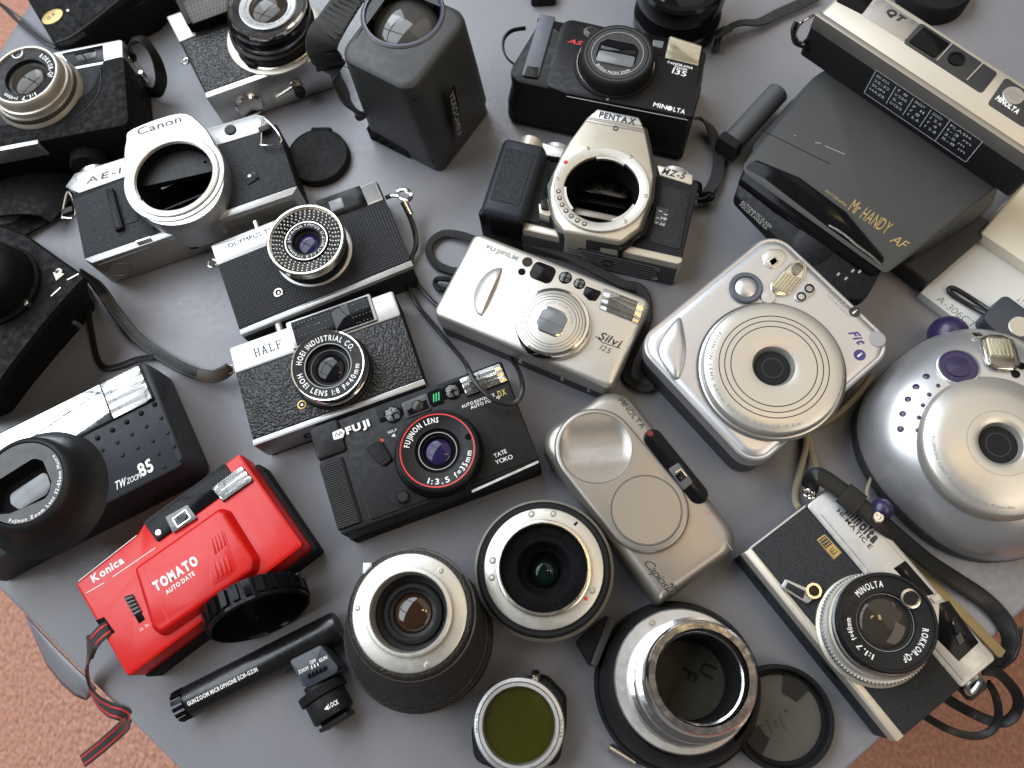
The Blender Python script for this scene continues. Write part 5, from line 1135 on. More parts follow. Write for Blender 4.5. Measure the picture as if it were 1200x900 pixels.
# ------------------------------------------------------------------ cords of the instant camera
st = o.part('hand_cord', MB().tube(o.path([(1022, 440, 20), (1000, 468, 14), (975, 490, 10), (955, 500, 8), (946, 508, 6), (944, 525, 5), (938, 550, 4), (932, 575, 4), (933, 590, 5), (938, 596, 8)]), 2.1, 8, 6), K['cordw'])
o.part('hand_cord', MB().tube(o.path([(946, 506, 6), (950, 525, 4), (955, 545, 6), (960, 556, 10)]), 2.0, 8, 6), K['cordw'])

# ================================================================== domed instant camera at the right edge
o = T('instant_camera', 'rounded bulging silver instant camera with purple buttons, at the right edge', 'camera', (1131, 520), (1200, 585), 20, CAMS)
cx, cy = o.l(1146, 518, 14); wx, wy = 69, 68
sup = lambda n_, a, b_, k=72: [(cx+a*math.copysign(abs(math.cos(t))**(2/n_), math.cos(t)), cy+b_*math.copysign(abs(math.sin(t))**(2/n_), math.sin(t))) for t in (2*math.pi*i/k for i in range(k))]
out = sup(2.5, wx, wy)
RG = [(3, 0), (.5, 4), (0, 16)]
RGF = [(.8, 13), (.4, 16), (1.2, 22), (3.5, 29), (7, 35.5), (12, 41), (18, 45.3), (25, 48.4), (33, 50.2), (42, 51)]
o.part('back_shell', MB().loft([shrink(out, d) for d, z in RG], [z for d, z in RG]), K['gry'])
dome(o, out, RGF, K['pnt'])
def surf(x, y):
    k = (abs((x-cx)/wx)**2.5+abs((y-cy)/wy)**2.5)**(1/2.5); d = (1-k)*68
    return float(np.interp(d, [r_[0] for r_ in RGF[2:]], [r_[1] for r_ in RGF[2:]]))
def onsurf(px, py):
    z = 45.
    for _ in range(6): x, y = o.l(px, py, z); z = surf(x, y)
    return x, y, z
def tilted(x, y):
    e_ = 1.; n_ = Vector((-(surf(x+e_, y)-surf(x-e_, y))/2, -(surf(x, y+e_)-surf(x, y-e_))/2, 1)).normalized()
    return Matrix.Translation((x, y, surf(x, y))) @ n_.to_track_quat('Z', 'Y').to_matrix().to_4x4()
c = o.l(1172, 520, 54); R = o.rad((1172, 520), 88, 54)
dl = ring(o, 'lens_dial', c, [(R*1.04, 44), (R*1.03, 49), (R*1.0, 51), (R*.97, 52.2), (R*.70, 54.6), (R*.45, 56), (R*.36, 56.2), (R*.30, 55), (R*.265, 52), (R*.25, 49)], K['pntw'], None, 96)
for rr in (.745, .68, .61): ring(o, 'groove', c, [(R*rr+.3, 54.35+(.70-rr)*5.6), (R*rr-.3, 54.4+(.70-rr)*5.6)], K['blkp'], dl, 96)
ring(o, 'groove', c, [(R*.46+.2, 56.02), (R*.46-.2, 56.04)], K['gryp'], dl, 96)
disc(o, 'lens_cover', c, R*.268, 49, 51.8, K['blk2'], dl, .3, 48); ring(o, 'cover_seam', c, [(R*.17, 51.85), (R*.16, 51.86)], K['gry'], dl, 40)
o.ring_text('FUJINON LENS f=60mm FOCUS 0.6m-3m', c, R*.86, angc(o, c, 1093, 512, 53), angc(o, c, 1188, 600, 53)-(0 if angc(o, c, 1188, 600, 53) < angc(o, c, 1093, 512, 53) else 360), 53.3, R*.045, K['gryp'], dl)
for i, (u, v) in enumerate([(512, 427), (440, 500), (384, 588), (347, 690), (332, 796), (595, 492), (533, 555), (488, 630), (461, 716), (453, 806)]):
    x, y, z = onsurf(1000+u/6, 370+v/6); rr = 2.1 if i < 5 else 1.35
    o.part('speaker_stud', MB().lathe(0, 0, [(rr, -.8), (rr*.95, .25), (rr*.5, .6), (0, .65)], 16, tilted(x, y)), K['pur'])
x, y, z = onsurf(1122.5, 430.5); M_ = tilted(x, y)
bt_ = o.part('shutter_button', MB().lathe(0, 0, [(11, -1), (11, .6), (10, 1.0), (7, .6), (6.8, 1.2), (0, 2.2)], 40, M_), K['pur']); o.part('button_rim', MB().lathe(0, 0, [(12, -1.5), (12, .8), (11.1, 1.2), (10.9, .4)], 40, M_), K['pnt'], bt_)
x, y, z = onsurf(1145, 393); M_ = tilted(x, y)
fr = o.part('finder_frame', MB().slab(rect(-4.6, -4.6, 4.6, 4.6, 2), -1, .8, .5, M=M_), K['pntw']); o.part('finder_glass', MB().slab(rect(-2.4, -2.4, 2.4, 2.4, .4), .3, 1.1, .2, M=M_), K['lens'], fr)
x, y, z = onsurf(1171, 414); M_ = tilted(x, y)
fb = o.part('flash', MB().prism(rp([(-9, -9.5), (-4, -12), (4, -12), (9, -9), (9.5, 8), (5, 12), (-5, 12), (-9.5, 8)], 3), [(0, -1), (0, .4), (.6, .9)], M=M_ @ Matrix.Rotation(.08, 4, 'Z')), K['refl'])
for k in range(6): o.part('flash_rib', MB().box(-7+k*2.3, -10, .6, -5.6+k*2.3, 3, 2, .5, M_), K['tube'], fb)
o.part('flash_end', MB().box(-7, 4, .6, 7, 10, 2.2, .6, M_), K['champ'], fb)
o.part('flash_glass', MB().prism(rp([(-9.5, -10), (-4, -12.6), (4, -12.6), (9.5, -9.5), (10, 8.5), (5, 12.6), (-5, 12.6), (-10, 8.5)], 3), [(0, 0), (0, 1.6), (1.2, 2.8), (3, 3.2)], M=M_), K['glass'], fb)
for px in ((1190, 438.5), (1196.5, 429)):
    x, y, z = onsurf(*px); o.part('sensor_eye', MB().lathe(0, 0, [(2.5, -.5), (2.5, .5), (1.9, .6), (1.8, .1), (0, .1)], 20, tilted(x, y)), K['blkg'])
kx, ky = o.l(1112, 392, 18); kn = MB(); kn.lathe(kx, ky, [(12.5*math.cos(t), 17+12.5*math.sin(t)) for t in np.linspace(-1.25, 1.5, 12)]+[(0, 29.5)], 32); o.part('purple_knob', kn, K['pur'], sharp=70)
o.part('thin_cord', MB().tube(o.path([(1012, 516, 14), (1016, 530, 10), (1022, 542, 9), (1024, 552, 10), (1020, 562, 12), (1016, 574, 26), (1016, 584, 40)]), 1.0, 8, 6), K['cordw'])
a_ = o.l3(1023, 547, 10); o.part('cord_knot', MB().tube([(a_[0]-2, a_[1], 10), (a_[0]+2.4, a_[1]+.6, 10.6)], 1.7, 8, 0), K['cordw'])

# ================================================================== white box, paper pad, slate device
o = T('white_box', 'white card box with a green handwritten code, right of the dark grey camera', 'box', (1079, 343), (1140, 389), 8)
bx = o.part('carton', MB().slab([(0, 0), (92, 0), (92, 96), (0, 96)], 0, 8, .4, .3), K['paper'])
o.text('A-306CT', (1096, 351.5), (1139, 385), 8, 5.2, K['gink'], bx, shear=.15, bold=-.015)
p0, p1 = o.l(1147, 282, 8.2), o.l(1200, 318, 8.2); dd = (Vector(p1)-Vector(p0)).normalized(); nn_ = Vector((-dd.y, dd.x))
e_ = Vector(p0)-dd*2; f_ = e_+dd*85
o.part('green_tape', MB().slab([tuple(e_-nn_*1.5), tuple(f_-nn_*1.5), tuple(f_+nn_*6), tuple(e_+nn_*6)], 7.9, 8.25, .05), K['mint'], bx)
o2 = T('paper_pad', 'thick cream paper pad lying on the white box at the right edge', 'paper pad', (1151, 274), (1200, 307), 18)
pd = MB(); rr_ = random.Random(4)
o2.part('sheets', MB().slab([(0, 0), (80, 0), (80, 80), (0, 80)], 8.4, 18, .1), K['pad'])
o2.part('cover_edge', MB().slab([(-1.2, -.3), (.2, -.3), (.2, 80), (-1.2, 80)], 8.4, 18.4, .2), K['tan'] if 0 else K['champ'])
o3 = T('slate_remote', 'slate blue plastic device with a black loop lying on the white box', 'device', (1150, 372), (1176, 346), 22)
w1 = o3.l(1176, 346, 22)[0]
bd_ = o3.part('body', MB().slab(rp([(-6, -62), (w1+4, -62), (w1+2, 0), (0, 0)], [4, 4, 4, 6]), 8.6, 22, 1.5, .6), K['tool'])
c_ = o3.l(1195, 383, 22); disc(o3, 'silver_key', c_, 7, 21.6, 22.8, K['brush'], bd_)
o3.text('ATTI', (1189, 353), (1200, 362), 22, 4.5, K['gryp'], bd_, bold=.02)
o3.part('loop', MB().tube(o3.path([(1162, 371, 14), (1140, 360, 10), (1120, 348, 10), (1112, 341, 10), (1115, 337, 10), (1126, 342, 10), (1145, 354, 10), (1166, 368, 14)]), 1.6, 8, 6), K['cordb'])

# ================================================================== Capios
o = T('slim_camera', 'champagne grey slim camera with two round dished discs on its sliding cover', 'camera', (718, 448), (868, 640), 34, CAMS)
Z = 34; x1 = o.l(868, 640, Z)[0]-1; y0 = (o.l(625, 515, Z)[1]+o.l(775, 712, Z)[1])/2
out = rp([(-.5, y0), (x1+1, y0+1), (x1+2, 4), (1, 4.5)], [14, 3, 14, 17], 8)
o.part('back_shell', MB().prism(inset(out, .6), [(3, 0), (.4, 3), (0, 14)]), K['char'])
o.part('front_shell', MB().loft([out, out, inset(out, .3), shrink(out, 1.6), shrink(out, 3.6), shrink(out, 6.6)], [12, 23, 27, 31, 33.2, Z]), K['champ'], sharp=50)
c1, c2 = o.l(698, 525, Z+2), o.l(757.5, 598, Z+2); R1 = o.rad((698, 525), 43, Z+2); R2 = o.rad((757.5, 598), 42, Z+2)
u_ = (Vector(c2)-Vector(c1)).normalized(); an = math.atan2(u_.y, u_.x); RS = R1*1.13
stad = [(c1[0]+RS*math.cos(an+t), c1[1]+RS*math.sin(an+t)) for t in np.linspace(math.pi/2, 3*math.pi/2, 28)]+[(c2[0]+RS*math.cos(an+t), c2[1]+RS*math.sin(an+t)) for t in np.linspace(-math.pi/2, math.pi/2, 28)]
cv = o.part('sliding_cover', MB().prism(stad, [(0, 32), (0, 35.4), (.6, 36.6), (1.8, 37)], [circ(c1[0], c1[1], R1, 56)]), K['champ'], sharp=50)
# dished thumb disc: slopes down to one side
tilt = MB(); V = []; F = []; nr, ns = 7, 56; low_ = Vector((math.cos(an+2.55), math.sin(an+2.55)))
for i in range(nr+1):
    rr = R1*i/nr
    for k in range(ns):
        t = 2*math.pi*k/ns; x, y = rr*math.cos(t), rr*math.sin(t)
        s_ = max(0, min(1, ((x*low_.x+y*low_.y)/R1+.38)/1.1)); V.append((c1[0]+x, c1[1]+y, 37-2.0*math.sin(s_*math.pi)*(1 if i < nr else .0)-1.6*(1-(i/nr)**4)*.35))
for i in range(nr):
    for k in range(ns): j = (k+1) % ns; F.append((i*ns+k, (i+1)*ns+k, (i+1)*ns+j, i*ns+j))
tilt.add(V, F); o.part('thumb_dish', tilt, K['champ'], cv, sharp=60)
ring(o, 'dish_rim', c1, [(R1*1.005, 36.9), (R1*.99, 37.25), (R1*.965, 36.9)], K['champ'], cv)
ring(o, 'disc_groove', c2, [(R2*1.0, 37.03), (R2*.975, 37.04)], K['gry'], cv); disc(o, 'round_disc', c2, R2*.965, 36.8, 37.35, K['champ'], cv, .4, 64)
a_, b2 = Vector(o.l(765.5, 514, Z)), Vector(o.l(818, 579, Z)); u2 = (b2-a_).normalized(); an2 = math.atan2(u2.y, u2.x); rw_ = 5.9
sd_ = lambda r_: [(a_.x+r_*math.cos(an2+t), a_.y+r_*math.sin(an2+t)) for t in np.linspace(math.pi/2, 3*math.pi/2, 16)]+[(b2.x+r_*math.cos(an2+t), b2.y+r_*math.sin(an2+t)) for t in np.linspace(-math.pi/2, math.pi/2, 16)]
wb = o.part('window_band', MB().slab(sd_(rw_), 31, Z+.6, .3), K['blkg'])
c_ = o.l(762, 508, Z+.6); disc(o, 'red_lamp', c_, 1.9, Z, Z+.8, K['dred'], wb, .1, 16)
q = o.q([(783, 550), (795, 542), (812, 565), (801, 575)], Z+.6); f_ = win(o, q, Z+.6, K['gry2'], 'finder_frame', wb, 1, .5); c_ = o.l(797.5, 558.5, Z+1)
win(o, [(c_[0]-2.5, c_[1]-2.5), (c_[0]+2.5, c_[1]-2.5), (c_[0]+2.5, c_[1]+2.5), (c_[0]-2.5, c_[1]+2.5)], Z+1.2, K['lens'], 'finder_glass', f_, .6)
line(o, [(c_[0]-3.6, c_[1]-1), (c_[0]-3.6, c_[1]+3), (c_[0]+2, c_[1]+3)], Z+1.3, .7, K['refl'], f_, 'frame_line')
o.text('MINOLTA', (724, 469), (751.5, 503), Z+.05, 3.6, K['blkp'], bold=.0)
o.text('Capios', (753, 659), (777, 689), Z+.05, 5, K['blkp'], shear=.45, gap=.02, bold=.0); o.text('25', (778, 690), (788, 697), Z+.05, 5.4, K['blkp'], shear=.3, bold=.02)
line(o, o.q([(828, 603), (833, 598.5)], Z), Z+.1, .4, K['redp']); line(o, o.q([(828, 603), (858, 645)], Z), Z+.1, .35, K['gryp'], None, 'door_seam'); o.text('REWIND', (832, 617), (846, 637), Z+.05, 1.5, K['gryp'])

# ================================================================== Hi-Matic : silver and black camera at lower right
o = T('rangefinder_camera', 'silver and black camera at lower right with a gold badge and dark ringed lens', 'camera', (985, 563), (1166, 770), 32, CAMS)
Z = 32; x1 = (o.l(1166, 770, Z)[0]+o.l(1056, 867, Z)[0])/2; y0 = (o.l(1056, 867, Z)[1]+o.l(867, 650, Z)[1])/2; x0 = o.l(867, 650, Z)[0]*.5
out = rect(x0, y0, x1, 0, 2.5)
o.part('body', MB().slab(inset(out, .4), 0, Z, .8, .8), K['blk2'])
ys = o.l(943, 592, Z)[1]
tp = o.part('top_plate', MB().slab(rect(x0, ys, x1+.4, 0, 2.5), 4, Z+.9, 1.4, 1), K['sat'])
o.part('plate_step', MB().slab(rect(x0+8, ys+3.4, x1-2, -3, 1.5), Z, Z+1.5, .4), K['sat'], tp)
bp_ = o.part('bottom_plate', MB().slab(rect(x0-.2, y0-.2, x1+.2, y0+5.2, .8), 20, Z+.9, .8, .6), K['crm'])
o.part('bottom_cover', MB().slab(rect(x0+.3, y0-.5, x1-.4, y0+3, 1), .5, 22, .6, .6), K['dkblue'])
for fx in (.16, .64): o.part('bottom_stud', MB().lathe(0, 0, [(6, -.3), (6, .4), (5, .8), (0, .9)], 24, YDOWN(x0+(x1-x0)*fx, y0-.4, 15)), K['satblk'])
lth = o.part('leatherette', MB().slab(rect(x0+.4, y0+5.4, x1-.2, ys-.4, .6), Z-2, Z+.8, .3), K['leath2'])
o.part('side_trim', MB().slab(rect(x0-.5, y0+4, x0+.8, ys, .3), 16, Z+.7, .2), K['sat'])
q = o.q([(957, 632.5), (966.5, 626), (986.5, 647.5), (977, 656)], Z+1); bg_ = win(o, q, Z+.9, K['gold'], 'gold_badge', None, .6, .3)
qc = lambda u, v: tuple((Vector(q[0])*(1-u)+Vector(q[1])*u)*(1-v)+(Vector(q[3])*(1-u)+Vector(q[2])*u)*v)
win(o, [qc(.12, .06), qc(.88, .06), qc(.88, .48), qc(.12, .48)], Z+1.3, K['blkp'], 'badge_panel', bg_, 0, .1, .02); win(o, [qc(.12, .53), qc(.88, .53), qc(.88, .95), qc(.12, .95)], Z+1.3, K['gold'], 'badge_panel', bg_, 0, .1, .02)
for i in range(3):
    for j in range(3): c_ = qc(.28+i*.22, .14+j*.13); disc(o, 'badge_dot', c_, .5, Z+1.35, Z+1.5, K['gold'], bg_, .05, 8)
for v in (.62, .72, .84): line(o, [qc(.28, v), qc(.72, v)], Z+1.45, .55, K['blkp'], bg_, 'badge_bar')
line(o, [qc(.28, .62), qc(.28, .84)], Z+1.46, .55, K['blkp'], bg_, 'badge_bar')
o.text('minolta', (990, 600.5), (1023.5, 637), Z+1.5, 6.2, K['blkp'], tp, bold=.06, gap=.1)
o.text('HI-MATIC E', (980, 599), (1019, 643.5), Z+1.5, 2.6, K['blkp'], tp, bold=.02)
# windows in the top plate
q = o.q([(1047, 666), (1061, 657), (1095, 696), (1080, 700)], Z+1.5); win(o, q, Z+1.5, K['blkg'], 'finder_window', tp, .4)
q = o.q([(1101, 707), (1112, 704), (1147, 753), (1123.5, 775), (1099, 750)], Z+1.5); wv = win(o, q, Z+1.5, K['blkg'], 'finder_window', tp, .4)
q = o.q([(1110, 728), (1119, 722), (1134, 748), (1124, 757)], Z+2); win(o, q, Z+1.9, K['lens'], 'finder_glass', wv, .4)
q = o.q([(1090, 701), (1099, 695), (1104, 701), (1095, 707)], Z+2); o.part('window_bridge', MB().slab(q, Z+1, Z+2.6, .3), K['crm'], tp)
c_ = o.l(1138, 728, 24); o.part('shutter_button', MB().lathe(0, 0, [(6, -3), (6, 1.4), (4.5, 3.4), (0, 3.6)], 28, YUP(c_[0], -.5, 18)), K['sat'])
lb = o.l(1021, 738, Z+1); lt = o.l(1041, 729, 56); R = o.rad((1041, 729), 59, 56)
ln = ring(o, 'lens_barrel', lb, [(R*1.17, Z), (R*1.17, Z+3), (R*1.1, Z+4)], K['crm'])
mx3 = lambda t: (lb[0]*(1-t)+lt[0]*t, lb[1]*(1-t)+lt[1]*t)
o.part('focus_ring', MB().knurl(*mx3(.25), R*1.13, .7, Z+4, Z+10, 90), K['pnt'], ln)
ring(o, 'scale_ring', mx3(.45), [(R*1.06, Z+9), (R*1.06, Z+15), (R*1.02, Z+16)], K['crm'], ln); ring(o, 'scale_ring', mx3(.75), [(R*1.02, Z+15), (R*1.03, 50), (R*1.0, 51)], K['sat'], ln)
ring(o, 'front_rim', lt, [(R*.99, 49), (R*1.0, 50), (R*1.0, 55), (R*.97, 56), (R*.93, 56), (R*.91, 54)], K['satblk'], ln)
ring(o, 'name_ring', lt, [(R*.92, 54.6), (R*.60, 52.6), (R*.58, 51.6)], K['satblk'], ln)
def rtxt(t_, p_, q_, rr, hh):
    a0, a1 = angc(o, lt, *p_, 54), angc(o, lt, *q_, 54)
    if a1 < a0: a1 += 360
    o.ring_text(t_, lt, R*rr, a0, a1, 53.9, R*hh, K['wht'], ln, bold=.02)
rtxt('MINOLTA', (1001, 691), (1032, 682.5), .70, .13); rtxt('ROKKOR-QF', (1081, 738), (1060, 772), .70, .12)
rtxt('1:1.7', (1022, 772), (1004, 760), .72, .11); rtxt('f=40mm', (998, 750), (990, 726), .72, .10)
c_ = o.l(1067, 701.5, 54); ring(o, 'meter_eye', c_, [(5.2, 53), (5.2, 54.6), (4.2, 54.9), (4, 54), (0, 53.9)], K['nick'], ln, 28); disc(o, 'meter_glass', c_, 3.8, 53.6, 54.5, K['lens'], ln)
ring(o, 'inner_barrel', lt, [(R*.59, 52.4), (R*.56, 50), (R*.48, 49.4), (R*.46, 48)], K['satblk'], ln); groove(o, lt, [R*.575], 51.3, K['gryp'], .25, ln)
glass(o, lt, R*.53, 49, 3.2, K['lensb'], ln)
# self timer lever
q = o.q([(916, 690), (922, 679), (948, 692), (945, 702), (941, 707)], Z+3); lv = o.part('timer_lever', MB().slab(rp(o.q([(915, 688), (920, 678), (946, 689), (957, 685), (961, 692), (956, 699), (946, 708)], Z+3), 1.2), Z+1, Z+3.4, .6), K['sat'])
win(o, o.q([(920, 689), (923, 682), (944, 693), (941, 702)], Z+3.4), Z+3.3, K['leath2'], 'lever_inlay', lv, .5); c_ = o.l(953.5, 692.5, Z+4); ring(o, 'lever_pivot', c_, [(4.4, Z+3), (4.4, Z+4.8), (3.0, Z+4.8), (2.9, Z+4)], K['nick'], lv, 24); disc(o, 'pivot_core', c_, 2.9, Z+3, Z+4.2, K['blkg'], lv, .2, 18)
# strap: leather tab and buckle over the top plate, then away to the right and over the table edge
NP = o.path([(949, 573, 26), (951, 563, 34), (957, 557, 38), (968, 562, 38), (985, 574, 38.5), (1003, 588, 38.5), (1022, 604, 38), (1040, 618, 34), (1062, 637, 26), (1090, 660, 16), (1120, 680, 8), (1150, 700, 4), (1172, 722, 4), (1184, 745, 4), (1182, 765, 2), (1170, 776, 4), (1160, 778, 10)])
NT = [60, 40, 10, 0, 0, 0, 0, 5, 8, 5, 0, 0, -25, -45, -60, -60, -40]
st = o.part('neck_strap', MB().ribbon(NP, 10.5, 2., 8, NT), K['strap']); stitch(o, st, NP, NT, (-4, 4), 8, .6, 1.15, 'blk2')
o.part('strap_keeper', MB().ribbon(o.path([(988, 577, 40), (998, 585, 40.4), (1008, 593, 40)]), 14.5, 2.2, 4), K['strap'], st)
c_ = o.l(1029, 606, 40); ring(o, 'strap_stud', c_, [(3.6, 38), (3.6, 40), (2.8, 41), (1.6, 41), (1.2, 40.4), (0, 40.4)], K['chr'], st, 20)
c_ = o.l(1033, 597, 36); kn = MB(); kn.lathe(*c_, [(6.6*math.cos(t), 36+6.6*math.sin(t)) for t in np.linspace(-1.3, 1.5, 10)]+[(0, 42.6)], 28); o.part('strap_bead', kn, K['pur'], sharp=70)
for px in ((946, 577), (953, 573), (951, 580)): c_ = o.l(*px, 28); o.part('chain_link', MB().tube([(c_[0]+2*math.cos(t), c_[1]+2.4*math.sin(t), 27+math.cos(t)) for t in np.linspace(0, 6.28, 9)[:-1]], .6, 6, 2, True), K['chr'], st)
o.part('strap_ends', MB().ribbon(o.path([(1150, 785, 22), (1168, 788, 20), (1180, 798, 14), (1192, 815, 6), (1192, 832, 0), (1180, 845, -4), (1162, 845, -6), (1140, 836, -8), (1118, 824, 0), (1100, 812, 6)]), 6, 1.6, 8, [20, 10, 0, -30, -45, -30, -10, 0, 0, 0]), K['strap'], st)
o.part('strap_ends', MB().ribbon(o.path([(1158, 800, 12), (1166, 814, 8), (1170, 832, 4), (1168, 848, 0), (1155, 860, -4), (1135, 862, -6), (1112, 855, -6), (1090, 843, 0), (1075, 832, 6)]), 4.5, 1.6, 8, [30, 0, -40, -40, -20, 0, 0, 0, 0]), K['strap'], st)
o.part('strap_ends', MB().ribbon(o.path([(1150, 778, 18), (1166, 776, 12), (1182, 772, 4), (1193, 756, 2), (1197, 735, 2)]), 4.5, 1.6, 8, [20, 10, -30, -50, -60]), K['strap'], st)
o.part('strap_buckle', MB().tube(o.path([(1133, 803, 24), (1143, 793, 26), (1148, 797, 24), (1137, 812, 22)]), 1.8, 8, 5, True), K['brush'], st); c_ = o.l(1140, 806, 20); o.part('strap_tab', MB().slab(rect(c_[0]-6, c_[1]-6, c_[0]+5, c_[1]+8, 2), 15, 20, 1), K['strap'], st)
o = T('webbing_strap', 'flat tan webbing strap running beside the silver camera with the gold badge', 'strap', (1064, 655), (1170, 768), 6)
o.part('webbing', MB().ribbon(o.path([(1050, 640, 10), (1066, 658, 8), (1086, 676, 6), (1110, 702, 5), (1140, 732, 5), (1162, 755, 5), (1174, 768, 4)]), 8, 2, 8, [40, 40, 30, 30, 30, 30, 20]), K['tan'])

# ================================================================== microphone
o = T('shotgun_microphone', 'black tube microphone with a switch block and hot shoe foot', 'microphone', (209, 828.5), (402, 731), 9.5)
L_ = o.l(402, 731, 9.5)[0]; MX = Matrix.Translation((0, 0, 9.6)) @ Matrix.Rotation(math.radians(90), 4, 'Y')
tb = o.part('tube', MB().lathe(0, 0, [(0, 7), (8.2, 7), (9.3, 7.3), (9.6, 8), (9.6, L_-6), (9.0, L_-3), (0, L_-2.6)], 48, MX), K['tubeb'])
for k in range(14): o.part('crown_tooth', MB().box(-1.2, 8.3, 0, 1.2, 9.5, 8, .3, MX @ Matrix.Rotation(2*math.pi*k/14, 4, 'Z')), K['blkg'], tb)
ring(o, 'inner_mesh', (0, 0), [(8, 6), (0, 6)], K['void'], tb).matrix_local = Matrix.Translation((0, 0, 9.6*S)) @ Matrix.Rotation(math.radians(90), 4, 'Y')
MT = Matrix.Translation((0, 0, 9.6)) @ Matrix.Rotation(math.radians(14), 4, 'X') @ Matrix.Translation((0, 0, -9.6))
ta, tb_ = o.l(217, 817, 19), o.l(299, 777, 19)
o.text('GUNZOOM MICROPHONE ECM-GZ1M', None, None, 19.25, 2.3, K['wht'], tb, bold=.05, M=MT, loc=((ta[0], -1.1), (tb_[0], -1.1)))
q = o.q([(338, 774), (376, 755), (397, 782), (394, 789), (362, 806), (354, 804)], 24)
bk = o.part('switch_block', MB().slab(rp(ccw(q), [2, 1, 3, 3, 3, 2]), 2, 24, 1.2, .6), K['tool'])
o.text('ZOOM', (350.5, 790), (362, 784), 24, 1.9, K['wht'], bk, bold=.03); o.text('OFF', (364, 779), (371, 775.5), 24, 1.9, K['wht'], bk, bold=.03); o.text('GUN', (374.5, 776.5), (384, 771.5), 24, 1.9, K['wht'], bk, bold=.03)
for px in (366, 369.5, 373): line(o, [o.l(px, 784-(px-366)*.5, 24), o.l(px-1.2, 780-(px-366)*.5, 24)], 24.1, .7, K['wht'], bk)
sw = o.part('slide_switch', MB().slab(rp(o.q([(358, 791), (383, 779), (385, 784), (361, 796)], 24), 1.5), 23.5, 24.4, .2), K['blk2'], bk)
for k in range(5): a_ = o.l(362+k*4.4, 792-k*2.1, 24.5); o.part('switch_rib', MB().box(a_[0]-.6, a_[1]-1.3, 24.2, a_[0]+.6, a_[1]+1.3, 25.6, .2), K['blkg'], sw)
cA, cB_ = Vector(o.l3(376, 806, 13)), Vector(o.l3(396, 846, 13)); ax = (cB_-cA).normalized()
MC = Matrix.Translation(cA) @ ax.to_track_quat('Z', 'Y').to_matrix().to_4x4()
o.part('lock_wheel', MB().knurl(0, 0, 14.6, .6, 0, 5.5, 52, MC), K['blk2']); o.part('collar', MB().lathe(0, 0, [(0, -4), (9, -4), (10, 5), (12.6, 6), (12.6, 17), (12, 18), (0, 18)], 44, MC), K['blk'])
o.part('shoe_foot', MB().box(-9.5, -3, 18, 9.5, 0, 21, .4, MC @ Matrix.Rotation(math.radians(0), 4, 'Z') @ Matrix.Translation((0, 0, 0))), K['satblk']); 
o.part('shoe_plate', MB().slab(rect(-9.3, -9.3, 9.3, 9.3, 1), 20.5, 22.6, .3, M=MC), K['satblk'])
MTL = Matrix.Translation((0, 0, 0)); o.text('LOCK', (386, 830), (397.5, 824.5), 25.7, 2.5, K['wht'], bold=.02); c_ = o.l(383, 830, 25.7); o.part('arrow_mark', MB().add([(c_[0]-1.6, c_[1], 25.85), (c_[0]+1, c_[1]-1.3, 25.85), (c_[0]+1, c_[1]+1.5, 25.85)], [(0, 1, 2)]), K['wht'])

# ================================================================== lenses lying mount upwards
LG = 'camera lenses lying mount upwards'
def tframe(name, label, cat, c, z, grp=LG): return T(name, label, cat, c, (c[0]+30, c[1]), z, grp)
o = tframe('camera_lens', 'black lens with leathery rubber grip and white metal mount, beside the microphone', 'lens', (496, 745), 0)
ct = o.l(480, 717.5, 76); H = 76; R = o.rad((480, 717.5), 72, H); RB = o.rad((497, 746), 83, 4)
mb = MB(); V = []; F = []; nn = 72
prof = [(0, RB*.96, 0), (0, RB, 2), (.0, RB, 18), (.05, RB*.97, 19), (.1, RB*.97, 30), (.12, RB*.94, 31), (.3, RB*.90, 44), (.6, R*1.05, 60), (.8, R*1.03, 68), (.95, R*1.02, 71), (1, R*1.0, 74.4), (1, R*.97, 75.2), (1, R*.90, 75.2)]
def bent(prof, ct, mt, name, parent=None, sharp=40, wob=0):
    V = []; F = []
    for t, r_, z in prof: V += [(ct[0]*t+r_*math.cos(2*math.pi*k/nn), ct[1]*t+r_*math.sin(2*math.pi*k/nn), z) for k in range(nn)]
    for a in range(len(prof)-1):
        for k in range(nn): j = (k+1) % nn; F.append((a*nn+k, a*nn+j, (a+1)*nn+j, (a+1)*nn+k))
    return o.part(name, MB().add(V, F), mt, parent, sharp=sharp)
bent(prof, ct, mat('worn_rubber', (.020, .019, .017), .6, bump=('leather', 1.1, .8), var=.6, dust=.6), 'barrel')
ring(o, 'aperture_ring', (ct[0]*.97, ct[1]*.97), [(R*1.06, 66), (R*1.06, 70), (R*1.04, 70.6)], K['nick'])
mt = ring(o, 'lens_mount', ct, [(R*.93, 74), (R*.93, 76.2), (R*.91, 76.6), (R*.64, 76.6), (R*.62, 76), (R*.60, 70)], K['mount'])
ring(o, 'mount_collar', ct, [(R*.70, 76.5), (R*.70, 79.4), (R*.68, 79.8), (R*.635, 79.8), (R*.62, 79), (R*.62, 72)], K['mount'], mt)
for px in ((516.5, 668.5), (418.5, 712.5), (500.5, 779.5)): screw(o, o.l(*px, 77), 1.7, 76.6, K['brush'], mt)
ring(o, 'rear_well', ct, [(R*.625, 78), (R*.60, 66), (R*.50, 65.5), (R*.49, 68), (R*.46, 68.6), (R*.40, 68.4), (R*.385, 66.5), (R*.33, 66), (R*.32, 63)], K['satblk'])
glass(o, ct, R*.335, 64, 3.4, mat('amber_rear_glass', (.030, .014, .008), .025, spec=.5, coat=.15))
c_ = o.l(431, 666, 72); o.part('tab', MB().box(c_[0]-2.5, c_[1]-3, 66, c_[0]+2.5, c_[1]+3, 73.5, .6), K['sat'])

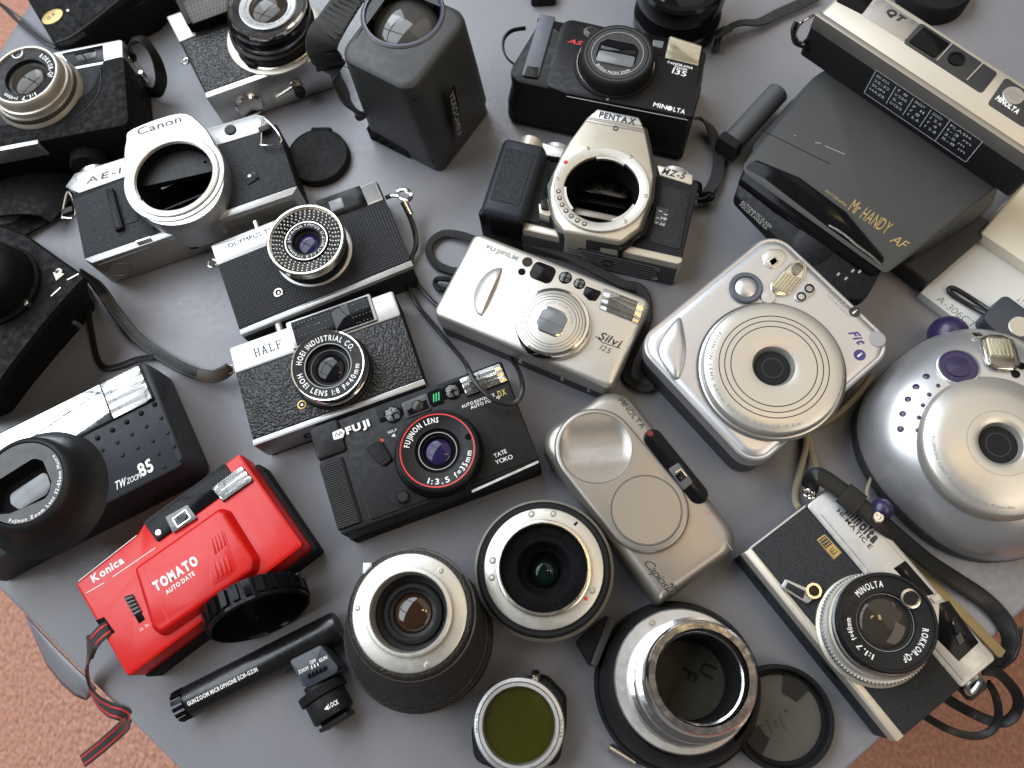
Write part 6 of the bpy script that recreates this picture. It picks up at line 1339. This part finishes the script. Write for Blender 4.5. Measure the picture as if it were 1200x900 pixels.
o = tframe('camera_lens', 'lens with a cream metal mount and deep black rear opening, next to the champagne camera', 'lens', (638, 672), 0)
ct = o.l(637, 665.5, 50); H = 50; R = o.rad((637, 666), 77, 48)
o.part('barrel', MB().lathe(0, 0, [(R*.95, 0), (R*.98, 1), (R*.98, 24), (R*1.0, 25)], 72), K['blk2'])
def bent2(prof, mt_, name): return bent(prof, ct, mt_, name)
bent([(.2, R*1.0, 18), (.3, R*1.09, 24), (.6, R*1.09, 36), (.75, R*1.06, 40.5), (.85, R*1.03, 44)], ct, K['crm'], 'cream_band')
bent([(.85, R*1.025, 43.8), (1, R*1.01, 47.4), (1, R*.98, 48.4), (1, R*.90, 48.4)], ct, K['blk2'], 'rear_rim')
mt = ring(o, 'lens_mount', ct, [(R*.905, 47), (R*.905, 50), (R*.89, 50.4), (R*.68, 50.4), (R*.66, 49.6), (R*.64, 44)], K['mount'])
ring(o, 'mount_collar', ct, [(R*.72, 50.3), (R*.72, 52.6), (R*.70, 53), (R*.665, 53), (R*.65, 52), (R*.65, 46)], K['nick'], mt)
for px, mm_ in (((577, 656.5), 'champ'), ((576, 676.5), 'champ'), ((622.5, 602), 'champ'), ((648, 601.5), 'champ'), ((694, 691.5), 'refl')): screw(o, o.l(*px, 51), 2.1, 50.4, K[mm_], mt)
c_ = o.l(686.5, 701.5, 51); disc(o, 'red_index', c_, 1.1, 50.2, 50.7, K['redp'], mt, .1, 14)
q = o.q([(672, 614), (676, 610.5), (677.5, 613), (673.5, 617)], 50.5); win(o, q, 50.4, K['void'], 'slot', mt, .3, .1)
ring(o, 'rear_baffle', ct, [(R*.655, 51), (R*.63, 47), (R*.42, 45.5), (R*.40, 44), (R*.36, 34), (R*.30, 33), (R*.28, 26), (R*.20, 25.5)], K['void'])
for a in (62, 255, 300): o.part('baffle_step', MB().lathe(ct[0], ct[1], [(R*.64, 47.8), (R*.52, 47.6), (R*.52, 46.4)], 10, None, a, a+34), K['blkg'])
glass(o, ct, R*.24, 26, 3.5, K['lensg'])

o = tframe('camera_lens', 'open silver lens tube standing on a black base, glaring metal rim, beside the lens cap', 'lens adapter', (791, 803), 0)
RB = o.rad((791, 801), 97, 8); cf = o.l(801, 797, 34); RF = o.rad((801, 797), 81, 34); ct = o.l(823, 793.5, 66); RT_ = o.rad((823, 793.5), 66, 66)
o.part('base_ring', MB().lathe(0, 0, [(RB*.97, 0), (RB, 1), (RB, 9), (RB*.985, 10), (RB*.965, 10), (RB*.95, 9)], 80), K['blk2'])
bent([(0, RB*.955, 9.4), (.2, RB*.95, 16), (.28, RF*1.08, 30), (.3, RF*1.02, 32)], (ct[0], ct[1]), K['blk'], 'black_cone')
fl_ = ring(o, 'flange', cf, [(RF*1.0, 31), (RF*1.01, 33.6), (RF*.99, 34.6), (RT_*1.02, 34.8)], K['sat'], None, 80)
k_ = lambda t: t
bent([(.40, RT_*1.16, 34), (.5, RT_*1.13, 38), (.52, RT_*1.06, 39), (.7, RT_*1.05, 50), (.72, RT_*1.10, 51), (.8, RT_*1.10, 54), (.82, RT_*1.02, 55), (.95, RT_*1.01, 62), (1, RT_*.99, 65.2), (1, RT_*.95, 66.4), (1, RT_*.84, 66.4), (1, RT_*.815, 65.4), (.9, RT_*.81, 58), (.9, RT_*.78, 57.5)], ct, mat('polished_tube', (.82, .80, .77), .15, 1., var=.04, rvar=.3), 'silver_tube')
bent([(.9, RT_*.785, 58), (.75, RT_*.77, 44), (.62, RT_*.77, 27), (.6, RT_*.74, 24.2), (.6, RT_*.70, 23)], ct, K['satblk'], 'tube_lining')
ff = o.part('lining_floor', MB().lathe(ct[0]*.6, ct[1]*.6, [(RT_*.745, 24), (0, 24)], 60), K['felt'])
for ch, (u, v), hh, rt_ in (('F', (-9, 5), 9, 200), ('U', (2, 8), 8, 205)):
    V_, F_, w_ = glyph(ch, .02); a = math.radians(rt_+40); mbx = MB()
    mbx.add([(ct[0]*.6+u+(x*hh)*math.cos(a)-(y*hh)*math.sin(a)+8, ct[1]*.6+v+(x*hh)*math.sin(a)+(y*hh)*math.cos(a)+2, 24.6) for x, y in V_], F_); o.part('relief_letter', mbx, K['blk2'], ff)
screw(o, o.l(764, 730, 35), 2, 34.8, K['brush'], fl_)
q = o.q([(674, 752), (709, 721), (722, 727), (700, 782), (690, 780)], 18); o.part('side_tab', MB().slab(rp(q, 2), 2, 18, 1, .6), K['blk2']); q = o.q([(712, 723), (722, 727), (699, 783), (692, 779)], 20); o.part('tab_edge', MB().slab(rp(q, 1), 8, 20, .8), K['gry'])
a_, b2 = Vector(o.l3(714, 876, 5)), Vector(o.l3(744, 894, 5)); o.part('hinge_pin', MB().tube([a_, a_.lerp(b2, .12), a_.lerp(b2, .14), b2], 2.6, 12, 0), K['brush']); 

# ------------------------------------------------------------------ filter in a square black hood
o = tframe('lens_filter', 'olive tinted round filter in a silver ring on a square black hood', 'filter', (608, 852), 14, None)
R = o.rad((608, 850), 54, 26); ct = o.l(608, 850, 26)
q = o.q([(590, 796), (640, 790), (664, 815), (664, 850), (655, 895), (590, 905), (556, 890), (553, 855), (570, 810)], 12)
o.part('hood', MB().prism(rp(q, 8, 5), [(2, 0), (0, 2), (0, 15), (2, 20)]), K['blk2'])
fr = ring(o, 'filter_ring', ct, [(R*.99, 18), (R*1.0, 19), (R*1.0, 24.4), (R*.97, 25.6), (R*.90, 26), (R*.88, 25.2), (R*.87, 26.2), (R*.80, 26.2), (R*.78, 25), (R*.77, 22)], K['sat'], None, 80)
o.part('filter_glass', MB().lathe(ct[0], ct[1], [(R*.79, 22.4), (R*.4, 23.4), (0, 23.7)], 56), K['olive'])
o.ring_text('48mm Y2', ct, R*.905, 262, 284, 26, R*.045, K['blkp'], fr); o.ring_text('FILTER', ct, R*.905, 84, 104, 26, R*.045, K['blkp'], fr)
a_, b2 = Vector(o.l3(629, 804, 18)), Vector(o.l3(627.5, 788, 24)); o.part('clamp_screw', MB().tube([a_, a_.lerp(b2, .5), a_.lerp(b2, .52), b2], 1.6, 10, 0), K['nick'])
o.part('clamp_head', MB().tube([a_.lerp(b2, .55), b2], 2.5, 14, 0), K['nick'])

# ------------------------------------------------------------------ rear cap lying open side up
o = tframe('rear_cap', 'open black rear lens cap showing a grey inside with scratched writing', 'lens cap', (912, 840), 0, None)
R = o.rad((914, 838), 61, 11); ct = (0, 0)
cp = o.part('cap_shell', MB().lathe(0, 0, [(0, 0), (R*.98, 0), (R, 1), (R, 9), (R*.985, 10.6), (R*.93, 10.8), (R*.90, 10), (R*.88, 3.2), (0, 3)], 72), K['blk2'])
fl_ = disc(o, 'inner_floor', ct, R*.80, 2.6, 3.6, mat('cap_inside', (.065, .063, .058), .4, var=.25, dust=.1), cp, .2, 56)
for a in (40, 200): o.part('dark_patch', MB().lathe(0, 0, [(R*.82, 3.7), (R*.82, 4.8), (R*.45, 4.8), (R*.45, 3.7)], 10, None, a, a+38), K['blk'], cp)
for k, t_ in enumerate(('JAPAN', 'IN', 'MADE', 'N')):
    p_ = o.l(919-k*7.5, 846+k*2, 3.6); a = math.radians(108); d_ = Vector((math.cos(a), math.sin(a))); wd = {'JAPAN': 9, 'IN': 4, 'MADE': 8, 'N': 3}[t_]
    o.text(t_, None, None, 3.6, 2.6 if k < 3 else 5, K['blkp'], fl_, loc=(tuple(Vector(p_)-d_*wd/2), tuple(Vector(p_)+d_*wd/2)))
c_ = o.l(921, 833, 4); disc(o, 'centre_pip', c_, .9, 3.5, 3.9, K['blkp'], fl_, .1, 10)

# ================================================================== top left: camera in its half case, chrome lens camera, leather case, black camera
o = T('rangefinder_camera', 'camera in a black leather half case with a big cream silver lens', 'camera', (67, 60), (132, 47.5), 40, CAMS)
Z = 40; xr = o.l(145, 70, Z)[0]; yt = 0; yb = o.l(150, 148, Z)[1]; ybb = o.l(148, 190, 10)[1]
xs_ = o.l(122, 74, Z)[0]; y2 = o.l(122, 74, Z)[1]
o.part('body', MB().slab(rect(-72, yb+4, xr-1, -1, 3), 2, Z-2, 1), K['blk2'])
tp = o.part('top_plate', MB().slab(rect(-72, o.l(88, 84, Z)[1], xr-.5, yt+.5, 3), 6, Z, 2, 1), K['sat'])
q = o.q([(72, 63), (120.5, 53), (122, 72), (84, 79)], Z); wv = win(o, q, Z, K['blkg'], 'finder_window', tp, .5); q = o.q([(88, 64), (113, 58), (114, 68), (92, 73)], Z); win(o, q, Z+.4, K['lens'], 'finder_glass', wv, .5)
hc = o.part('half_case', MB().prism(rp([(-74, yb-1), (xr+4, yb-1), (xr+2, y2+2), (xs_, y2+1), (xs_-3, y2-8), (xs_-9, y2-24), (-10, yb+20), (-74, yb+22)], [2, 6, 4, 4, 8, 10, 10, 2], 5), [(2, 0), (0, 3), (0, Z), (1, Z+2.2), (3, Z+3)]), K['case'])
o.part('case_front', MB().slab(rect(-74, yb+8, xs_, y2-1, 2), Z-4, Z+1, .6), K['leathB'], hc)
sm_ = crm([(*Vector(o.l(px, py, Z)), Z+3.1) for px, py in ((120, 80), (121, 98), (117, 115), (105, 130), (88, 144))], 5); o.part('case_seam', MB().tube(sm_, .5, 6, 0), K['blk'], hc)
o.part('silver_line', MB().slab(rect(-74, yb-3, -12, yb+.6, .4), 30, Z+3.6, .4), K['sat'])
c_ = o.l(98, 176, 20); o.part('case_screw', MB().knurl(0, 0, 12.5, .6, 0, 9, 54, YDOWN(c_[0]+2, yb-1, 17)), K['blk2'], hc); o.part('screw_pin', MB().lathe(0, 0, [(1.8, 8.5), (1.8, 9.6), (0, 9.8)], 12, YDOWN(c_[0]+2, yb-1, 17)), K['nick'], hc)
lb = o.l(47, 110, Z+2); lt = o.l(27.5, 87, 62); R = o.rad((27.5, 87), 39, 62)
def bent3(o, prof, a, b, mt, name, parent=None):
    V = []; F = []; nn = 72
    for t, r_, z in prof: V += [(a[0]*(1-t)+b[0]*t+r_*math.cos(2*math.pi*k/nn), a[1]*(1-t)+b[1]*t+r_*math.sin(2*math.pi*k/nn), z) for k in range(nn)]
    for i in range(len(prof)-1):
        for k in range(nn): j = (k+1) % nn; F.append((i*nn+k, i*nn+j, (i+1)*nn+j, (i+1)*nn+k))
    return o.part(name, MB().add(V, F), mt, parent)
ln = bent3(o, [(0, R*1.28, Z), (.05, R*1.28, Z+2), (.2, R*1.22, Z+5), (.22, R*1.2, Z+6)], lb, lt, K['crm'], 'lens_barrel')
o.part('focus_ring', MB().knurl(lb[0]*.68+lt[0]*.32, lb[1]*.68+lt[1]*.32, R*1.19, .7, Z+5, Z+10, 96), K['champ'], ln)
bent3(o, [(.42, R*1.13, Z+9), (.6, R*1.11, Z+14), (.62, R*1.06, Z+14.5), (.85, R*1.04, Z+19), (1, R*1.02, 61), (1, R*.98, 62), (1, R*.93, 62), (1, R*.91, 60)], lb, lt, K['crm'], 'silver_barrel', ln)
ring(o, 'name_ring', lt, [(R*.92, 60.6), (R*.62, 59), (R*.60, 58)], K['satblk'], ln)
def rt2(t_, p_, q_, rr, hh):
    a0, a1 = angc(o, lt, *p_, 60), angc(o, lt, *q_, 60)
    if a1 < a0: a1 += 360
    o.ring_text(t_, lt, R*rr, a0, a1, 60.4, R*hh, K['wht'], ln, bold=.02)
rt2('ROKKOR-QF', (49, 66), (57, 90), .70, .13); rt2('1:1.7', (41, 109), (28, 115), .72, .12); rt2('f=40mm', (20, 117), (2, 116), .72, .11)
c_ = o.l(21, 63.5, 60); ring(o, 'meter_eye', c_, [(4.2, 59), (4.2, 60.8), (3.4, 61), (3.2, 60.2), (0, 60.2)], K['wht'], ln, 24); disc(o, 'meter_glass', c_, 3.1, 59.8, 60.6, K['lens'], ln, .1)
ring(o, 'inner_barrel', lt, [(R*.61, 58.8), (R*.58, 56), (R*.5, 55.5), (R*.48, 54)], K['satblk'], ln); glass(o, lt, R*.52, 55, 3, K['lensb'], ln)
o.part('case_strap', MB().ribbon(o.path([(150, 76, 24), (157, 70, 26), (152, 58, 34), (155, 48, 40), (166, 46, 42), (176, 56, 38), (185, 74, 28), (189, 94, 16), (184, 108, 8), (174, 106, 6), (166, 98, 10), (165, 88, 16)]), 9, 2, 8, [60, 50, 40, 20, 30, 60, 70, 75, 75, 70, 60, 60]), K['strap'])
for px in ((152, 71), (167, 88)): c_ = o.l(*px, 28); o.part('strap_stud', MB().lathe(c_[0], c_[1], [(2.6, 22), (2.6, 30), (1.6, 31.5), (0, 31.7)], 14), K['nick'])
o.part('case_flap', MB().ribbon(o.path([(-20, 226, 6), (10, 222, 12), (38, 220, 12), (66, 226, 8), (84, 234, 4)]), 52, 2.4, 8, [20, 10, 10, 20, 20]), K['case'])
o.part('case_strap', MB().ribbon(o.path([(82, 232, 4), (66, 248, 4), (44, 262, 4), (20, 273, 5), (-12, 282, 6)]), 9, 2, 8, [20, 10, 0, 0, 10]), K['case'])
o.part('case_strap', MB().ribbon(o.path([(70, 226, 5), (48, 240, 5), (24, 262, 5), (4, 268, 5), (-14, 270, 5)]), 7, 2, 8, [30, 30, 10, 10, 0]), K['case'])

o = T('viewfinder_camera', 'silver and black camera at the top with a chrome ringed lens and rewind crank', 'camera', (242.5, 115), (336.7, 81.7), 34, CAMS)
Z = 34; x1 = o.l(383, 68, Z)[0]; yt = o.l(199, 30, Z)[1]+6
xl_ = o.l(201, 30, 30)[0]
o.part('body', MB().slab(rp([(.4, .4), (x1, .4), (x1, yt), (xl_, yt)], 3), 1, Z, .8, .8), K['blk2'])
bp_ = o.part('bottom_plate', MB().slab(rect(-.3, -.5, x1+2, 5, 1.5), .6, Z+1, 1, 1.2), K['brush'])
ysd = o.l(212, 50, Z)[1]
tp = o.part('top_plate', MB().slab(rp([(o.l(212, 50, Z)[0]-1, ysd), (o.l(227, 40, Z)[0]+2, ysd+1), (o.l(222, 10, Z)[0]+2, yt+3), (xl_-1, yt+3)], 1.5), 5, Z+1, 1.2, 1), K['scrw'])
o.part('leatherette', MB().slab(rp([(.8, 5.4), (x1, 5.4), (x1, ysd-.4), (xl_*.6+1, ysd-.4)], .6), Z-2, Z+.8, .3), K['leath'])
pb = o.l(226, 36, Z); mb_ = o.part('meter_block', MB().slab(rp([(pb[0]-1, pb[1]-3), (pb[0]+62, pb[1]-3), (pb[0]+62, pb[1]+36), (pb[0]-5, pb[1]+30)], 1.5), Z-4, Z+10, .8), K['blkg'])
gq = o.q([(214, 2), (268, -20), (267, 13), (226, 28)], Z+10); gp = win(o, gq, Z+10, K['cell'], 'meter_window', mb_, .6)
gc = lambda u, v: tuple((Vector(gq[0])*(1-u)+Vector(gq[1])*u)*(1-v)+(Vector(gq[3])*(1-u)+Vector(gq[2])*u)*v)
for k in range(1, 12): line(o, [gc(k/12, 0), gc(k/12, 1)], Z+10.4, .35, K['gry2'], gp, 'grid_line')
for k in range(1, 6): line(o, [gc(0, k/6), gc(1, k/6)], Z+10.4, .35, K['gry2'], gp, 'grid_line')
lb = o.l(322, 40, Z+2); lt = o.l(312.5, 4, 62); R = o.rad((312.5, 2), 46, 62)
ring(o, 'lens_plate', lb, [(R*1.25, Z), (R*1.25, Z+2), (R*1.2, Z+2.4), (R*.9, Z+2.4)], K['crm'])
ln = bent3(o, [(0, R*1.05, Z+1), (.1, R*1.1, Z+8), (.2, R*1.1, Z+11), (.22, R*1.03, Z+12)], lb, lt, K['satblk'], 'lens_barrel')
bent3(o, [(.25, R*1.0, Z+11), (.45, R*1.0, Z+17)], lb, lt, K['brush'], 'speed_ring', ln); bent3(o, [(.45, R*1.02, Z+16), (.55, R*1.05, Z+18), (.7, R*1.05, Z+22), (.75, R*1.0, Z+23)], lb, lt, K['blkg'], 'focus_ring', ln)
bent3(o, [(.75, R*.98, Z+22), (.85, R*1.0, Z+23), (1, R*.99, 61), (1, R*.95, 62), (1, R*.88, 61.4)], lb, lt, K['chr'], 'chrome_rim', ln)
ring(o, 'black_ring', lt, [(R*.90, 61.2), (R*.74, 60.4), (R*.72, 59)], K['blkg'], ln); ring(o, 'name_ring', lt, [(R*.73, 60), (R*.70, 60.4), (R*.50, 58.6), (R*.48, 57)], K['sat'], ln)
o.ring_text('LENS MADE IN JAPAN 1:1.9 f=45mm', lt, R*.56, 60, 320, 59.4, R*.085, K['blkp'], ln); glass(o, lt, R*.50, 56.5, 3.5, K['lensb'], ln)
c_ = o.l(290, 66, Z+6); o.part('timer_lever', MB().slab(rp(o.q([(279, 64), (284, 58), (302, 66), (300, 78), (290, 76)], Z+6), 2), Z, Z+7, 1), K['blk2'])
c_ = o.l(316, 82, Z); o.part('lens_lug', MB().tube(o.path([(303, 80, Z+2), (315, 81, Z+2), (330, 79, Z+2), (350, 70, Z+2), (366, 58, Z+2), (376, 52, Z+2)]), 1.3, 8, 5), K['nick'])
# things on the bottom face
c_ = o.l(348, 96, 17); o.part('tripod_socket', MB().lathe(0, 0, [(6, -.3), (5.6, .8), (3.6, .8), (3.2, -.3), (0, -.3)], 28, YDOWN(c_[0]-2, -.5, 16)), K['nick'], bp_)
c_ = o.l(276, 130, 10); o.part('base_lens', MB().lathe(0, 0, [(11, -.4), (11, 1.5), (9.5, 3), (8, 2), (0, 1)], 36, YDOWN(25, -.5, 14)), K['chr'], bp_)
o.part('rewind_crank', MB().slab(rp([(44, 3), (66, 5), (70, 10), (66, 15), (60, 15), (44, 10)], 3), 0, 2.4, .6, M=YDOWN(0, -.5, 4) ), K['nick'], bp_); o.part('crank_knob', MB().lathe(0, 0, [(4.2, 0), (4.2, 5), (3.6, 5.6), (0, 5.6)], 24, YDOWN(64, -2.4, 14)), K['blk'], bp_)
c_ = o.l(207, 57, 20); c_ = (xl_*.75-2.5, ysd-4); o.part('lug', MB().tube([(c_[0]+2.8*math.cos(t), c_[1]+2.8*math.sin(t), 20) for t in np.linspace(0, 6.28, 11)[:-1]], .8, 8, 2, True), K['chr'])

o = T('leather_case', 'black leather camera case with a gold oval sticker, in the top left corner', 'camera case', (28, 0), (60, 52), 30)
ax_, ay_ = o.l(60, 52, 30)
pts = o.q([(24, -12), (62, 52), (78, 56), (120, 30), (168, 4), (205, -34), (120, -90), (20, -60)], 30)
o.part('case_body', MB().prism(rp(pts, [4, 5, 6, 10, 10, 6, 6, 6], 5), [(2, 0), (0, 3), (0, 24), (1.5, 29), (5, 31)]), K['case'])
o.part('case_lid', MB().prism(rp(o.q([(90, 44), (150, 0), (205, -34), (150, -60), (100, -30)], 36), 6), [(0, 20), (0, 34), (2, 37), (5, 38)]), K['case'])
o.part('case_seam', MB().tube(o.path([(66, 50, 33), (84, 43, 36), (110, 24, 39), (140, 0, 40), (152, -10, 40)]), 1.2, 8, 6), K['blk'])
c_ = o.l(61.5, 19.5, 31); s_ = o.part('gold_sticker', MB().slab(circ(c_[0], c_[1], 8.6, 32, 6.4, math.atan2(1, 1.2)+.9), 30.6, 31.25, .1), K['gold'])
o.text('O.K', (57, 24), (66, 16), 31.25, 2.6, K['blkp'], s_, bold=.02); c_ = o.l(80, 13, 31); disc(o, 'rivet', c_, 1.2, 30.5, 31.8, K['nick'], None, .3, 12)
o = T('wire_cord', 'thin black cord curving past the leather case in the top left corner', 'cord', (0, 5), (60, 52), 3)
o.part('cord', MB().tube(o.path([(-6, 2, 3), (4, 8, 4), (18, 22, 5), (34, 36, 5), (52, 50, 5), (66, 56, 5)]), 1.5, 8, 6), K['cordb']); o.part('cord', MB().tube(o.path([(-6, 0, 2), (12, 12, 3), (28, 24, 3), (46, 40, 3), (64, 54, 3)]), 1.0, 8, 6), K['gry2'])

o = T('cased_camera', 'camera in a black leather case with a domed lens pouch at the left edge', 'camera case', (113, 352), (18, 480), 0, CAMS)
A_ = [(112, 345), (114, 362), (98, 384), (70, 416), (40, 452), (16, 484), (-20, 500), (-60, 420), (-30, 290), (0, 272), (40, 283), (84, 316), (104, 336)]
q0 = o.q(A_, 0); q1 = o.q([(98, 322), (100, 326), (82, 345), (56, 375), (28, 410), (2, 445), (-30, 470), (-70, 400), (-40, 280), (-4, 262), (30, 274), (66, 300), (92, 318)], 58)
A0 = ccw(q0); A1 = ccw(q1)
o.part('case_body', MB().loft([inset(A0, 1.5), A0, [(a[0]*.5+b_[0]*.5, a[1]*.5+b_[1]*.5) for a, b_ in zip(A0, A1)], A1, inset(A1, 1.5)], [0, 3, 34, 55, 58]), K['case'], sharp=30)
c_ = o.l(-2, 335, 58); o.part('lens_pouch', MB().lathe(c_[0], c_[1], [(26, 52), (26, 66), (24.5, 76), (21, 82), (14, 85), (0, 86)], 48), K['leath2'] if 0 else K['case'], sharp=60)
o.part('pouch_welt', MB().lathe(c_[0], c_[1], [(26.5, 57), (28.5, 58.5), (28.5, 60.5), (26.5, 62)], 48), K['case'])
q = o.q([(62, 319), (75.5, 321), (66, 329)], 58.6); tm = o.part('triangle_mark', MB().slab(q, 57.5, 58.9, .1), K['crm']); c_ = o.l(69, 318.5, 58.6); disc(o, 'round_mark', c_, 2.4, 57.6, 59.2, K['crm'], tm, .2, 20); disc(o, 'mark_centre', (c_[0]+.5, c_[1]-.7), 1.3, 58, 59.4, K['blkp'], tm, .1, 14)
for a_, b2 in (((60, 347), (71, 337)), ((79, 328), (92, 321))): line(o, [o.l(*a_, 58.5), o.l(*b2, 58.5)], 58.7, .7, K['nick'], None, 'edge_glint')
q = o.q([(24, 352), (30, 347), (36, 356), (31, 360)], 60); o.part('snap', MB().slab(rp(q, 1), 56, 62, .8), K['brush']); c_ = o.l(84, 376, 40); o.part('stud', MB().lathe(c_[0], c_[1], [(1.6, 30), (1.6, 38), (0, 39)], 12), K['gry2'])
